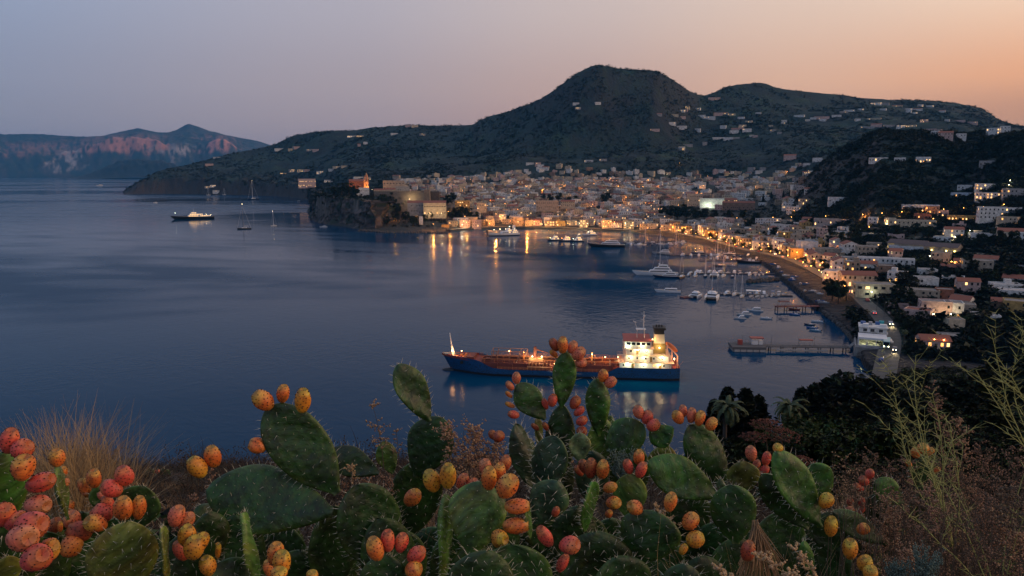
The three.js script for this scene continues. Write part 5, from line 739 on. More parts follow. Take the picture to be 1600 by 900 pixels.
for (const [x, y, t, lb, col] of [[866, 376, 0.4, 'excursion boat with greenish deck lamps, left of the three lit ones', 'g'], [884, 377, 0.2, 'excursion boat with yellow-orange deck lamps in the middle of the three lit ones', 'o'], [902, 377.5, 0.3, 'excursion boat with greenish lamps, right of the three lit ones', 'g']]) liner(x, y, 21, t, lb, 'excursion boat', 'excursion_boat', { hull: BM.navy, beam: 0.27, free: 0.08, lit: 0.9, tiers: [[-0.36, 0.22, 2.3, 0.85], [-0.25, 0.1, 2.1, 0.7]], mastX: 0, lamps: [[-0.3, 2.4, 0.46, 130, col], [0, 2.4, 0.46, 160, col], [0.28, 2.2, 0.3, 130, col]] });
liner(922, 368, 22, 0.4, 'small white hydrofoil with lit windows against the quay', 'ferry', 'hydrofoil', { hull: BM.white, beam: 0.24, free: 0.1, lit: 0.9, tiers: [[-0.4, 0.25, 2.6, 0.86], [-0.2, 0.1, 2, 0.6]], mastX: -0.1, lamps: [[-0.2, 3, 0.48, 160], [0.1, 3, 0.46, 160]] });
// ---------------------------------------------------------------- pontoons and piers
function pontoon(pts, w, mat, label, cat = 'pontoon', posts = true) {
  const q = pts.map(([x, y]) => level(x, y, 0)), c = q[0].clone().lerp(q[q.length - 1], 0.5), g = thing('pontoon', label, cat, c), b = new MB(), n = q.length;
  for (let i = 0; i + 1 < n; i++) { const a = q[i].clone().sub(c), e = q[i + 1].clone().sub(c), t = e.clone().sub(a), L = t.length(), nb = Math.max(1, Math.round(L / 9)); for (let k = 0; k < nb; k++) { b.m = new THREE.Matrix4().makeRotationY(Math.atan2(-t.z, t.x)).setPosition(a.x + t.x * k / nb, 0, a.z + t.z * k / nb); b.box(0.08, -0.3, -w / 2, L / nb - 0.08, 0.7, w / 2); b.m = null; } }
  b.build('float', mat, g);
  if (posts) { const s = new MB(); for (let k = 0; k < 12; k++) { const t = (k + 0.5) / 12 * (n - 1), i = Math.min(n - 2, Math.floor(t)), p = q[i].clone().lerp(q[i + 1], t - i).sub(c); s.cyl([p.x, 0.7, p.z + w * 0.4], [p.x, 1.6, p.z + w * 0.4], 0.12, 0.12, 5); } s.build('bollard', MAT.paleMetal, g); }
  return g;
}
const pontMat = M(0.06, 0.055, 0.055, 0.8);
pontoon([[1073, 464], [1080, 465.5]], 12, M(0.16, 0.05, 0.04, 0.8), 'wide reddish floating platform left of the two catamarans');
pontoon([[1123, 460.5], [1165, 461.5], [1238, 463]], 2.4, pontMat, 'dark floating pontoon running from the catamarans to the beach');
pontoon([[1060, 428], [1120, 428], [1228, 429]], 2.4, pontMat, 'pontoon behind the long row of moored boats');
pontoon([[1022, 396], [1050, 399.5], [1120, 398], [1190, 397]], 4, pontMat, 'long dark middle pontoon with a bent outer end');
pontoon([[1092, 408], [1140, 407.5], [1200, 408]], 2.4, pontMat, 'thin dark pontoon between the middle pontoon and the boat row');
pontoon([[975, 379.5], [1020, 378], [1072, 377]], 3, pontMat, 'inner harbour pontoon nearest the town quay');
pontoon([[452, 333], [470, 332.5]], 12, M(0.12, 0.1, 0.09, 0.9), 'left landing stage in the bay behind the castle rock'); pontoon([[464, 326], [497, 325]], 14, M(0.12, 0.1, 0.09, 0.9), 'right landing stage in the bay behind the castle rock');
{ const p = level(1177, 462, 0), g = thing('canopy', 'white canopy over the boats on the pontoon', 'canopy', p, headL(p)), b = new MB(); b.box(-4.6, 3.2, -2.2, 4.6, 3.5, 2.2); b.build('roof', BM.white, g); for (const x of [-4.4, 0, 4.4]) for (const z of [-2, 2]) { const c = new MB(); c.cyl([x, -0.4, z], [x, 3.2, z], 0.08, 0.08, 5); c.build('post', BM.mast, g); } }
function pier(a, b, o, label) {   // a: outer end, b: shore end
  const c = a.clone().lerp(b, 0.5), t = b.clone().sub(a), L = t.length(), g = thing('pier', label, 'pier', c, Math.atan2(-t.z, t.x)), w = o.w, h = o.h, x0 = -L / 2;
  const n = Math.round(L / 2.4); for (let k = 0; k < n; k++) { const d = new MB(); d.box(x0 + L * k / n + 0.03, h - 0.3, -w / 2, x0 + L * (k + 1) / n - 0.03, h, w / 2); d.build('deck_panel', k % 3 ? o.deck : o.deck2, g); }
  for (let k = 0; k <= Math.round(L / 5.5); k++) { const x = x0 + Math.min(k * 5.5 + 0.4, L - 0.3), s = new MB(); for (const z of [-w * 0.4, w * 0.4]) s.cyl([x, -3, z], [x, h - 0.3, z], 0.25, 0.25, 6); s.box(x - 0.2, h - 0.65, -w * 0.48, x + 0.2, h - 0.31, w * 0.48); s.build('pile', o.pile, g); }
  const r = new MB(); for (const z of o.rails ?? [-w / 2 + 0.1]) { for (let x = x0; x < -x0; x += 2.2) r.cyl([x, h, z], [x, h + 1, z], 0.04, 0.04, 4); for (const y of [0.55, 1]) r.cyl([x0, h + y, z], [-x0, h + y, z], 0.035, 0.035, 4); } r.build('railing', o.rail, g);
  return { g, L, x0, h, w };
}
function shelter(g, x, y, z, w, d, h, roof) { const p = new MB(); for (const a of [-1, 1]) for (const b of [-1, 1]) p.cyl([x + a * w * 0.45, y, z + b * d * 0.42], [x + a * w * 0.45, y + h, z + b * d * 0.42], 0.08, 0.08, 5); p.build('post', MAT.paleMetal, g); const r = new MB(); r.box(x - w / 2, y + h, z - d / 2, x + w / 2, y + h + 0.35, z + d / 2); r.build('roof', roof, g); }
{
  const cp = M(0.1, 0.095, 0.095, 0.9), a = level(1143, 546, 0), b = level(1326, 549, 0), { g, L, x0, h } = pier(a, b, { w: 4.2, h: 2.1, deck: cp, deck2: M(0.085, 0.08, 0.08, 0.9), pile: MAT.concrete, rail: MAT.metal, rails: [-2, 2] }, 'long jetty with a broad head and small red roofs, nearest the viewer');
  const w = new MB(); w.box(x0 - 0.3, -2.5, -4.5, x0 + 14, 1.2, 4.5); w.build('head_wall', MAT.concrete, g); const k = new MB(); k.box(x0 - 0.6, 1.21, -4.8, x0 + 14.2, 2.3, 4.8); k.build('head_deck', cp, g);
  for (let q = 0; q < 5; q++) { const f = new MB(); f.box(x0 + 0.3 + q * 2.8, 0.1, 4.55, x0 + 2.6 + q * 2.8, 1.15, 4.8); f.build('fender_panel', MAT.roofPale, g); }
  const wv = new MB(); wv.box(x0 + 19, 0.3, 2.15, -x0 - 10, 1.0, 2.4); wv.build('pipe_casing', MAT.roofPale, g);
  shelter(g, x0 + 11.2, 2.31, -1, 5.8, 3.4, 3, MAT.redPaint); shelter(g, x0 + 33, 2.1, -0.6, 5.8, 2, 2.6, MAT.redPaint);
  const hut = new MB(); hut.cbox(x0 + 10.5, 2.31, -1.2, 2.6, 2.3, 2.4).cbox(x0 + 13, 2.31, -1.2, 1.6, 2.0, 2); hut.build('kiosk', BM.white, g); const rb = new MB(); rb.cbox(x0 + 3.8, 2.31, -0.6, 1.9, 2.2, 1.9); rb.build('red_cabin', MAT.redPaint, g);
  for (const x of [x0 + 5, x0 + 18, x0 + 30, x0 + 37]) { const m = new MB(); m.cyl([x, 2, -1.6], [x, 6.2, -1.6], 0.07, 0.05, 5).cyl([x, 6.2, -1.6], [x + 0.9, 6.3, -1.6], 0.04, 0.04, 4); m.build('lamp_post', MAT.metal, g); }
  const rp = new MB(), q = level(1346, 540, 0), e = g.worldToLocal(q.clone()); g.updateMatrixWorld(true); const e2 = g.worldToLocal(V(q.x, 4.6, q.z)); rp.quad([-x0, 2.1, 1.3], [e2.x, e2.y, e2.z + 1.3], [e2.x, e2.y, e2.z - 1.3], [-x0, 2.1, -1.3]); rp.quad([-x0, 1.7, 1.3], [e2.x, e2.y - 0.4, e2.z + 1.3], [e2.x, e2.y, e2.z + 1.3], [-x0, 2.1, 1.3]); rp.cyl([-x0, 3.1, 1.25], [e2.x, e2.y + 1, e2.z + 1.25], 0.05, 0.05, 4); rp.build('gangway', MAT.concrete, g);
}
{ const red = M(0.17, 0.04, 0.03, 0.8), a = level(1212, 485, 0), b = level(1306, 484, 0), { g, x0, h } = pier(a, b, { w: 4.4, h: 2.5, deck: red, deck2: M(0.14, 0.035, 0.03, 0.8), pile: M(0.08, 0.035, 0.03, 0.8), rail: red, rails: [-2.1, 2.1] }, 'rusty red pier on piles with a small shelter at its outer end'); shelter(g, x0 + 4.6, h, 0, 5.4, 3.4, 2.6, M(0.15, 0.05, 0.045, 0.8)); const m = new MB(); m.cyl([x0 + 1, h, 0], [x0 + 1, h + 6, 0], 0.1, 0.05, 5); m.build('mast', MAT.metal, g); }
// rocky groyne on the beach
{ const b = new MB(); for (let k = 0; k < 130; k++) { const t = rnd(), p = level(lerp(1168, 1222, t), lerp(441, 437, t) + R(-1.6, 1.6), 0), s = R(0.5, 1.9), g = new THREE.IcosahedronGeometry(s, 0); const q = g.attributes.position; b.add(g, new THREE.Matrix4().makeRotationFromEuler(new THREE.Euler(R(0, 3), R(0, 3), 0)).setPosition(p.x, R(-0.3, 0.9), p.z)); } tag(b.build('groyne_rocks', M(0.05, 0.045, 0.04, 0.95)), 'heap of dark rocks forming a groyne off the beach', null, null, 'stuff'); }
{ const b = new MB(); for (let k = 0; k < 420; k++) { const t = rnd(), x = lerp(1285, 1350, t), [u] = ray(x, 500), ds = look(SHORE, u)[0] + R(-2, 7), s = R(0.5, 1.6), g = new THREE.IcosahedronGeometry(s, 0); b.add(g, new THREE.Matrix4().makeRotationFromEuler(new THREE.Euler(R(0, 3), R(0, 3), 0)).setPosition(u * ds, R(-0.3, 1.5), -ds)); } for (let k = 0; k < 260; k++) { const x = R(560, 700), q = level(x, lerp(361, 364, sstep(560, 620, x)) + R(-0.8, 0.6), 0), s = R(0.6, 2.4); b.add(new THREE.IcosahedronGeometry(s, 0), new THREE.Matrix4().makeRotationFromEuler(new THREE.Euler(R(0, 3), R(0, 3), 0)).setPosition(q.x, R(-0.2, 0.8), q.z)); } tag(b.build('shore_rocks', M(0.07, 0.06, 0.055, 0.95)), 'dark boulders along the waterline', null, null, 'stuff'); }
for (let k = 0; k < 16; k++) { const x = lerp(1205, 1290, k / 15) + R(-4, 4), [u] = ray(x, 460), D = look(SHORE, u)[0] + R(12, 38), p = V(u * D, land(u, D) + 0.25, -D), g = thing('beached_boat', single(pick(['white', 'blue', 'grey']) + ' beached rowing boat ' + where(x, 450)), 'boat', p, R(0, 6)); openBoat(g, R(4.5, 6.5), { hull: /white/.test(g.userData.label) ? BM.white : /blue/.test(g.userData.label) ? BM.blue : BM.grey }); }
// ---------------------------------------------------------------- cars, bus
function car(g, col, lights, van) {
  const b = new MB(), L = van ? 4.9 : 4.2, w = 1.75, pr = van ? [[-L / 2, 0.35], [L / 2, 0.35], [L / 2, 1.0], [L / 2 - 0.5, 1.15], [L / 2 - 1.1, 2.0], [-L / 2 + 0.1, 2.05], [-L / 2, 1.2]] : [[-L / 2, 0.35], [L / 2, 0.35], [L / 2, 0.8], [L / 2 - 1.0, 0.95], [L / 2 - 1.7, 1.45], [-L / 2 + 0.6, 1.45], [-L / 2 + 0.05, 0.95]];
  const sh = new THREE.Shape(pr.map((q) => new THREE.Vector2(...q))), eg = new THREE.ExtrudeGeometry(sh, { depth: w - 0.12, bevelEnabled: true, bevelSize: 0.06, bevelThickness: 0.06, bevelSegments: 1 }); eg.translate(0, 0, -w / 2 + 0.06); b.add(eg); b.build('body', M(...col, 0.35), g);
  const gl = new MB(); const y0 = van ? 1.2 : 0.98, y1 = van ? 1.85 : 1.38; for (const s of [1, -1]) { const z = s * (w / 2 + 0.012), q = [[-L / 2 + 0.7, y0, z], [L / 2 - 1.35, y0, z], [L / 2 - 1.75, y1, z], [-L / 2 + 0.85, y1, z]]; if (s < 0) q.reverse(); gl.quad(...q); } const xf = van ? [L / 2 - 0.5 + 0.04, L / 2 - 1.02] : [L / 2 - 0.98, L / 2 - 1.62]; gl.quad([xf[0], y0, w * 0.42], [xf[0], y0, -w * 0.42], [xf[1] + 0.02, y1 + 0.03, -w * 0.4], [xf[1] + 0.02, y1 + 0.03, w * 0.4]); gl.quad([-L / 2 + 0.03, y0, -w * 0.42], [-L / 2 + 0.03, y0, w * 0.42], [-L / 2 + (van ? 0.04 : 0.5), y1 + 0.02, w * 0.4], [-L / 2 + (van ? 0.04 : 0.5), y1 + 0.02, -w * 0.4]); gl.build('window', BM.glass, g);
  for (const x of [-L * 0.3, L * 0.31]) for (const s of [1, -1]) { const t = new MB(); t.cyl([x, 0.32, s * (w / 2 - 0.2)], [x, 0.32, s * (w / 2 + 0.03)], 0.32, 0.32, 10); t.build('wheel', BM.black, g); }
  for (const s of [1, -1]) { const h = new MB(); h.ball(L / 2 + 0.06, 0.68, s * 0.6, 0.09, 0.11, 0.17, 8, 6); h.build('headlamp', lights ? MAT.bulbW : BM.grey, g); const r = new MB(); r.ball(-L / 2 - 0.05, 0.78, s * 0.62, 0.06, 0.1, 0.16, 8, 6); r.build('tail_lamp', lights ? glow(1, 0.06, 0.02, 9) : BM.red, g); }
  if (lights) { const l = new THREE.SpotLight(WARM, 160, 0, 0.6, 0.6); l.name = 'headlamp_light'; l.position.set(L / 2 + 0.3, 0.7, 0); l.target.position.set(L / 2 + 8, -0.1, 0); l.castShadow = true; l.shadow.radius = 6; g.add(l, l.target); }
}
const carCols = [['white', [0.6, 0.6, 0.6]], ['silver', [0.35, 0.36, 0.37]], ['black', [0.02, 0.02, 0.022]], ['red', [0.3, 0.03, 0.025]], ['blue', [0.03, 0.07, 0.22]], ['grey', [0.15, 0.15, 0.16]]];
for (let i = 0; i < 22; i++) { const k = i < 5 ? 12 + i * 9 : 62 + (i - 5) * 12, idx = Math.floor(k / 400 * 170), a = roadLine[idx], b = roadLine[idx + 1], t = b.clone().sub(a).normalize(), lane = i % 2 ? 1 : -1, n = V(-t.z, 0, t.x), p = a.clone().addScaledVector(n, lane * 2), col = pick(carCols), [px, py] = pxOf(p); const lights = i > 0 && i % 3 !== 2; const g = thing('car', single(`${col[0]} car ${lights ? 'with lit lamps' : 'unlit'} ${where(px, py)}`), 'car', V(p.x, p.y + 0.02, p.z), Math.atan2(-t.z, t.x) + (lane > 0 ? Math.PI : 0)); car(g, col[1], lights); }
{ const p = ground(1386, 537, 250), g = thing('van', 'white van coming down the road beside the seawall restaurant', 'van', V(p.x, p.y + 0.4, p.z), -Math.PI / 2 + 0.5); car(g, [0.62, 0.62, 0.6], false, true); }
{ const p = ground(1555, 517, 250), g = thing('car', 'white car on the side road at the right edge below the ochre house', 'car', V(p.x, p.y + 0.5, p.z), -0.5); car(g, [0.65, 0.65, 0.66], false); ribbon('side_road', [[1530, 512], [1545, 514], [1565, 518], [1600, 520], [1660, 520]].map(([x, y]) => ground(x, y, 250)).filter(Boolean), 6, MAT.asphalt, 0.4, 'side road at the right edge below the ochre house'); }
{ const q = roadLine[9], q2 = roadLine[10], t = q2.clone().sub(q), g = thing('bus', 'white bus waiting on the road behind the seawall restaurant', 'bus', q.clone().add(V(-1.6, 0.02, 0)), Math.atan2(-t.z, t.x) + Math.PI), b = new MB(); b.box(-5, 0.4, -1.25, 5, 3.1, 1.25); b.build('body', M(0.3, 0.5, 0.5, 0.4), g); const w = new MB(); for (const s of [1, -1]) w.box(-4.6, 1.5, s * 1.25 - 0.02, 4.4, 2.6, s * 1.25 + 0.02); w.box(4.98, 1.2, -1.1, 5.03, 2.8, 1.1); w.build('window', BM.glass, g); for (const x of [-3, 3]) for (const s of [1, -1]) { const t2 = new MB(); t2.cyl([x, 0.5, s * 1.05], [x, 0.5, s * 1.29], 0.5, 0.5, 12); t2.build('wheel', BM.black, g); } for (const s of [1, -1]) { const h = new MB(); h.ball(5.05, 0.9, s * 0.9, 0.08, 0.15, 0.18, 8, 6); h.build('headlamp', MAT.bulbW, g); } }
// ---------------------------------------------------------------- seawall restaurant
{
  const p = at(1364, 548, 312); const t = -0.42, g = thing('seawall_restaurant', 'white restaurant with a lit glass front standing on the seawall at the road', 'restaurant', V(p.x, 4.2, p.z), t), b = new MB();
  const base = new MB(); base.box(-7.6, -5.5, -27, 6.6, -0.05, 1.2, 0.5); base.build('seawall', MAT.concrete, g); const rim = new MB(); rim.box(-7.2, -0.04, 0.5, 6.2, 0.9, 0.75).box(-7.2, -0.04, -24, -6.9, 0.9, 0.49); rim.build('parapet', MAT.roofPale, g);
  b.box(-6, 0, -12, 5, 0.3, -3).box(-6, 3, -12.4, 5.4, 3.9, -2.4); b.box(-6, 0.31, -12, -5.6, 2.99, -3).box(4.6, 0.31, -12, 5, 2.99, -3).box(-5.59, 0.31, -12, 4.59, 2.99, -11.6); for (const x of [-2.6, 1]) b.box(x, 0.31, -3.3, x + 0.3, 2.99, -3); b.build('wall', BM.white, g);
  const gl = new MB(); gl.box(-5.5, 0.32, -3.12, -2.62, 2.98, -3.08).box(-2.28, 0.32, -3.12, 0.98, 2.98, -3.08).box(1.32, 0.32, -3.12, 4.58, 2.98, -3.08); gl.build('glass_front', new THREE.MeshPhysicalMaterial({ color: C(0.8, 0.85, 0.85), transmission: 1, roughness: 0.05, thickness: 0 }), g);
  for (const x of [-4, -0.6, 3]) { const l = new MB(); l.ball(x, 2.5, -6, 0.22, 0.16, 0.22, 8, 6); l.build('ceiling_lamp', glow(1, 0.85, 0.4, 20), g); lampLight(g, x, 2.5, -6, new THREE.Color(1, 0.86, 0.45), 26); }
  const up = new MB(); up.box(-5.6, 3.91, -23, 5.6, 6.2, -13.5).box(-6, 6.21, -23.4, 6, 6.6, -13.2); up.build('upper_storey', wallMat('white'), g); const uw = new MB(); for (const x of [-4, -1, 2.4]) uw.box(x, 4.5, -13.5, x + 1.6, 5.8, -13.42); uw.build('window', MAT.pane, g);
  for (const [x, z, c] of [[-4, -21, BM.blue], [-1, -19, BM.grey], [2, -21, BM.blue], [4, -16, BM.white], [-3, -15, BM.white], [3.6, -21.5, BM.turq]]) { const k = new MB(); k.cbox(x, 6.61, z, R(1.4, 2.6), R(0.8, 1.7), R(1.4, 2.2)); k.build('roof_box', c, g); }
}

// ---------------------------------------------------------------- the tanker at anchor
{
  const a = level(691, 577.5, 0), e = level(1059, 588, 0), t = e.clone().sub(a), L = t.length(), g = thing('tanker', 'blue tanker ship at anchor with a brightly lit white superstructure at its stern', 'tanker ship', a.clone().lerp(e, 0.5), Math.atan2(-t.z, t.x));
  const X = (z) => ((z - 105) / 1342 - 0.5) * L, hullTex = dataTex(256, 256, (u, v) => { const st = tileN(u, v, 3, 1) * 0.2 + tileN(u * 0.3, v, 70, 4) * 0.35 + tileN(u, v, 30, 6) * 0.2, r = sstep(0.2, 0.5, tileN(u * 0.5, v, 44, 8) + (u - 0.5) * 0.3), s = 0.82 + st * 0.5; return [s * (1 - r * 0.2) + r * 0.5, s * (1 - r * 0.45) + r * 0.03, s * (1 - r * 0.65)]; }, true), blue = M(0.012, 0.1, 0.27, 0.45, { map: hullTex }), boot = M(0.012, 0.012, 0.016, 0.5), red = M(0.24, 0.04, 0.022, 0.7), dred = M(0.13, 0.03, 0.02, 0.75), rust = M(0.36, 0.13, 0.055, 0.75), white = M(0.7, 0.69, 0.66, 0.6), cream = M(0.6, 0.52, 0.36, 0.6), olive = M(0.22, 0.14, 0.035, 0.7), black = M(0.012, 0.012, 0.012, 0.6), B = 15;
  const sheer = (x) => { const z = ((x / L) + 0.5) * 1342 + 105; return z < 300 ? lerp(7.2, 6.1, (z - 105) / 195) : z < 440 ? lerp(6.1, 3.0, sstep(300, 440, z)) : z < 1045 ? 2.8 : lerp(2.8, 4.9, sstep(1045, 1115, z)); };
  const beam = (x) => { const s = x / L + 0.5; return (B / 2) * (s < 0.24 ? Math.pow(Math.max(0, s / 0.24), 0.62) * 0.995 + 0.005 : s > 0.9 ? lerp(1, 0.82, ((s - 0.9) / 0.1) ** 2) : 1); };
  const st = [...Array(49)].map((_, i) => -L / 2 + L * (i / 48) ** (i < 14 ? 1.12 : 1.0)).sort((p, q) => p - q), up = new MB(), lo = new MB(), dk = new MB(), ru = [], rl = [];
  const stem = (x, y) => x + Math.max(0, 1 - (x + L / 2) / (L * 0.16)) * (7.2 - Math.max(y, -1)) * 0.55;
  for (const x of st) { const h = sheer(x), w = beam(x), w0 = w * (0.72 + 0.28 * sstep(-L / 2, -L * 0.3, x)); ru.push([[stem(x, h), h, w], [stem(x, h * 0.55), h * 0.55, lerp(w0, w, 0.5)], [stem(x, 0.9), 0.9, w0], [stem(x, 0.9), 0.9, -w0], [stem(x, h * 0.55), h * 0.55, -lerp(w0, w, 0.5)], [stem(x, h), h, -w]]); rl.push([[stem(x, 0.9), 0.9, w0 + 0.01], [stem(x, -2), -2, w0 * 0.96], [stem(x, -2), -2, -w0 * 0.96], [stem(x, 0.9), 0.9, -w0 - 0.01]]); }
  up.skin(ru.map((r) => r.slice(0, 3))).skin(ru.map((r) => r.slice(3))); lo.skin(rl.map((r) => r.slice(0, 2))).skin(rl.map((r) => r.slice(2)));
  { const r = ru[ru.length - 1], q = rl[rl.length - 1]; up.quad(r[2], r[3], r[5], r[0]); lo.quad(q[1], q[2], q[3], q[0]); }
  lo.ball(X(150), -0.1, 0, 3.4, 1.1, 1.5, 10, 8); hullTex.repeat.set(1, 1 / 9); up.build('hull', blue, g); lo.build('boot_topping', boot, g);
  for (let i = 0; i + 1 < st.length; i++) { const x = st[i], y = st[i + 1], h = sheer(x) - 0.9, k = sheer(y) - 0.9, xa = stem(x, h), xb = stem(y, k); dk.quad([xa, h, beam(x) * 0.99], [xb, k, beam(y) * 0.99], [xb, k, -beam(y) * 0.99], [xa, h, -beam(x) * 0.99]); } dk.build('deck', red, g);
  for (const s of [1, -1]) { const b = new MB(); for (let i = 0; i + 1 < st.length; i++) { const x = st[i], y = st[i + 1]; if (x < X(300) || x > X(1050)) { const p = [stem(x, sheer(x)), sheer(x), s * beam(x) * 0.985], q = [stem(y, sheer(y)), sheer(y), s * beam(y) * 0.985]; b.quad(p, q, [q[0], q[1] - 0.9, q[2]], [p[0], p[1] - 0.9, p[2]]); } } b.build('bulwark', red, g); }
  const deckY = 1.95; for (const s of [1, -1]) { const r = new MB(); for (let x = X(440); x < X(1060); x += 1.5) r.cyl([x, 2.7, s * 7.2], [x, 3.8, s * 7.2], 0.06, 0.06, 4); for (const y of [3.1, 3.45, 3.8]) r.cyl([X(440), y, s * 7.2], [X(1060), y, s * 7.2], 0.05, 0.05, 4); r.build('deck_railing', rust, g); }
  const tk = new MB(); tk.box(X(330), deckY, -5, X(1085), 4.6, 4.8, 0.5); tk.build('cargo_trunk', dred, g);
  for (let k = 0; k < 9; k++) { const x = lerp(X(350), X(1070), k / 8.6), f = new MB(); f.box(x, deckY, 4.81, x + 0.3, 4.7, 5.6).box(x, deckY, -5.8, x + 0.3, 4.7, -5.01); f.build('frame', dred, g); }
  for (let k = 0; k < 7; k++) { const z = -3.6 + k * 1.2, p = new MB(), y = 5.2 + (k % 2) * 0.5; p.cyl([X(345), y, z], [X(1120), y, z], 0.19, 0.19, 6); p.build('pipe', k % 3 ? rust : dred, g); }
  for (let k = 0; k < 14; k++) { const x = lerp(X(360), X(1100), k / 13), p = new MB(); for (const z of [-4.2, 4.2]) p.cyl([x, 4.4, z], [x, 6.1, z], 0.1, 0.1, 4); p.cyl([x, 4.9, -4.2], [x, 4.9, 4.2], 0.1, 0.1, 4); p.build('pipe_support', rust, g); }
  { const w = new MB(); w.box(X(400), 6.5, -1.1, X(1135), 6.62, 0.9); for (const z of [-1.1, 0.9]) { for (let x = X(400); x < X(1135); x += 1.8) w.cyl([x, 6.62, z], [x, 7.6, z], 0.04, 0.04, 3); w.cyl([X(400), 7.6, z], [X(1135), 7.6, z], 0.045, 0.045, 4).cyl([X(400), 7.1, z], [X(1135), 7.1, z], 0.04, 0.04, 4); } w.build('catwalk', rust, g); }
  { const f = new MB(); for (const x of [400, 430, 500, 560, 598]) for (const z of [-2.6, 2.6]) f.cyl([X(x), 4.6, z], [X(x), 9, z], 0.14, 0.14, 5); for (const y of [7.6, 9]) for (const z of [-2.6, 2.6]) f.cyl([X(400), y, z], [X(598), y, z], 0.11, 0.11, 5); for (const x of [400, 500, 598]) f.cyl([X(x), 9, -2.6], [X(x), 9, 2.6], 0.1, 0.1, 4); f.build('hose_gantry', M(0.3, 0.15, 0.1, 0.7), g); }
  for (const [x, y0, y1, r, m, n] of [[580, 4.4, 8.8, 0.35, M(0.5, 0.17, 0.04, 0.7), 'derrick_post'], [645, 4.4, 10.6, 0.75, dred, 'crane_post'], [967, 4.4, 9.0, 0.35, M(0.5, 0.28, 0.1, 0.7), 'vent_post'], [1025, 4.4, 7.5, 0.2, rust, 'vent_post'], [1128, 4.4, 8, 0.22, rust, 'vent_post'], [345, 3, 8, 0.12, rust, 'vent_post'], [335, 3, 8, 0.12, rust, 'vent_post']]) { const p = new MB(); p.cyl([X(x), y0, 0.8], [X(x), y1, 0.8], r, r * 0.8, 8); p.build(n, m, g); }
  for (let k = 0; k < 26; k++) { const v = new MB(), x = lerp(X(350), X(1110), (k + R(0.1, 0.9)) / 26), z = R(-4.2, 4.4), h = R(0.8, 2.6); v.cyl([x, 4.6, z], [x, 4.6 + h, z], 0.12, 0.12, 6).cyl([x, 4.6 + h, z], [x, 4.9 + h, z], 0.22, 0.14, 6); if (k % 3 === 0) v.cyl([x, 5.1, -4.4], [x, 5.1, 4.4], 0.13, 0.13, 6); if (k % 5 === 0) v.cbox(x + 1.1, 4.6, z * 0.6, 1.5, 1.3, 1.6); v.build('deck_vent', pick([rust, dred, red, cream]), g); }
  { const j = new MB(); j.cyl([X(645), 9.8, 0.8], [X(720), 8.3, 0.8], 0.3, 0.18, 6).ball(X(645), 10.6, 0.8, 0.5, 0.4, 0.5, 8, 6); j.build('crane_jib', dred, g); }
  { const m = new MB(); for (let k = 0; k < 7; k++) { const x = lerp(X(615), X(735), k / 6); m.cyl([x, 4.9, 5.2], [x, 4.9, -4], 0.22, 0.22, 6).cyl([x, 4.2, 5.2], [x, 4.9, 5.2], 0.3, 0.3, 8); } m.box(X(605), 3.6, 5.0, X(745), 3.8, 6.4); m.build('manifold', M(0.35, 0.16, 0.07, 0.6), g); const h = new MB(); h.box(X(610), 4.6, -2, X(690), 6.4, 2.6); h.build('deck_house', M(0.4, 0.2, 0.1, 0.7), g); }
  { const m = new MB(); m.cyl([X(172), 5, 0], [X(152), 15.4, 0], 0.34, 0.16, 8).cyl([X(160), 11.5, -1.4], [X(160), 11.5, 1.4], 0.08, 0.08, 5).cyl([X(185), 5, 1], [X(158), 12, 0], 0.1, 0.1, 5).cyl([X(185), 5, -1], [X(158), 12, 0], 0.1, 0.1, 5); m.build('foremast', white, g); const w = new MB(); for (const [x, z] of [[195, 2], [215, -2], [240, 2.6], [240, -2.6], [262, 0]]) w.cyl([X(x), 5.9, z - 0.9], [X(x), 5.9, z + 0.9], 0.7, 0.7, 8); w.build('winch', rust, g); const h = new MB(); h.box(X(255), 5.2, -4, X(300), 6.6, 4); h.build('forecastle_store', dred, g); }
  // superstructure
  const py = 4.2, tier = (x0, x1, y0, y1, z0, z1, n, m = white) => { const b = new MB(); b.box(X(x0), y0, z0, X(x1), y1, z1); b.build(n, m, g); };
  tier(1120, 1400, py, py + 2.6, -6.4, 6.0, 'deckhouse'); tier(1150, 1385, py + 2.62, py + 5.3, -6, 5.4, 'deckhouse'); tier(1155, 1300, py + 5.32, py + 8, -5.6, 5, 'deckhouse'); tier(1145, 1285, py + 8.02, py + 10.8, -6.8, 5.8, 'bridge'); tier(1138, 1290, py + 10.82, py + 11.15, -7.1, 6.1, 'bridge_roof', M(0.32, 0.045, 0.03, 0.6));
  for (const [x0, x1, y, z] of [[1110, 1415, py + 2.61, 6.9], [1140, 1395, py + 5.31, 6.3], [1140, 1305, py + 8.01, 6.2]]) { const d = new MB(); d.box(X(x0), y - 0.12, -z, X(x1), y, z); for (const s of [1, -1]) { for (let x = X(x0); x < X(x1); x += 1.2) d.cyl([x, y, s * z * 0.99], [x, y + 1, s * z * 0.99], 0.04, 0.04, 3); for (const k of [0.5, 1]) d.cyl([X(x0), y + k, s * z * 0.99], [X(x1), y + k, s * z * 0.99], 0.04, 0.04, 4); } d.build('balcony', M(0.6, 0.42, 0.3, 0.7), g); }
  const win = (x, y, z, w, h, mat) => { const b = new MB(); b.box(X(x) - w / 2, y, z - 0.02, X(x) + w / 2, y + h, z + 0.05); b.build('window', mat, g); };
  for (let k = 0; k < 5; k++) win(1165 + k * 27, py + 9.4, 5.8, 1.35, 1.0, BM.glass); for (let k = 0; k < 5; k++) { win(1170 + k * 45, py + 3.7, 5.4, 0.6, 0.8, MAT.pane); win(1140 + k * 55, py + 1, 6.0, 0.6, 0.8, k % 2 ? MAT.warm : MAT.pane); } for (let k = 0; k < 3; k++) win(1180 + k * 42, py + 6.4, 5.0, 0.65, 0.85, MAT.pane);
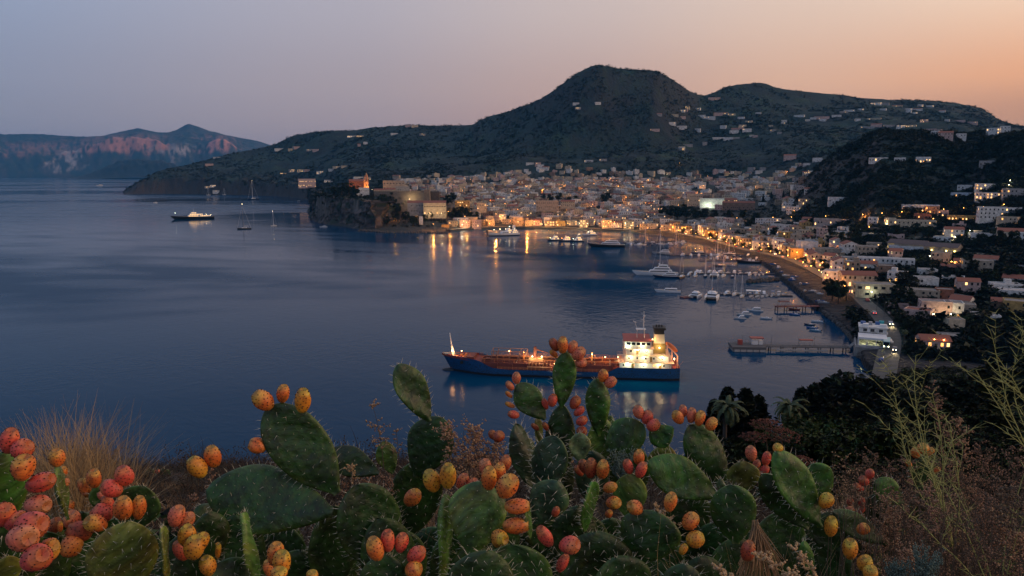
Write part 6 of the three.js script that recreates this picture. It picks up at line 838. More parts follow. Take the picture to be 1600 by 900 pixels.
  for (const [x, y, z] of [[1215, py + 5.4, 5.0], [1290, py + 2.7, 5.4], [1190, py + 0.1, 6.0], [1340, py + 0.1, 6.0]]) { const d = new MB(); d.box(X(x) - 0.45, y, z - 0.02, X(x) + 0.45, y + 2, z + 0.06); d.build('door', olive, g); }
  { const f = new MB(); f.box(X(1302), py + 2.62, -2.6, X(1372), py + 9.6, 3.2, 0.15); f.build('funnel_casing', olive, g); const c = new MB(); c.box(X(1305), py + 9.61, -2.4, X(1366), py + 13.2, 3, 0.25); c.build('funnel', cream, g); const k = new MB(); k.box(X(1309), py + 13.21, -2.2, X(1360), py + 14.9, 2.8); k.box(X(1303), py + 14.91, -2.5, X(1368), py + 15.7, 3.1); k.build('funnel_top', black, g); const p = new MB(); for (const x of [1320, 1335, 1350]) p.cyl([X(x), py + 15.7, 0], [X(x), py + 16.5, 0], 0.3, 0.3, 7); p.build('exhaust_pipe', black, g); }
  { const m = new MB(), y = py + 11.15; for (const [x, z] of [[1215, 1], [1255, 1], [1215, -1], [1255, -1]]) m.cyl([X(x), y, z], [X(x), y + 3.4, z], 0.1, 0.1, 5); m.box(X(1208), y + 3.4, -1.4, X(1262), y + 3.55, 1.4); m.cyl([X(1250), y + 3.5, 0.6], [X(1250), y + 10.6, 0.2], 0.16, 0.1, 6).cyl([X(1250), y + 3.5, -0.8], [X(1250), y + 10.6, -0.2], 0.16, 0.1, 6); for (let k = 0; k < 6; k++) m.cyl([X(1250), y + 4.5 + k, 0.6 - k * 0.06], [X(1250), y + 5.2 + k, -0.7 + k * 0.06], 0.06, 0.06, 4); m.cyl([X(1232), y + 7.4, 0], [X(1250), y + 7, 0], 0.08, 0.08, 4).cyl([X(1240), y + 9.6, -1.4], [X(1240), y + 9.6, 1.4], 0.07, 0.07, 4).cyl([X(1215), y + 3.5, 0], [X(1200), y + 6.2, 0], 0.07, 0.07, 4).cyl([X(1192), y + 6.6, 0], [X(1208), y + 6.0, 0], 0.16, 0.16, 5); m.cyl([X(1245), y + 8.6, 0], [X(1258), y + 8.6, 0], 0.3, 0.3, 5); m.build('radar_mast', M(0.6, 0.58, 0.56, 0.5), g); }
  { const f = new MB(); for (const z of [2.4, 4.2]) f.cyl([X(1378), py + 9.4, z], [X(1436), py + 5.0, z], 0.2, 0.2, 5).cyl([X(1378), py + 2.6, z], [X(1378), py + 9.4, z], 0.2, 0.2, 5).cyl([X(1436), py, z], [X(1436), py + 5.0, z], 0.2, 0.2, 5).cyl([X(1405), py + 0.2, z], [X(1405), py + 7.2, z], 0.14, 0.14, 5); for (let k = 0; k < 6; k++) f.cyl([X(1378 + k * 11), py + 9.3 - k * 0.83, 2.4], [X(1378 + k * 11), py + 9.3 - k * 0.83, 4.2], 0.1, 0.1, 4); f.build('lifeboat_ramp', M(0.5, 0.3, 0.24, 0.6), g); const b = new MB(); b.m = new THREE.Matrix4().makeRotationZ(-0.68).setPosition(X(1402), py + 8.4, 3.3); b.ball(0, 0, 0, 3, 1.0, 1.05, 12, 8); b.m = null; b.build('lifeboat', M(0.55, 0.13, 0.03, 0.5), g); const r = new MB(); for (let x = X(1390); x < X(1445); x += 1.1) r.cyl([x, py + 0.5, 6.2], [x, py + 1.7, 6.2], 0.05, 0.05, 4); r.cyl([X(1390), py + 1.7, 6.2], [X(1445), py + 1.7, 6.2], 0.06, 0.06, 4).cyl([X(1445), py + 0.6, 6.2], [X(1445), py + 1.7, -6.2], 0.06, 0.06, 4); r.build('stern_railing', rust, g); }
  { const s = new MB(); for (let k = 0; k < 10; k++) s.box(X(1310) + k * 0.36, py + 5.2 - k * 0.27, 6.05, X(1310) + k * 0.36 + 0.36, py + 5.3 - k * 0.27, 6.75); s.build('stair', M(0.45, 0.25, 0.15, 0.7), g); const h = new MB(); h.cyl([X(230), 4.4, beam(X(230)) * 0.97], [X(230), 4.4, beam(X(230)) * 0.97 + 0.25], 0.7, 0.7, 9); h.build('hawse_pipe', black, g); const c = new MB(); c.cyl([X(1445), 4.4, 2], [X(1500), 2.6, -14], 0.05, 0.05, 4); c.build('mooring_line', rust, g); }
  const OR = new THREE.Color(1, 0.5, 0.18), YE = new THREE.Color(1, 0.78, 0.38), GR = new THREE.Color(0.95, 1, 0.6);
  for (const [x, y, z, col, I] of [[168, 8.2, 1.2, OR, 38], [225, 8.6, 2, OR, 26], [632, 7.4, 3.2, YE, 42], [686, 7.4, 3.2, YE, 42], [583, 8.9, 2.4, OR, 30], [500, 9.2, 2.9, OR, 14], [760, 5.4, 6.2, OR, 26], [880, 8.2, 2.2, OR, 30], [967, 8.6, 2.2, OR, 30], [1040, 7.8, 3, OR, 26], [1110, 8.2, 4, OR, 26], [1163, py + 8.9, 6.6, GR, 26], [1240, py + 9.2, 6.7, YE, 26], [1215, py + 7.4, 6.0, YE, 30], [1262, py + 7.4, 6.0, YE, 30], [1178, py + 4.8, 6.6, YE, 30], [1250, py + 4.7, 6.6, YE, 26], [1335, py + 8.2, 4.4, YE, 34], [1352, py + 4.8, 6.6, YE, 38], [1250, py + 2.1, 7.1, GR, 26], [1165, py + 2.1, 7.1, GR, 26], [1335, py + 2.1, 7.1, YE, 26], [1297, py + 11.4, 3.8, OR, 40], [1415, py + 4.4, 5.6, OR, 44], [1425, py + 2.6, 0, OR, 30]]) {
    const b = new MB(); b.ball(X(x), y, z, 0.16, 0.16, 0.16, 8, 6); b.build('deck_lamp', col === OR ? glow(1, 0.55, 0.2, 26) : col === YE ? glow(1, 0.86, 0.5, 30) : glow(0.95, 1, 0.7, 30), g); lampLight(g, X(x), y, z, col, I * (x > 1130 ? 0.95 : 1.6), 7);
  }
}

// ---------------------------------------------------------------- the slope below the viewer
reseed(77);
const tab = (t, D) => { for (let i = 1; i < t.length; i++) if (D < t[i][0]) { const q = (D - t[i - 1][0]) / (t[i][0] - t[i - 1][0]); return lerp(t[i - 1][1], t[i][1], q); } return t[t.length - 1][1]; };
const DROP_R = [[0, 1.75], [3, 2.0], [6, 2.9], [12, 5.6], [25, 11], [60, 24.5], [120, 44], [200, 63], [275, 76.5], [310, 86], [400, 120]], DROP_L = [[0, 1.75], [3, 1.95], [6, 2.75], [9, 3.75], [14, 6.8], [40, 31], [100, 86], [400, 160]];
const DROP_M = [[0, 1.75], [3, 2.0], [6, 2.9], [12, 5.6], [25, 11.2], [45, 19.5], [80, 33], [120, 50], [160, 68], [190, 84], [400, 160]];
const nearH = (u, D) => { const d = lerp(lerp(tab(DROP_L, D), tab(DROP_M, D), sstep(0.12, 0.28, u)), tab(DROP_R, D), sstep(0.43, 0.55, u)); return H0 - d + fbm(u * D / 3, D / 3, 3) * 0.14 * Math.min(1, D / 6) + fbm(u * D / 22, D / 22, 3) * 1.5 * sstep(8, 60, D); };
{
  const soil = [0.022, 0.016, 0.012], dryG = [0.055, 0.036, 0.022], gr = [0.018, 0.028, 0.012];
  const m = polar('hillside', -1.3, 1.35, 260, 0.4, 330, 240, nearH, (u, D) => { const n = fbm(u * D / 1.1, D / 1.1, 4), g = sstep(7, 18, D); return mix3(mix3(soil, dryG, sstep(-0.1, 0.3, n)), gr, g * 0.85); }, new THREE.MeshStandardMaterial({ vertexColors: true, roughness: 1 }));
  tag(m, 'steep scrubby slope falling from the viewpoint to the sea', null, null, 'structure');
}
const nearAt = (px, D) => { const u = ray(px, 700)[0]; return V(u * D, nearH(u, D), -D); };
const nTree = (kind, px, top, D, label, wide = 1) => { const p = nearAt(px, D), hh = H0 + ray(px, top)[1] * D - p.y, full = { cypress: 9.6, pine: 8, round: 7.6, palm: 7.6, olive: 7.6 }[kind], s = Math.max(0.2, hh / full); const t = tree(kind, p, s, label); t.scale.x *= wide; t.scale.z *= wide; return t; };
nTree('cypress', 1132, 597, 118, 'tallest left dark conifer above the bay, beside a fan palm', 1.3); nTree('cypress', 1112, 618, 116, 'dark conifer at the left end of the conifer clump', 1.3); nTree('cypress', 1162, 600, 120, 'dark conifer second from left in the conifer clump', 1.25); nTree('cypress', 1182, 612, 122, 'dark conifer between two fan palms', 1.4);
nTree('cypress', 1246, 598, 132, 'slim dark conifer right of the second fan palm', 1.1); nTree('cypress', 1266, 593, 134, 'tallest dark conifer right of the second fan palm', 1.15); nTree('cypress', 1285, 600, 136, 'last slim conifer before the round dark trees', 1.15);
nTree('pine', 1312, 585, 165, 'broad round dark tree where the slope meets the water', 1.2); nTree('pine', 1338, 578, 170, 'broad dark tree above the road end', 1.3); nTree('pine', 1366, 588, 160, 'dark tree hiding the foot of the road', 1.2); nTree('pine', 1300, 618, 140, 'lower dark tree left below the road end', 1.2); nTree('pine', 1340, 625, 130, 'dark tree in the middle of the slope under the road', 1.4); nTree('pine', 1400, 610, 150, 'dark tree right of the road foot', 1.3); nTree('pine', 1430, 575, 215, 'dark round bush left of the orange lit veranda', 1.2); nTree('round', 1500, 590, 150, 'dark green tree below the orange lit veranda', 1.5); nTree('round', 1545, 570, 170, 'dark green tree below the side road', 1.4); nTree('round', 1590, 575, 160, 'dark green tree at the right edge under the side road', 1.4); nTree('round', 1450, 625, 110, 'dark green tree low on the slope behind the spiny bush', 1.5); nTree('round', 1540, 630, 90, 'green tree behind the dry plume at the right', 1.5);
nTree('palm', 1134, 622, 92, 'left fan palm in front of the dark conifers'); nTree('palm', 1229, 622, 84, 'right fan palm with pale broad leaves');
for (const [px, top, D, w, lb] of [[1215, 672, 50, 1.9, 'left part of the big leafy green bush'], [1262, 656, 52, 2, 'highest part of the big leafy green bush'], [1312, 662, 48, 2, 'right part of the big leafy green bush'], [1352, 680, 44, 1.8, 'green bush at the right end of the leafy bushes'], [1280, 700, 38, 1.9, 'low front bush under the big leafy bush'], [1230, 715, 34, 1.6, 'dark bush behind the rusty flower heads'], [1140, 690, 60, 2, 'dark bush below the left fan palm'], [1105, 692, 62, 1.6, 'dark bush at the foot of the left conifer'], [1385, 690, 40, 1.8, 'dark bush behind the spiny green stems']]) { const p = nearAt(px, D), hh = Math.max(1.2, H0 + ray(px, top)[1] * D - p.y + 0.4); const g = new THREE.Group(); g.name = numbered('leafy_bush'); g.position.copy(p); scene.add(g); tag(g, lb, 'bush'); part(crownGeo(2600, hh * 0.62 * w * 0.55, hh * 0.55, hh * 0.6 * w * 0.5, 0.17, 70, hh * 0.45), 'foliage', px > 1180 && D > 36 ? LEAF.bush : LEAF.green, g); const t = new MB(); t.cyl([0, -0.5, 0], [0, hh * 0.5, 0], 0.09, 0.05, 6); t.build('stem', trunkMat, g); }
{
  const sp = [[], []], q = new THREE.Quaternion(), up = V(0, 1, 0), cl = [[], []];
  for (let k = 0; k < 5200; k++) { const u = R(0.2, 1.2), D = 6.5 * (285 / 6.5) ** rnd(), s = clamp(D * R(0.012, 0.026), 0.22, 2.6), px = 800 + u * FOC * 1.02; if (D < 40 && u < 0.28) continue; if (D > 150 && u < 0.42) continue; const v = k % 2; sp[v].push(new THREE.Matrix4().compose(V(u * D, nearH(u, D) + s * 0.25, -D), q.setFromAxisAngle(up, R(0, 6)).clone(), V(s * 1.3, s * R(0.6, 0.9), s * 1.2))); const t = R(0.5, 1.3); cl[v].push([t * 1.05, t, t * 0.9]); }
  sp.forEach((l, v) => { const m = new THREE.InstancedMesh(crownGeo(420, 1, 0.8, 1, 0.13, 22), v ? LEAF.bush : LEAF.near, l.length); l.forEach((t, i) => { m.setMatrixAt(i, t); m.setColorAt(i, C(...cl[v][i])); }); m.name = numbered('slope_undergrowth'); finish(m); scene.add(m); tag(m, v ? 'green undergrowth on the slope at the right' : 'dark undergrowth on the slope at the right', null, null, 'stuff'); });
}

// ---------------------------------------------------------------- prickly pears
reseed(101);
const padTex = dataTex(256, 256, (u, v) => { const a = tileN(u, v, 7, 1), b = tileN(u, v, 22, 3), c = tileN(u, v, 60, 5), s = 0.8 + a * 0.3 + b * 0.22 + c * 0.2, y = sstep(0.18, 0.4, tileN(u, v, 9, 7)) * 0.12; return [s * 0.95 + y, s, s * 0.9 - y * 0.4]; }, true);
const fruitTex = dataTex(128, 128, (u, v) => { const s = 0.9 + tileN(u, v, 5, 1) * 0.1 + tileN(u, v, 14, 3) * 0.1; return [s, s * 0.97, s * 0.94]; }, true);
const padBump = dataTex(512, 512, (u, v) => { let m = 0; const x = u * 6 % 1, y = v * 6 % 1; for (const [a, b] of [[0.25, 0.25], [0.75, 0.75]]) { const d = Math.hypot(x - a, y - b); m = Math.max(m, Math.exp(-d * d * 26)); } return 0.35 + m * 0.4 + tileN(u, v, 6, 2) * 0.3 + tileN(u, v, 24, 4) * 0.14 + tileN(u, v, 60, 6) * 0.07; });
padBump.repeat.set(1 / 6, 1 / 6); padTex.repeat.set(1 / 9, 1 / 9);
const padMat = new THREE.MeshPhysicalMaterial({ color: C(1, 1, 1), vertexColors: true, map: padTex, bumpMap: padBump, bumpScale: 0.006, roughness: 0.5, sheen: 0.1, sheenRoughness: 0.5, sheenColor: C(0.6, 0.7, 0.6) });
const spineMat = M(0.62, 0.58, 0.44, 0.6), fruitMat = new THREE.MeshPhysicalMaterial({ vertexColors: true, color: C(1, 1, 1), map: fruitTex, roughness: 0.5, bumpMap: padBump, bumpScale: 0.001, sheen: 0.08, sheenRoughness: 0.5, sheenColor: C(0.9, 0.75, 0.65) }), dotMat = M(0.05, 0.016, 0.008, 0.9);
const GREENS = { d: [0.022, 0.072, 0.013], g: [0.047, 0.15, 0.024], l: [0.095, 0.2, 0.045], p: [0.17, 0.25, 0.13], y: [0.14, 0.18, 0.035], b: [0.026, 0.075, 0.04] };
const prof = (t) => Math.max(0.16 * (1 - t), Math.pow(Math.max(0, Math.sin(Math.PI * Math.pow(clamp(t, 0.0, 1), 1.3))), 0.56));
function pad(plant, [bx, by, tx, ty, w, D, yaw = 0, tone = 'g', dT = 0, spiny = 1]) {
  const o = plant.position, B = at(bx, by, D), T = at(tx, ty, D + dT), ax = T.clone().sub(B), L = ax.length(); ax.normalize();
  const mid = B.clone().lerp(T, 0.5), view = camera.position.clone().sub(mid).normalize(), n = view.addScaledVector(ax, -view.dot(ax)).normalize().applyAxisAngle(ax, yaw), s = ax.clone().cross(n).normalize(), W2 = w * mpp(D) / 2, th = clamp(L * 0.05, 0.006, 0.016), curl = R(-0.05, 0.05) * L, ph = R(0, 9), skew = R(-0.05, 0.05);
  const place = (t, a, c) => { const f = prof(t), e = W2 * f * (1 + 0.035 * Math.sin(t * 9 + ph)), k = curl * (a * a * f * f + (t - 0.5) ** 2 * 1.6) + Math.sin(t * 7 + ph + a * 3) * 0.004 * Math.min(1, L * 4); return B.clone().addScaledVector(ax, t * L).addScaledVector(s, a * e + skew * W2 * Math.sin(t * 3.1)).addScaledVector(n, c + k).sub(o); };
  const b = new MB(), nt = 22, na = 26, P = [], col = GREENS[tone], vr = R(0.75, 1.3);
  for (let i = 0; i <= nt; i++) { const t = (1 - Math.cos(Math.PI * i / nt)) / 2 * 0.998 + 0.001, ring = []; for (let j = 0; j < na; j++) { const q = j / na * 2 * Math.PI, ca = Math.cos(q), sa = Math.sin(q); ring.push(place(t, Math.sign(ca) * Math.abs(ca) ** 0.85, Math.sign(sa) * Math.abs(sa) ** 0.7 * th * (0.25 + 0.75 * Math.min(1, prof(t) * 1.3)))); } P.push(ring); }
  const geo = P.map((r) => r.map((p) => [p.x, p.y, p.z])); b.skin(geo, true);
  for (let i = 0; i < P.length; i++) for (let j = 0; j < na; j++) { const t = i / nt, edge = Math.abs(Math.cos(j / na * 2 * Math.PI)) ** 6, base = sstep(0.16, 0, t); const blot = sstep(0.2, 0.42, fbm(i * 0.16 + ph * 3, Math.cos(j / na * 6.283) * 1.6 + ph, 3)), c = mix3(mix3(mix3(col, [0.1, 0.1, 0.035], blot * 0.45), [col[0] * 2.4 + 0.035, col[1] * 1.6 + 0.035, col[2] * 1.2 + 0.005], edge * 0.7), [0.13, 0.11, 0.05], base * 0.5); b.c.push(c[0] * vr, c[1] * vr, c[2] * vr); const k = i * na + j; b.t[k * 2] = Math.cos(j / na * 2 * Math.PI) * W2 * prof((1 - Math.cos(Math.PI * i / nt)) / 2) / 0.031 * 0.5 + ph; b.t[k * 2 + 1] = (1 - Math.cos(Math.PI * i / nt)) / 2 * L / 0.031 * 0.5; }
  const m = b.build('pad', padMat, plant);
  // areoles with their spines
  const sp = new MB(), gap = clamp(0.031 * (D / 2.4), 0.024, 0.09), rows = Math.max(4, Math.round(L / gap)), thick = Math.max(0.0007, D * 0.0003);
  for (let i = 1; i < rows; i++) for (const side of [1, -1]) { const t = i / rows, nn = Math.max(1, Math.round(W2 * 2 * prof(t) / gap)); for (let j = 0; j < nn; j++) { const a = (j + 0.5 + (i % 2 ? 0.25 : -0.25)) / nn * 2 - 1; if (Math.abs(a) > 0.95) continue; const cc = Math.sqrt(1 - a * a) ** 0.7 * th * side, p = place(t, a, cc), nd = n.clone().multiplyScalar(side); sp.ball(p.x, p.y, p.z, 0.0013, 0.0013, 0.0013, 4, 2); const ns = rnd() < 0.24 * spiny ? 2 : rnd() < 0.55 * spiny ? 1 : 0; for (let k = 0; k < ns; k++) { const d = nd.clone().multiplyScalar(R(0.5, 1)).add(ax.clone().multiplyScalar(R(-0.7, 0.5))).add(s.clone().multiplyScalar(R(-0.7, 0.7))).normalize().multiplyScalar(R(0.008, 0.02) * spiny * (D > 4 ? 1.5 : 1)); sp.cyl([p.x, p.y, p.z], [p.x + d.x, p.y + d.y, p.z + d.z], thick, thick * 0.15, 3, false); } } }
  for (let i = 1; i < rows * 1.6; i++) { const t = i / (rows * 1.6); for (const a of [1, -1]) { const out = s.clone().multiplyScalar(a), p = place(t, a * 0.99, 0); for (let k = 0; k < 2 * spiny; k++) { const d = out.clone().add(ax.clone().multiplyScalar(R(-0.3, 0.9) + (t > 0.8 ? 0.8 : 0))).add(n.clone().multiplyScalar(R(-0.8, 0.8))).normalize().multiplyScalar(R(0.01, 0.028) * (D > 4 ? 1.5 : 1)); sp.cyl([p.x, p.y, p.z], [p.x + d.x, p.y + d.y, p.z + d.z], thick, thick * 0.15, 3, false); } } }
  for (let k = 0; k < 7; k++) { const p = place(0.985, R(-0.9, 0.9), 0), d = ax.clone().add(s.clone().multiplyScalar(R(-1, 1))).add(n.clone().multiplyScalar(R(-0.7, 0.7))).normalize().multiplyScalar(R(0.01, 0.02)); sp.cyl([p.x, p.y, p.z], [p.x + d.x, p.y + d.y, p.z + d.z], thick, thick * 0.15, 3, false); }
  tag(sp.build('spine', spineMat, m), null, null, null, 'stuff'); return m;
}
const FC = { r: [[0.8, 0.11, 0.075], [0.86, 0.26, 0.09]], o: [[0.84, 0.2, 0.04], [0.9, 0.5, 0.075]], y: [[0.8, 0.3, 0.03], [0.78, 0.58, 0.05]], d: [[0.5, 0.09, 0.04], [0.64, 0.22, 0.06]], p: [[0.82, 0.2, 0.11], [0.86, 0.36, 0.14]] };
const fruitGeo = [...Array(4)].map((_, v) => {   // unit fruits standing on their stalk end, with the sunken crown at the top
  const b = new MB(), pr = [], n = 20; for (let i = 0; i <= n; i++) { const t = i / n; let r = Math.pow(Math.sin(Math.PI * clamp(0.05 + t * 0.84, 0, 1)), 0.56) * 0.5, y = t * 0.98; if (i === 0) r = 0.1; if (i >= n - 2) { r = [0.27, 0.2, 0.02][i - n + 2]; y = [0.975, 0.955, 0.9][i - n + 2]; } pr.push([r, y]); }
  const seg = 20, rings = pr.map(([r, y]) => [...Array(seg)].map((_, j) => { const q = j / seg * 2 * Math.PI, k = 1 + 0.035 * Math.sin(q * 3 + v) + 0.03 * Math.sin(q * 2 + y * 5 + v * 2); return [Math.cos(q) * r * k, y, -Math.sin(q) * r * k]; }));
  b.skin(rings, true); const dots = new MB(); for (let i = 1; i < 10; i++) { const t = i / 10.4 + 0.02, r = Math.pow(Math.sin(Math.PI * clamp(0.05 + t * 0.84, 0, 1)), 0.56) * 0.5, nn = Math.max(3, Math.round(r * 2 * 8)); for (let j = 0; j < nn; j++) { const q = (j + (i % 2) * 0.5 + R(-0.12, 0.12)) / nn * 2 * Math.PI, y = t + R(-0.03, 0.03), z = R(0.024, 0.04); dots.ball(Math.cos(q) * r * 1.0, y, Math.sin(q) * r * 1.0, z, z * 0.9, z, 5, 3); } }
  for (let j = 0; j < 12; j++) { const q = j / 12 * 2 * Math.PI; dots.ball(Math.cos(q) * 0.26, 0.975, Math.sin(q) * 0.26, 0.02, 0.022, 0.02, 4, 3); }
  const bt = new MB(); return { b, dots: dots.geometry(), pr, seg };
});
const fruitCache = {};
function fruit(plant, [cx, cy, w, h, D, ang = 0, tone = 'o', lean = 0.15]) {
  const v = Math.floor(rnd() * 4), sub = Math.floor(rnd() * 4), f = fruitGeo[v], key = v + tone + sub, k = mpp(D), L = h * k, Wd = w * k;
  const geo = fruitCache[key] ??= (() => { const q = new MB(); q.p = f.b.p; q.n = f.b.n; q.t = f.b.t.map((x, i) => i % 2 ? x * 0.12 : x * 2); q.i = f.b.i; const [a, c] = FC[tone]; for (let i = 0; i < f.pr.length; i++) for (let j = 0; j < f.seg; j++) { const y = f.pr[i][1], m = mix3(mix3([a[0] * 0.75, a[1] * 1.2, a[2]], a, sstep(0, 0.3, y)), c, clamp(sstep(0.5 + sub * 0.08, 1.0, y + 0.12 * Math.sin(j / f.seg * 6.28 + sub * 1.7)) + fbm(Math.cos(j / f.seg * 6.28) * 1.3 + sub * 5, Math.sin(j / f.seg * 6.28) * 1.3 + y * 3, 3) * 0.9, 0, 1)), z = (i >= f.pr.length - 3 ? 0.62 : 1) * (1 - 0.55 * sstep(0.16, 0.34, fbm(Math.cos(j / f.seg * 6.28) * 1.9 + sub * 9, Math.sin(j / f.seg * 6.28) * 1.9 + y * 4 + 7, 3))); q.c.push(m[0] * z, m[1] * z, m[2] * z); } return q.geometry(); })();
  const g = finish(new THREE.Mesh(geo, fruitMat)); g.name = 'fruit'; const dir = V(Math.sin(ang), Math.cos(ang), lean).normalize(), c = at(cx, cy, D).sub(plant.position);
  g.quaternion.setFromUnitVectors(V(0, 1, 0), dir); g.rotateY(R(0, 6)); g.scale.set(Wd * R(0.84, 0.98), L * R(1.04, 1.2), Wd * R(0.84, 0.98)); g.position.copy(c).addScaledVector(dir, -L * 0.5); plant.add(g);
  const d = part(f.dots, 'glochid', dotMat, g); tag(d, null, null, null, 'stuff');
}
function cactus(label, px, D, pads, fruits) { const x0 = Math.min(...pads.map((q) => q[0])), x1 = Math.max(...pads.map((q) => q[0])); if (D < 3) { const n = Math.max(2, Math.round((x1 - x0) / 45)); for (let k = 0; k < n; k++) { const x = lerp(x0, x1, (k + 0.5) / n) + R(-14, 14); pads = [...pads, [x + R(-20, 20), 955, x + R(-26, 26), R(800, 835), R(78, 112), D + R(0.25, 0.5), R(-0.4, 0.4), 'd', 0, 1]]; } } const u = ray(px, 850)[0], g = thing('prickly_pear', label, 'prickly pear', V(u * D, nearH(u, D), -D)); pads.forEach((q) => pad(g, q)); fruits.forEach((q) => fruit(g, q)); return g; }
cactus('prickly pear at the left edge with a column of large pink-red fruit', 20, 1.7,
  [[-18, 860, 4, 706, 92, 1.75, 0.35, 'g'], [-60, 960, -5, 820, 110, 1.6, 0.2, 'd'], [104, 812, 86, 724, 60, 1.95, 1.35, 'l'], [15, 940, 40, 850, 70, 1.75, 0.6, 'd'], [0, 930, 8, 870, 60, 1.5, 0.6, 'y']],
  [[15, 690, 32, 43, 1.72, 0.3, 'r'], [34, 702, 38, 34, 1.71, 1.1, 'r'], [36, 732, 39, 43, 1.66, 0.3, 'o', 0.2], [60, 755, 36, 44, 1.68, 1.2, 'r'], [57, 788, 36, 45, 1.66, 1.45, 'p', 0.5], [4, 806, 40, 50, 1.5, 0.6, 'r', 0.5], [24, 815, 32, 42, 1.5, 1.0, 'r', 0.3], [48, 822, 50, 58, 1.48, 1.25, 'r', 0.35], [35, 840, 50, 54, 1.44, 1.3, 'p', 0.7], [56, 872, 50, 62, 1.42, 1.0, 'r', 0.6], [72, 862, 40, 46, 1.5, 0.9, 'o', 0.3], [89, 716, 27, 30, 1.93, 0.05, 'o'], [97, 738, 16, 20, 2.0, 0.5, 'o'], [98, 756, 18, 22, 1.98, 0.9, 'p']]);
cactus('prickly pear at the lower left with many small orange and dark red fruit', 180, 2.1,
  [[160, 800, 153, 758, 32, 2.3, 0.2, 'g'], [205, 830, 222, 758, 74, 2.25, -0.2, 'd'], [185, 950, 198, 816, 108, 1.9, 0.1, 'y'], [120, 930, 120, 840, 90, 2.15, 0.3, 'd'], [95, 860, 130, 800, 50, 2.3, 0.3, 'd'], [262, 905, 254, 822, 62, 1.85, 1.42, 'y', 0, 0.3]],
  [[147, 749, 26, 30, 2.28, 0.1, 'o'], [133, 764, 20, 30, 2.3, -0.2, 'o'], [195, 744, 31, 33, 2.2, -0.2, 'r'], [177, 764, 33, 30, 2.18, -1.0, 'r'], [193, 795, 33, 39, 2.08, 0.05, 'o', 0.1], [217, 795, 24, 39, 2.1, 0.2, 'o', 0.1], [170, 788, 20, 26, 2.2, -0.4, 'r'], [160, 803, 34, 32, 2.12, -0.8, 'r'], [152, 819, 32, 32, 2.06, -0.6, 'o', 0.8], [127, 831, 36, 34, 2.08, -1.1, 'd', 0.3], [113, 813, 31, 34, 2.1, 0.1, 'p', 0.3], [115, 853, 43, 28, 2.05, -1.3, 'o', 0.2], [108, 793, 17, 19, 2.2, 0.3, 'o'], [84, 823, 24, 30, 2.15, 0.6, 'd'], [94, 824, 10, 18, 2.05, 0.2, 'o'], [160, 776, 14, 18, 2.25, -0.6, 'p']]);
cactus('prickly pear with yellow-green fruit left of the thin spiny stem', 300, 2.0,
  [[300, 960, 312, 838, 80, 2.05, 0.4, 'd'], [335, 880, 326, 800, 60, 2.3, 0.2, 'd'], [395, 960, 340, 880, 90, 2.0, 0.2, 'd']],
  [[275, 808, 31, 36, 1.95, 0.4, 'p'], [290, 815, 28, 36, 1.97, 0.7, 'p', 0.3], [292, 838, 30, 36, 1.9, 0.2, 'y'], [303, 857, 36, 40, 1.86, 0.3, 'y'], [313, 848, 28, 34, 1.9, 0.5, 'y'], [283, 862, 26, 34, 1.98, -0.3, 'd'], [325, 885, 32, 32, 1.9, -0.2, 'y'], [339, 863, 16, 28, 2.1, 0.2, 'y']]);
cactus('largest prickly pear with three big dark pads meeting at one joint', 520, 2.5,
  [[520, 800, 322, 765, 112, 2.4, 0.12, 'd'], [528, 770, 420, 634, 96, 2.45, -0.18, 'd'], [602, 892, 556, 757, 112, 2.35, 0.2, 'd'], [592, 740, 513, 706, 48, 2.9, 0.1, 'd'], [614, 740, 597, 690, 36, 3.0, 0.3, 'l'], [520, 930, 520, 790, 90, 2.5, 0.4, 'd'], [405, 915, 382, 800, 60, 2.0, 1.38, 'l'], [350, 850, 310, 790, 60, 2.6, 0.5, 'd'], [440, 960, 470, 860, 100, 2.5, 0.3, 'd']],
  [[413, 627, 34, 34, 2.42, -0.7, 'o', 0.2], [442, 617, 24, 27, 2.46, 0.2, 'o'], [473, 628, 26, 38, 2.4, 0.1, 'y'], [404, 697, 28, 27, 2.42, -1.2, 'o'], [333, 715, 30, 34, 2.42, -0.1, 'o'], [310, 732, 30, 34, 2.38, -0.5, 'y'], [643, 779, 27, 30, 2.5, 0.7, 'o', 0.2], [437, 757, 12, 10, 2.5, 0.5, 'p']]);
cactus('prickly pear with one tall leaning pad standing against the sea', 660, 2.9,
  [[671, 658, 621, 569, 52, 2.8, 0.25, 'd'], [650, 745, 690, 652, 78, 2.9, -0.2, 'd'], [640, 840, 655, 720, 90, 3.0, 0.2, 'd']], []);
cactus('prickly pear at the bottom edge with five reddish fruit on a dark pad', 610, 1.9,
  [[590, 960, 606, 868, 84, 1.85, 0.1, 'd'], [640, 980, 650, 900, 70, 1.95, 0.3, 'd']],
  [[587, 860, 31, 37, 1.84, -0.2, 'o', 0.1], [606, 846, 26, 39, 1.86, 0.05, 'r'], [627, 849, 24, 35, 1.88, 0.2, 'r'], [649, 868, 31, 31, 1.86, 0.8, 'r', 0.2], [645, 890, 30, 26, 1.84, 1.2, 'o', 0.2], [440, 880, 34, 40, 1.7, 0.1, 'y'], [430, 867, 30, 40, 1.74, 0.2, 'o'], [424, 890, 26, 34, 1.8, -0.3, 'o'], [436, 897, 30, 22, 1.66, 0.2, 'y'], [488, 899, 22, 16, 1.8, 0.2, 'y']]);
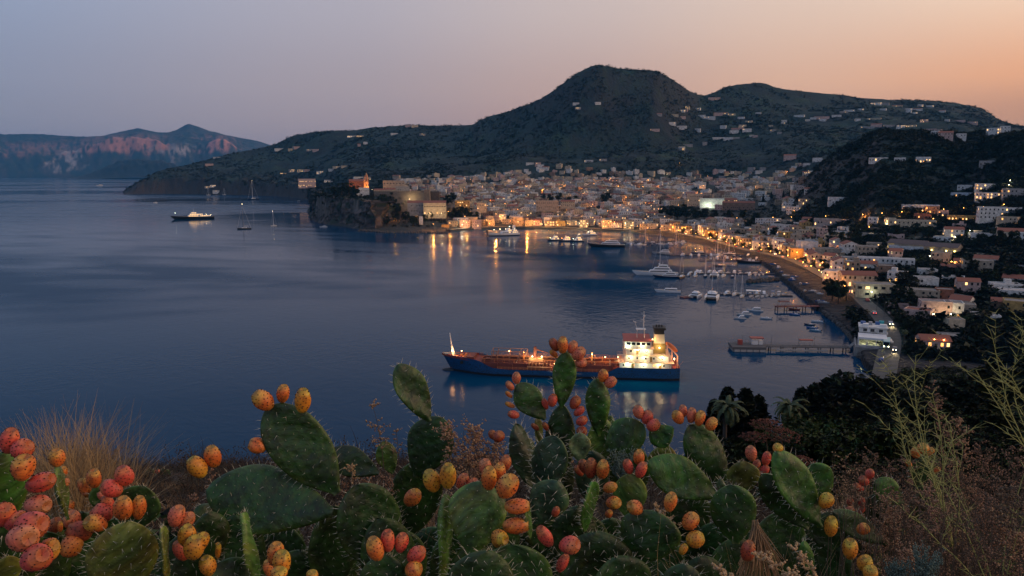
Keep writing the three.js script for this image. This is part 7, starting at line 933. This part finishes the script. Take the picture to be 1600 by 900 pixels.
cactus('pale green prickly pear pad in the centre ringed by orange fruit', 740, 2.1,
  [[738, 866, 750, 752, 100, 2.05, 0.12, 'l', 0.06, 0.35], [694, 925, 697, 772, 70, 2.15, 1.36, 'l'], [745, 960, 735, 850, 90, 2.15, 0.3, 'd'], [800, 880, 780, 790, 60, 2.2, 0.5, 'd']],
  [[675, 752, 29, 38, 2.2, -0.3, 'y'], [700, 745, 28, 43, 2.18, 0.05, 'y'], [722, 756, 22, 30, 2.22, 0.3, 'p'], [738, 758, 20, 22, 2.2, 0.4, 'r'], [764, 750, 30, 38, 2.04, 0.05, 'o', 0.3], [779, 739, 24, 32, 2.08, 0.2, 'o'], [758, 730, 22, 24, 2.12, 0.1, 'p'], [789, 724, 22, 26, 2.2, 0.2, 'd'], [791, 762, 38, 38, 1.99, 0.5, 'o', 0.3], [807, 791, 40, 30, 2.0, 1.5, 'o', 0.1], [805, 821, 42, 31, 1.99, 1.5, 'o', 0.1], [779, 841, 31, 30, 1.95, 1.2, 'y', 1.2]].map((q) => [794, 1].includes(q[0]) ? q : q).map((q) => [807, 805].includes(q[0]) ? [q[0], q[1], q[3], q[2], ...q.slice(4)] : q));
cactus('dark spiny prickly pear right of the pale centre pad', 850, 2.3,
  [[836, 770, 806, 662, 44, 2.35, 0.55, 'b', 0, 1.5], [846, 768, 868, 681, 62, 2.28, -0.15, 'b', 0, 1.5], [836, 820, 872, 752, 66, 2.15, 0.2, 'b', 0, 1.5], [838, 720, 822, 684, 22, 2.45, 0.9, 'b', 0, 1.5], [912, 830, 926, 752, 58, 2.2, 1.2, 'g', 0, 1.6], [846, 860, 838, 800, 60, 2.3, 0.2, 'd'], [800, 980, 800, 850, 150, 1.9, 0.15, 'd', 0, 1.3], [892, 905, 905, 790, 80, 2.3, 0.3, 'd', 0, 1.3], [828, 842, 822, 790, 30, 2.0, 1.2, 'l', 0, 1.6], [930, 960, 930, 830, 130, 2.1, 0.2, 'd', 0, 1.3], [740, 975, 762, 860, 110, 1.85, 0.2, 'd', 0, 1.2]],
  [[853, 840, 26, 36, 1.95, -0.5, 'r', 0.1], [889, 852, 33, 36, 1.92, 1.1, 'r', 0.7], [878, 882, 20, 30, 1.96, 0.4, 'r'], [868, 800, 14, 18, 2.1, 0.3, 'd'], [778, 683, 20, 17, 2.6, 0.8, 'd'], [770, 680, 14, 15, 2.62, -0.4, 'd']]);
cactus('tallest prickly pear, crowned with fruit in front of the tanker', 880, 2.85,
  [[877, 637, 884, 549, 38, 2.8, 0.1, 'g', 0, 0.8], [872, 760, 878, 632, 50, 2.85, -0.15, 'd'], [852, 655, 808, 600, 46, 2.82, 0.2, 'g', 0, 0.7], [935, 682, 932, 592, 40, 2.8, -0.1, 'g', 0, 0.9], [846, 702, 840, 652, 22, 2.9, 0.9, 'y'], [935, 760, 942, 652, 52, 2.95, 0.1, 'l', 0, 0.6], [935, 690, 955, 650, 30, 3.0, 0.3, 'l', 0, 0.6], [880, 800, 860, 700, 60, 2.95, 0.2, 'd']],
  [[867, 540, 17, 20, 2.78, -0.5, 'd'], [879, 541, 20, 24, 2.76, 0, 'o'], [894, 543, 18, 21, 2.78, 0.4, 'p'], [903, 553, 20, 22, 2.77, 0.8, 'p'], [907, 567, 20, 17, 2.78, 1.2, 'p'], [866, 553, 10, 14, 2.8, -0.8, 'o'], [807, 591, 15, 19, 2.8, 0, 'p'], [797, 603, 13, 17, 2.8, -0.6, 'p'], [796, 617, 8, 13, 2.82, -0.8, 'o'], [798, 633, 9, 16, 2.82, -1.1, 'o'], [804, 648, 15, 16, 2.8, -1.3, 'r'], [863, 627, 17, 19, 2.78, 0.2, 'r'], [852, 632, 11, 18, 2.82, -0.3, 'r'], [898, 630, 18, 21, 2.78, 0.5, 'd'], [904, 643, 15, 19, 2.77, 0.8, 'r'], [908, 658, 16, 18, 2.77, 1.0, 'r'], [908, 674, 19, 15, 2.78, 1.3, 'd'], [942, 588, 18, 20, 2.78, 0.1, 'o'], [953, 598, 18, 19, 2.77, 0.8, 'p'], [853, 667, 10, 14, 2.84, -0.5, 'd'], [837, 668, 9, 14, 2.86, -0.8, 'd']]);
cactus('prickly pear with two broad pads spreading below the yellow ship reflection', 1000, 2.7,
  [[946, 702, 1006, 664, 60, 2.65, 0.15, 'g'], [1052, 668, 1017, 692, 40, 2.75, -0.2, 'g'], [906, 722, 906, 676, 36, 2.6, 0.1, 'p', 0, 0.25], [985, 790, 980, 690, 70, 2.85, 0.2, 'd'], [1030, 760, 1040, 695, 50, 2.85, 0.2, 'y'], [925, 790, 925, 705, 60, 2.75, 0.2, 'b']],
  [[998, 645, 19, 20, 2.62, -0.3, 'p'], [1011, 653, 19, 22, 2.62, 0.2, 'r'], [1019, 665, 22, 19, 2.6, 0.9, 'r'], [914, 731, 20, 24, 2.45, -0.5, 'd'], [923, 734, 22, 30, 2.42, 0, 'd'], [941, 735, 23, 30, 2.4, 0.1, 'o'], [905, 736, 14, 20, 2.5, -0.6, 'd']]);
cactus('prickly pear with a wide flat pad and four fruit on its tall neighbour pad', 1080, 2.6,
  [[1134, 760, 1078, 664, 66, 2.6, 0.25, 'd'], [1122, 776, 1012, 722, 66, 2.5, 0.1, 'g', 0, 0.9], [980, 812, 986, 740, 56, 2.4, 0.1, 'l', 0, 0.4], [1080, 850, 1075, 770, 80, 2.7, 0.2, 'd'], [1128, 772, 1126, 748, 14, 2.5, 0.2, 'p']],
  [[1060, 653, 20, 22, 2.56, -0.5, 'o'], [1067, 643, 16, 20, 2.6, -0.1, 'p'], [1080, 650, 18, 24, 2.57, 0.05, 'p'], [1093, 655, 18, 23, 2.55, 0.2, 'o'], [1111, 663, 20, 22, 2.54, 0.5, 'o'], [982, 730, 18, 25, 2.36, -0.3, 'r'], [998, 715, 21, 24, 2.4, 0.05, 'o'], [1001, 736, 19, 25, 2.34, 0.3, 'r'], [952, 762, 21, 23, 2.3, 0.9, 'o', 0.6], [957, 786, 23, 22, 2.3, 1.2, 'o', 0.7], [951, 803, 14, 14, 2.32, 0.5, 'o']]);
cactus('dark prickly pear at the lower centre right with yellow-topped fruit', 1020, 2.1,
  [[1000, 880, 1026, 800, 104, 2.1, 0.15, 'd', 0, 1.2], [1060, 960, 1070, 882, 70, 1.9, 0.2, 'd'], [985, 975, 960, 870, 110, 2.0, 0.3, 'd'], [1110, 960, 1092, 870, 80, 2.3, 0.3, 'd']],
  [[994, 794, 28, 23, 2.1, -1.0, 'o', 0.3], [1047, 786, 24, 31, 2.08, 0.15, 'o'], [1078, 815, 29, 30, 2.05, 0.5, 'o', 0.3], [1084, 843, 32, 25, 2.02, 1.1, 'y', 0.3], [1067, 859, 15, 18, 2.0, 0.4, 'y']]);
cactus('nearly black prickly pear pad with a small pale pad above it', 1150, 2.3,
  [[1150, 850, 1144, 758, 78, 2.3, 0.1, 'd'], [1165, 772, 1158, 721, 52, 2.5, 0.1, 'y', 0, 0.3], [1150, 950, 1150, 840, 90, 2.4, 0.3, 'd']],
  [[1174, 710, 21, 24, 2.55, -0.2, 'p'], [1182, 726, 13, 16, 2.56, 0.4, 'p'], [1197, 718, 16, 22, 2.56, 0.1, 'r'], [1193, 737, 15, 18, 2.55, 0.5, 'r'], [1189, 755, 10, 15, 2.55, 0.3, 'r'], [1168, 863, 25, 31, 2.0, 0.1, 'd', 0.1]]);
cactus('prickly pear at the right with a long leaning pad crossing another', 1240, 2.4,
  [[1281, 822, 1211, 704, 62, 2.35, 0.4, 'g'], [1263, 826, 1190, 742, 56, 2.4, -0.2, 'd'], [1290, 780, 1272, 724, 52, 2.6, 0.2, 'g'], [1300, 860, 1290, 800, 70, 2.6, 0.2, 'd'], [1220, 900, 1215, 800, 90, 2.6, 0.3, 'd'], [1385, 850, 1300, 800, 40, 2.6, 0.3, 'd'], [1270, 900, 1255, 845, 26, 2.2, 0.7, 'g']],
  [[1215, 702, 18, 14, 2.36, 0.1, 'y'], [1290, 783, 26, 26, 2.32, 0.4, 'y', 0.3], [1298, 825, 24, 30, 2.28, 0, 'y', 0.1], [1347, 827, 22, 18, 2.5, 0.9, 'o', 0.3], [1327, 798, 13, 15, 2.7, 0.8, 'd'], [1316, 804, 11, 12, 2.72, 0.2, 'd'], [1328, 860, 26, 32, 2.1, -0.1, 'y', 0.15], [1351, 881, 25, 26, 2.05, 0.2, 'y', 0.2], [1359, 896, 24, 22, 2.0, 0.3, 'y', 0.3]]);
cactus('small prickly pear half hidden in the dry brush, three fruit at its left', 1380, 3.2, [[1412, 786, 1366, 752, 42, 3.1, 0.2, 'g'], [1375, 830, 1370, 770, 50, 3.3, 0.2, 'd']], [[1359, 741, 16, 16, 3.08, 0.1, 'r'], [1351, 752, 17, 15, 3.08, -0.8, 'r'], [1343, 762, 14, 16, 3.08, -1, 'r'], [1346, 785, 12, 14, 3.2, 0.2, 'r'], [1346, 798, 10, 14, 3.2, 0.4, 'r'], [1328, 785, 12, 12, 3.2, 0.2, 'd']]);
cactus('prickly pear deep in the spiny brush with a cluster of orange fruit', 1440, 3.2, [[1445, 770, 1440, 712, 42, 3.2, 0.3, 'd'], [1450, 840, 1447, 765, 50, 3.3, 0.2, 'd']], [[1442, 702, 20, 16, 3.15, 0.3, 'o'], [1431, 709, 15, 16, 3.15, -0.4, 'o'], [1452, 706, 12, 16, 3.15, 0.8, 'o'], [1420, 725, 11, 15, 3.18, -0.6, 'o'], [1463, 735, 10, 14, 3.18, 0.6, 'o']]);
cactus('small distant prickly pear by the edge of the drop at the left', 245, 7.5, [[243, 756, 229, 733, 20, 7.5, 0.3, 'd'], [247, 756, 262, 734, 22, 7.5, 0.2, 'd'], [250, 768, 260, 750, 18, 7.4, 0.2, 'g'], [240, 770, 222, 752, 14, 7.4, 0.2, 'g'], [245, 775, 247, 745, 22, 7.6, 0.2, 'd']], [[246, 737, 8, 8, 7.45, 0.1, 'r']]);

// ---------------------------------------------------------------- grasses, dry flower heads and spiny stems round the cacti
reseed(131);
const STRAW = M(0.42, 0.28, 0.13, 0.9), STRAWD = M(0.2, 0.13, 0.07, 0.9), BROWN = M(0.32, 0.17, 0.1, 0.95), BROWNL = M(0.48, 0.3, 0.16, 0.95), RUST = M(0.13, 0.045, 0.028, 0.95), GREENST = M(0.32, 0.33, 0.1, 0.7), TWIG = M(0.11, 0.075, 0.05, 0.95), GREY = new THREE.MeshPhysicalMaterial({ color: C(0.12, 0.17, 0.135), roughness: 0.9 });
const base = (px, D) => { const u = ray(px, 800)[0]; return V(u * D, nearH(u, D), -D); };
function blade(b, p, dir, L, bend, w) { let x = p.x, y = p.y, z = p.z, d = dir.clone().normalize(), pr; const n = 5, sd = V(-d.z, 0, d.x).normalize(); if (sd.lengthSq() < 0.1) sd.set(1, 0, 0); for (let i = 0; i <= n; i++) { const q = w * (1 - i / n * 0.92), c = [[x - sd.x * q, y, z - sd.z * q], [x + sd.x * q, y, z + sd.z * q]]; if (pr) b.quad(pr[0], pr[1], c[1], c[0]); pr = c; x += d.x * L / n; y += d.y * L / n; z += d.z * L / n; d.add(bend).normalize(); } }
function tuft(px0, px1, D, top, n, mat, label, hz = 1) {
  const o = base((px0 + px1) / 2, D), g = thing('grass_tuft', label, 'grass tuft', o), b = new MB(), b2 = new MB();
  for (let k = 0; k < n; k++) { const px = lerp(px0, px1, (rnd() + rnd()) / 2), dd = D + R(-0.35, 0.35), p = base(px, dd).sub(o), t = top(px), H = (H0 + ray(px, t)[1] * dd - (p.y + o.y)) * R(0.55, 1.08) * hz; if (H < 0.05) continue; blade(rnd() < 0.7 ? b : b2, p, V(R(-0.5, 0.5), 1, R(-0.4, 0.4)), H * 1.1, V(R(-0.2, 0.26), R(-0.12, 0.0), R(-0.1, 0.1)), Math.max(0.002, D * 0.0007)); }
  tag(b.build('blade', mat, g), null, null, null, 'stuff'); tag(b2.build('blade', STRAWD, g), null, null, null, 'stuff'); return g;
}
tuft(30, 215, 4.6, (x) => 650 + Math.abs(x - 120) * 0.3 + Math.sin(x * 0.3) * 8, 1500, STRAW, 'tall dry straw-coloured grass tuft rising against the sea at the left');
tuft(215, 330, 6.5, (x) => 752, 420, STRAWD, 'short dry grass along the edge of the drop left of the biggest pads'); tuft(-30, 320, 5, () => 775, 700, STRAWD, 'low dry grass behind the left prickly pears'); tuft(540, 800, 3.6, () => 735, 420, STRAWD, 'dry grass behind the centre prickly pears'); tuft(1290, 1420, 4.2, () => 765, 420, STRAW, 'pale dry grass between the right prickly pears and the dark bushes'); tuft(1300, 1620, 3.2, () => 770, 700, STRAWD, 'low dry grass at the right under the spiny stems'); tuft(1120, 1300, 2.2, () => 868, 240, STRAW, 'dry grass at the bottom right of centre');
// a dry flower plume: a stem, side twigs, and many small seed heads
function plume(label, px, py, tx, ty, D, spread, n, mats, o = {}) {
  const B = at(px, py, D), T = at(tx, ty, D + (o.dT ?? 0)), g = thing(o.name ?? 'dry_plume', label, o.cat ?? 'dry plant', B), ax = T.clone().sub(B), L = ax.length(), st = new MB(), hd = new MB(), hd2 = new MB(), r0 = Math.max(0.0012, D * 0.0005), arch = o.arch ?? 0;
  const pt = (t) => ax.clone().multiplyScalar(t).add(V(Math.sin(t * 3) * L * 0.03 + arch * t * t * L, -Math.abs(arch) * t * t * L * 0.35, 0)); st.tube([...Array(9)].map((_, k) => pt(k / 8).toArray()), (t) => r0 * (1.4 - t), 4);
  const s = spread * mpp(D), seed = o.seed ?? 0.0032;
  for (let k = 0; k < n; k++) { const t = (o.from ?? 0.35) + (1 - (o.from ?? 0.35)) * rnd(), a = pt(t), f = s * (1.15 - t * 0.75) * R(0.35, 1), q = R(0, 6.28), e = a.clone().add(V(Math.cos(q) * f, f * R(0.1, 0.9), Math.sin(q) * f)); st.tube([a.toArray(), a.clone().lerp(e, 0.5).add(V(0, f * 0.1, 0)).toArray(), e.toArray()], r0 * 0.5, 3);
    const m = o.heads ?? 12; for (let j = 0; j < m; j++) { const c = a.clone().lerp(e, R(0.25, 1.08)).add(V(R(-1, 1), R(-1, 1), R(-1, 1)).multiplyScalar(f * 0.14)), z = seed * R(0.5, 1.3); (rnd() < 0.6 ? hd : hd2).ball(c.x, c.y, c.z, z, z * R(0.7, 1.5), z, 4, 2); } }
  st.build('stem', o.stem ?? TWIG, g); tag(hd.build('seed_head', mats[0], g), null, null, null, 'stuff'); tag(hd2.build('seed_head', mats[1], g), null, null, null, 'stuff'); return g;
}
plume('single sparse dry flower stalk against the sea left of the tall leaning pad', 600, 735, 580, 626, 2.9, 26, 24, [BROWNL, BROWN], { heads: 9, from: 0.3 }); plume('short dry stalk right of the single sparse one', 622, 735, 618, 670, 3.0, 20, 12, [BROWN, BROWNL], { heads: 6 });
plume('bushy brown flower plume right of the tall leaning pad', 735, 790, 738, 668, 2.75, 58, 95, [BROWN, BROWNL], { heads: 16, from: 0.15, seed: 0.0036 }); plume('brown plume leaning left over the dark pad', 715, 770, 690, 662, 2.7, 40, 50, [BROWN, BROWNL], { heads: 13, from: 0.25 }); plume('brown plume leaning right toward the spiny pads', 755, 780, 772, 690, 2.75, 42, 48, [BROWN, BROWNL], { heads: 13, from: 0.2 }); plume('small yellowish dry flower spray behind the three big pads', 552, 770, 546, 728, 2.7, 18, 18, [BROWNL, STRAW], { heads: 8 }); plume('low dry spray behind the right big pad', 610, 800, 600, 745, 2.7, 28, 26, [BROWN, TWIG], { heads: 9 });
for (const [a, b, c, d, e, s, n, lb] of [[1480, 800, 1455, 602, 2.9, 34, 80, 'tall pinkish-brown plume among the spiny stems'], [1500, 780, 1500, 655, 3, 40, 60, 'broad brown plume right of the tall pinkish one'], [1540, 800, 1530, 690, 2.8, 44, 60, 'brown plume near the right edge of the brush'], [1580, 820, 1590, 700, 2.6, 48, 60, 'brown plume at the right edge'], [1430, 880, 1412, 720, 2.7, 44, 70, 'brown plume in front of the hidden orange fruit'], [1390, 900, 1382, 770, 2.6, 46, 70, 'brown plume right of the small half-hidden prickly pear'], [1460, 930, 1470, 800, 2.4, 60, 80, 'low brown plume in the middle of the brush'], [1530, 940, 1540, 800, 2.4, 64, 80, 'low dark brown plume right of the middle of the brush'], [1590, 950, 1580, 830, 2.3, 60, 60, 'low brown plume in the lower right corner'], [1340, 920, 1352, 810, 2.7, 44, 50, 'brown plume beside the last yellow fruit'], [1400, 960, 1420, 860, 2.2, 60, 60, 'brown plume at the bottom edge right of the yellow fruit']]) plume(lb, a, b, c, d, e, s, n, [BROWN, rnd() < 0.5 ? BROWNL : TWIG], { heads: 13, from: 0.12, seed: 0.003 });
for (const [a, b, c, d, e, s, n, lb, ar] of [[1290, 950, 1190, 858, 1.9, 34, 46, 'arching straw-coloured seed spray at the bottom edge', -0.12], [1310, 960, 1250, 850, 1.95, 26, 36, 'second straw seed spray right of the arching one', -0.1], [1190, 960, 1120, 882, 1.9, 26, 30, 'low straw seed spray under the nearly black pad', -0.05], [1260, 980, 1230, 890, 1.8, 34, 40, 'straw seed spray cut by the bottom edge', 0], [1050, 830, 1022, 790, 2.4, 20, 30, 'dry brown seed tangle between two orange fruit', 0], [880, 770, 872, 690, 3.1, 24, 20, 'dry spray behind the tall prickly pear', 0]]) plume(lb, a, b, c, d, e, s, n, [BROWNL, STRAW], { heads: 12, from: 0.2, seed: 0.0034, arch: ar, stem: STRAW });
for (let k = 0; k < 26; k++) { const px = R(1310, 1620), py = R(790, 960), D = R(2.2, 3.6), t = R(60, 130); plume(single('small brown dry weed ' + (px < 1420 ? 'beside the half-hidden prickly pear' : px < 1520 ? 'in the middle of the lower right brush' : 'at the right edge of the brush')), px, py, px + R(-34, 34), py - t, D, R(34, 60), 40, [pick([BROWN, BROWNL, TWIG]), pick([BROWN, STRAWD])], { heads: 11, from: 0.05, seed: R(0.0026, 0.0042) }); }
for (let k = 0; k < 12; k++) { const px = k < 5 ? R(210, 330) : R(540, 820), py = R(790, 900), D = R(3, 4.6); plume(single('brown dry weed ' + (k < 5 ? 'left of the biggest pads' : 'behind the centre prickly pears')), px, py, px + R(-24, 24), py - R(50, 100), D, R(26, 44), 34, [BROWN, TWIG], { heads: 10, from: 0.05, seed: 0.0038 }); }
for (const [px, top, D, lb] of [[1385, 800, 3.4, 'low dark green bush among the brown weeds right of the yellow fruit'], [1520, 810, 3.2, 'low dark green bush under the brown plumes at the right'], [1600, 780, 3.6, 'dark green bush at the right edge of the brown brush'], [280, 800, 3.4, 'low dark green weed left of the biggest pads']]) { const p = base(px, D), hh = Math.max(0.3, H0 + ray(px, top)[1] * D - p.y), g = thing('low_bush', lb, 'bush', p); part(crownGeo(900, hh * 0.7, hh * 0.55, hh * 0.6, 0.03, 40, hh * 0.4), 'foliage', LEAF.bush, g); const t = new MB(); t.cyl([0, -0.1, 0], [0, hh * 0.5, 0], 0.015, 0.008, 5); t.build('stem', TWIG, g); }
// rusty umbels
function umbel(px, py, tx, ty, D, r, label) { const B = at(px, py, D), T = at(tx, ty, D).sub(B), g = thing('dried_umbel', label, 'dried flower', B), st = new MB(), hd = new MB(), R0 = r * mpp(D); st.tube([[0, 0, 0], T.clone().multiplyScalar(0.5).add(V(0.01, 0, 0)).toArray(), T.toArray()], 0.003, 5); for (let k = 0; k < 26; k++) { const a = k * 2.4, q = Math.sqrt(k / 26), e = T.clone().add(V(Math.cos(a) * R0 * q, R0 * 0.6 * (1 - q * q * 0.6), Math.sin(a) * R0 * q)); st.cyl(T.toArray(), e.toArray(), 0.0016, 0.0012, 3, false); for (let j = 0; j < 9; j++) hd.ball(e.x + R(-1, 1) * R0 * 0.14, e.y + R(-0.4, 1) * R0 * 0.1, e.z + R(-1, 1) * R0 * 0.14, 0.006, 0.005, 0.006, 4, 2); } st.build('stem', TWIG, g); tag(hd.build('seed_head', RUST, g), null, null, null, 'stuff'); }
umbel(1200, 760, 1196, 672, 5, 26, 'upper rusty brown flower head in front of the leafy bush'); umbel(1210, 770, 1222, 690, 5, 30, 'right rusty brown flower head beside the leafy bush'); umbel(1190, 770, 1178, 690, 5, 22, 'left rusty brown flower head above the pale small pad'); umbel(1235, 790, 1252, 728, 5, 22, 'lowest rusty flower head behind the crossing pads');
// spiny green stems (each one a plant that forks a few times)
function spiny(label, px, py, tips, D) {
  const B = at(px, py, D), g = thing('spiny_shrub', label, 'spiny shrub', B), st = new MB(), sp = new MB(), r0 = 0.0026;
  const grow = (p, d, L, r, lvl) => { let q = p.clone(), dir = d.clone().normalize(); const n = Math.max(3, Math.round(L / 0.034)); for (let i = 0; i < n; i++) { const e = q.clone().addScaledVector(dir, L / n), rr = r * (1 - 0.6 * i / n); st.cyl(q.toArray(), e.toArray(), rr, rr * 0.95, 4, i === n - 1); q = e; dir.add(V(R(-0.09, 0.09), R(-0.05, 0.09), R(-0.09, 0.09))).normalize(); for (let k = 0; k < 2; k++) if (rnd() < 0.75) { const a = i * 2.4 + k * 3.1 + R(-0.5, 0.5), o = V(Math.cos(a), R(-0.1, 0.4), Math.sin(a)).addScaledVector(dir, 0.45).normalize().multiplyScalar(R(0.02, 0.05)); sp.cyl(q.toArray(), q.clone().add(o).toArray(), 0.0014, 0.0003, 3, false); } if (lvl < 2 && i > n * 0.25 && rnd() < (lvl ? 0.14 : 0.3)) grow(q, dir.clone().add(V(R(-1.1, 1.1), R(-0.1, 0.4), R(-0.7, 0.7))), L * R(0.16, 0.36), rr * 0.62, lvl + 1); } };
  for (const [tx, ty, dT] of tips) { const T = at(tx, ty, D + (dT ?? 0)).sub(B); grow(V(0, 0, 0), T, T.length(), r0, 0); } st.build('stem', GREENST, g); tag(sp.build('spine', GREENST, g), null, null, null, 'stuff');
}
spiny('spiny yellow-green shrub with forked stems left of the pinkish plume', 1490, 860, [[1408, 568], [1378, 640, -0.1], [1440, 590, 0.1], [1460, 640, 0.15], [1500, 660, -0.1], [1380, 700, 0.1], [1420, 650, -0.15]], 2.5);
spiny('taller spiny shrub at the right edge crossing in front of the houses', 1640, 760, [[1462, 545, 0.1], [1560, 540], [1598, 520, 0.1], [1530, 600, -0.1], [1575, 610, 0.1]], 2.6); spiny('low spiny shrub in the brown brush at the lower right', 1560, 940, [[1440, 760], [1500, 740, 0.1], [1580, 720], [1620, 760], [1430, 830, -0.1]], 2.3);
// bare tangled twigs and the grey-green tufts
{ const g = thing('dry_twigs', 'tangle of bare dark twigs filling the lower right corner', 'dry twigs', base(1480, 2.6)), o = g.position, b = new MB(); for (let k = 0; k < 330; k++) { const px = R(1300, 1640), D = R(2.1, 3.2), p = base(px, D).sub(o), T = at(px + R(-70, 70), R(700, 900), D).sub(o), m = p.clone().lerp(T, 0.5).add(V(R(-0.06, 0.06), 0, R(-0.06, 0.06))); b.tube([p.toArray(), m.toArray(), T.toArray()], (t) => 0.0026 * (1.15 - t), 3); } b.build('twig', TWIG, g); }
for (const [px, py, D, r, lb] of [[972, 722, 2.55, 32, 'grey-green feathery tuft between the pads in the middle'], [1440, 880, 2.1, 40, 'grey-green feathery tuft at the bottom right'], [1400, 895, 2.15, 30, 'small grey-green tuft left of the bottom right one']]) { const c = at(px, py + r, D), g = thing('grey_shrub', lb, 'shrub', c), b = new MB(), s = r * mpp(D); for (let k = 0; k < 60; k++) { const a = R(0, 6.28), e = V(Math.cos(a) * s * R(0.1, 0.8), s * R(0.6, 2), Math.sin(a) * s * R(0.1, 0.6)); b.cyl([0, 0, 0], e.toArray(), 0.0012, 0.0008, 3, false); for (let j = 0; j < 16; j++) { const q = e.clone().multiplyScalar(R(0.35, 1)); b.ball(q.x + R(-1, 1) * s * 0.09, q.y + R(-1, 1) * s * 0.09, q.z + R(-1, 1) * s * 0.09, 0.0024, 0.0042, 0.0024, 4, 2); } } b.build('foliage', GREY, g); }
{ const c = at(1180, 890, 2.1), g = thing('dry_leaf_fan', 'fan of dry straw-coloured fibres below the nearly black pad', 'dry leaf', c), b = new MB(); for (let k = 0; k < 150; k++) { const t = at(1178 + R(-3, 6), 812 + R(0, 12), 2.12).sub(c), e = at(lerp(1150, 1225, rnd()), 900 + R(-30, 30), 2.05 + R(-0.04, 0.04)).sub(c); b.tube([t.toArray(), t.clone().lerp(e, 0.5).add(V(R(-0.006, 0.006), R(-0.006, 0.006), 0.01)).toArray(), e.toArray()], 0.0011, 3); } b.build('fibre', M(0.26, 0.16, 0.08, 0.95), g); }

// dry litter and brown weeds over the near ground: nobody could count them
{
  const protos = [0, 1].map((v) => { const b = new MB(); for (let k = 0; k < 46; k++) { const c = v ? R(0.5, 1.2) : R(0.6, 1.3); b.color(c, c * R(0.8, 1), c * R(0.7, 1)); blade(b, V(R(-0.3, 0.3), 0, R(-0.3, 0.3)), V(R(-0.9, 0.9), R(0.25, 1), R(-0.9, 0.9)), R(0.35, 1.0), V(R(-0.3, 0.3), R(-0.35, 0), R(-0.3, 0.3)), 0.013); } if (v) for (let k = 0; k < 60; k++) { const c = R(0.6, 1.3); b.color(c, c * 0.9, c * 0.8); b.ball(R(-0.4, 0.4), R(0.1, 0.7), R(-0.4, 0.4), 0.016, 0.02, 0.016, 4, 2); } return b.geometry(); });
  const lists = [[], []], q = new THREE.Quaternion();
  for (let k = 0; k < 5200; k++) { const u = R(-0.95, 1.1), D = 1.6 * (10.5 / 1.6) ** Math.sqrt(rnd()), s = (rnd() < 0.15 ? R(0.25, 0.42) : R(0.08, 0.2)) * (0.6 + D * 0.1), x = u * D; lists[k % 2].push([new THREE.Matrix4().compose(V(x, nearH(u, D) - 0.01, -D), q.setFromAxisAngle(V(0, 1, 0), R(0, 6.28)).clone(), V(s, s * R(0.6, 1.1), s)), R(0.5, 1.3)]); }
  lists.forEach((l, v) => { const m = new THREE.InstancedMesh(protos[v], new THREE.MeshStandardMaterial({ color: v ? C(0.042, 0.027, 0.016) : C(0.038, 0.034, 0.016), vertexColors: true, roughness: 0.95, side: THREE.DoubleSide }), l.length); l.forEach(([t, c], i) => { m.setMatrixAt(i, t); m.setColorAt(i, C(c, c * 0.95, c * 0.9)); }); m.name = numbered('dry_ground_cover'); finish(m); scene.add(m); tag(m, v ? 'brown dry weeds covering the ground under the cacti' : 'dry grass litter covering the ground under the cacti', null, null, 'stuff'); });
}
renderer.render(scene, camera);
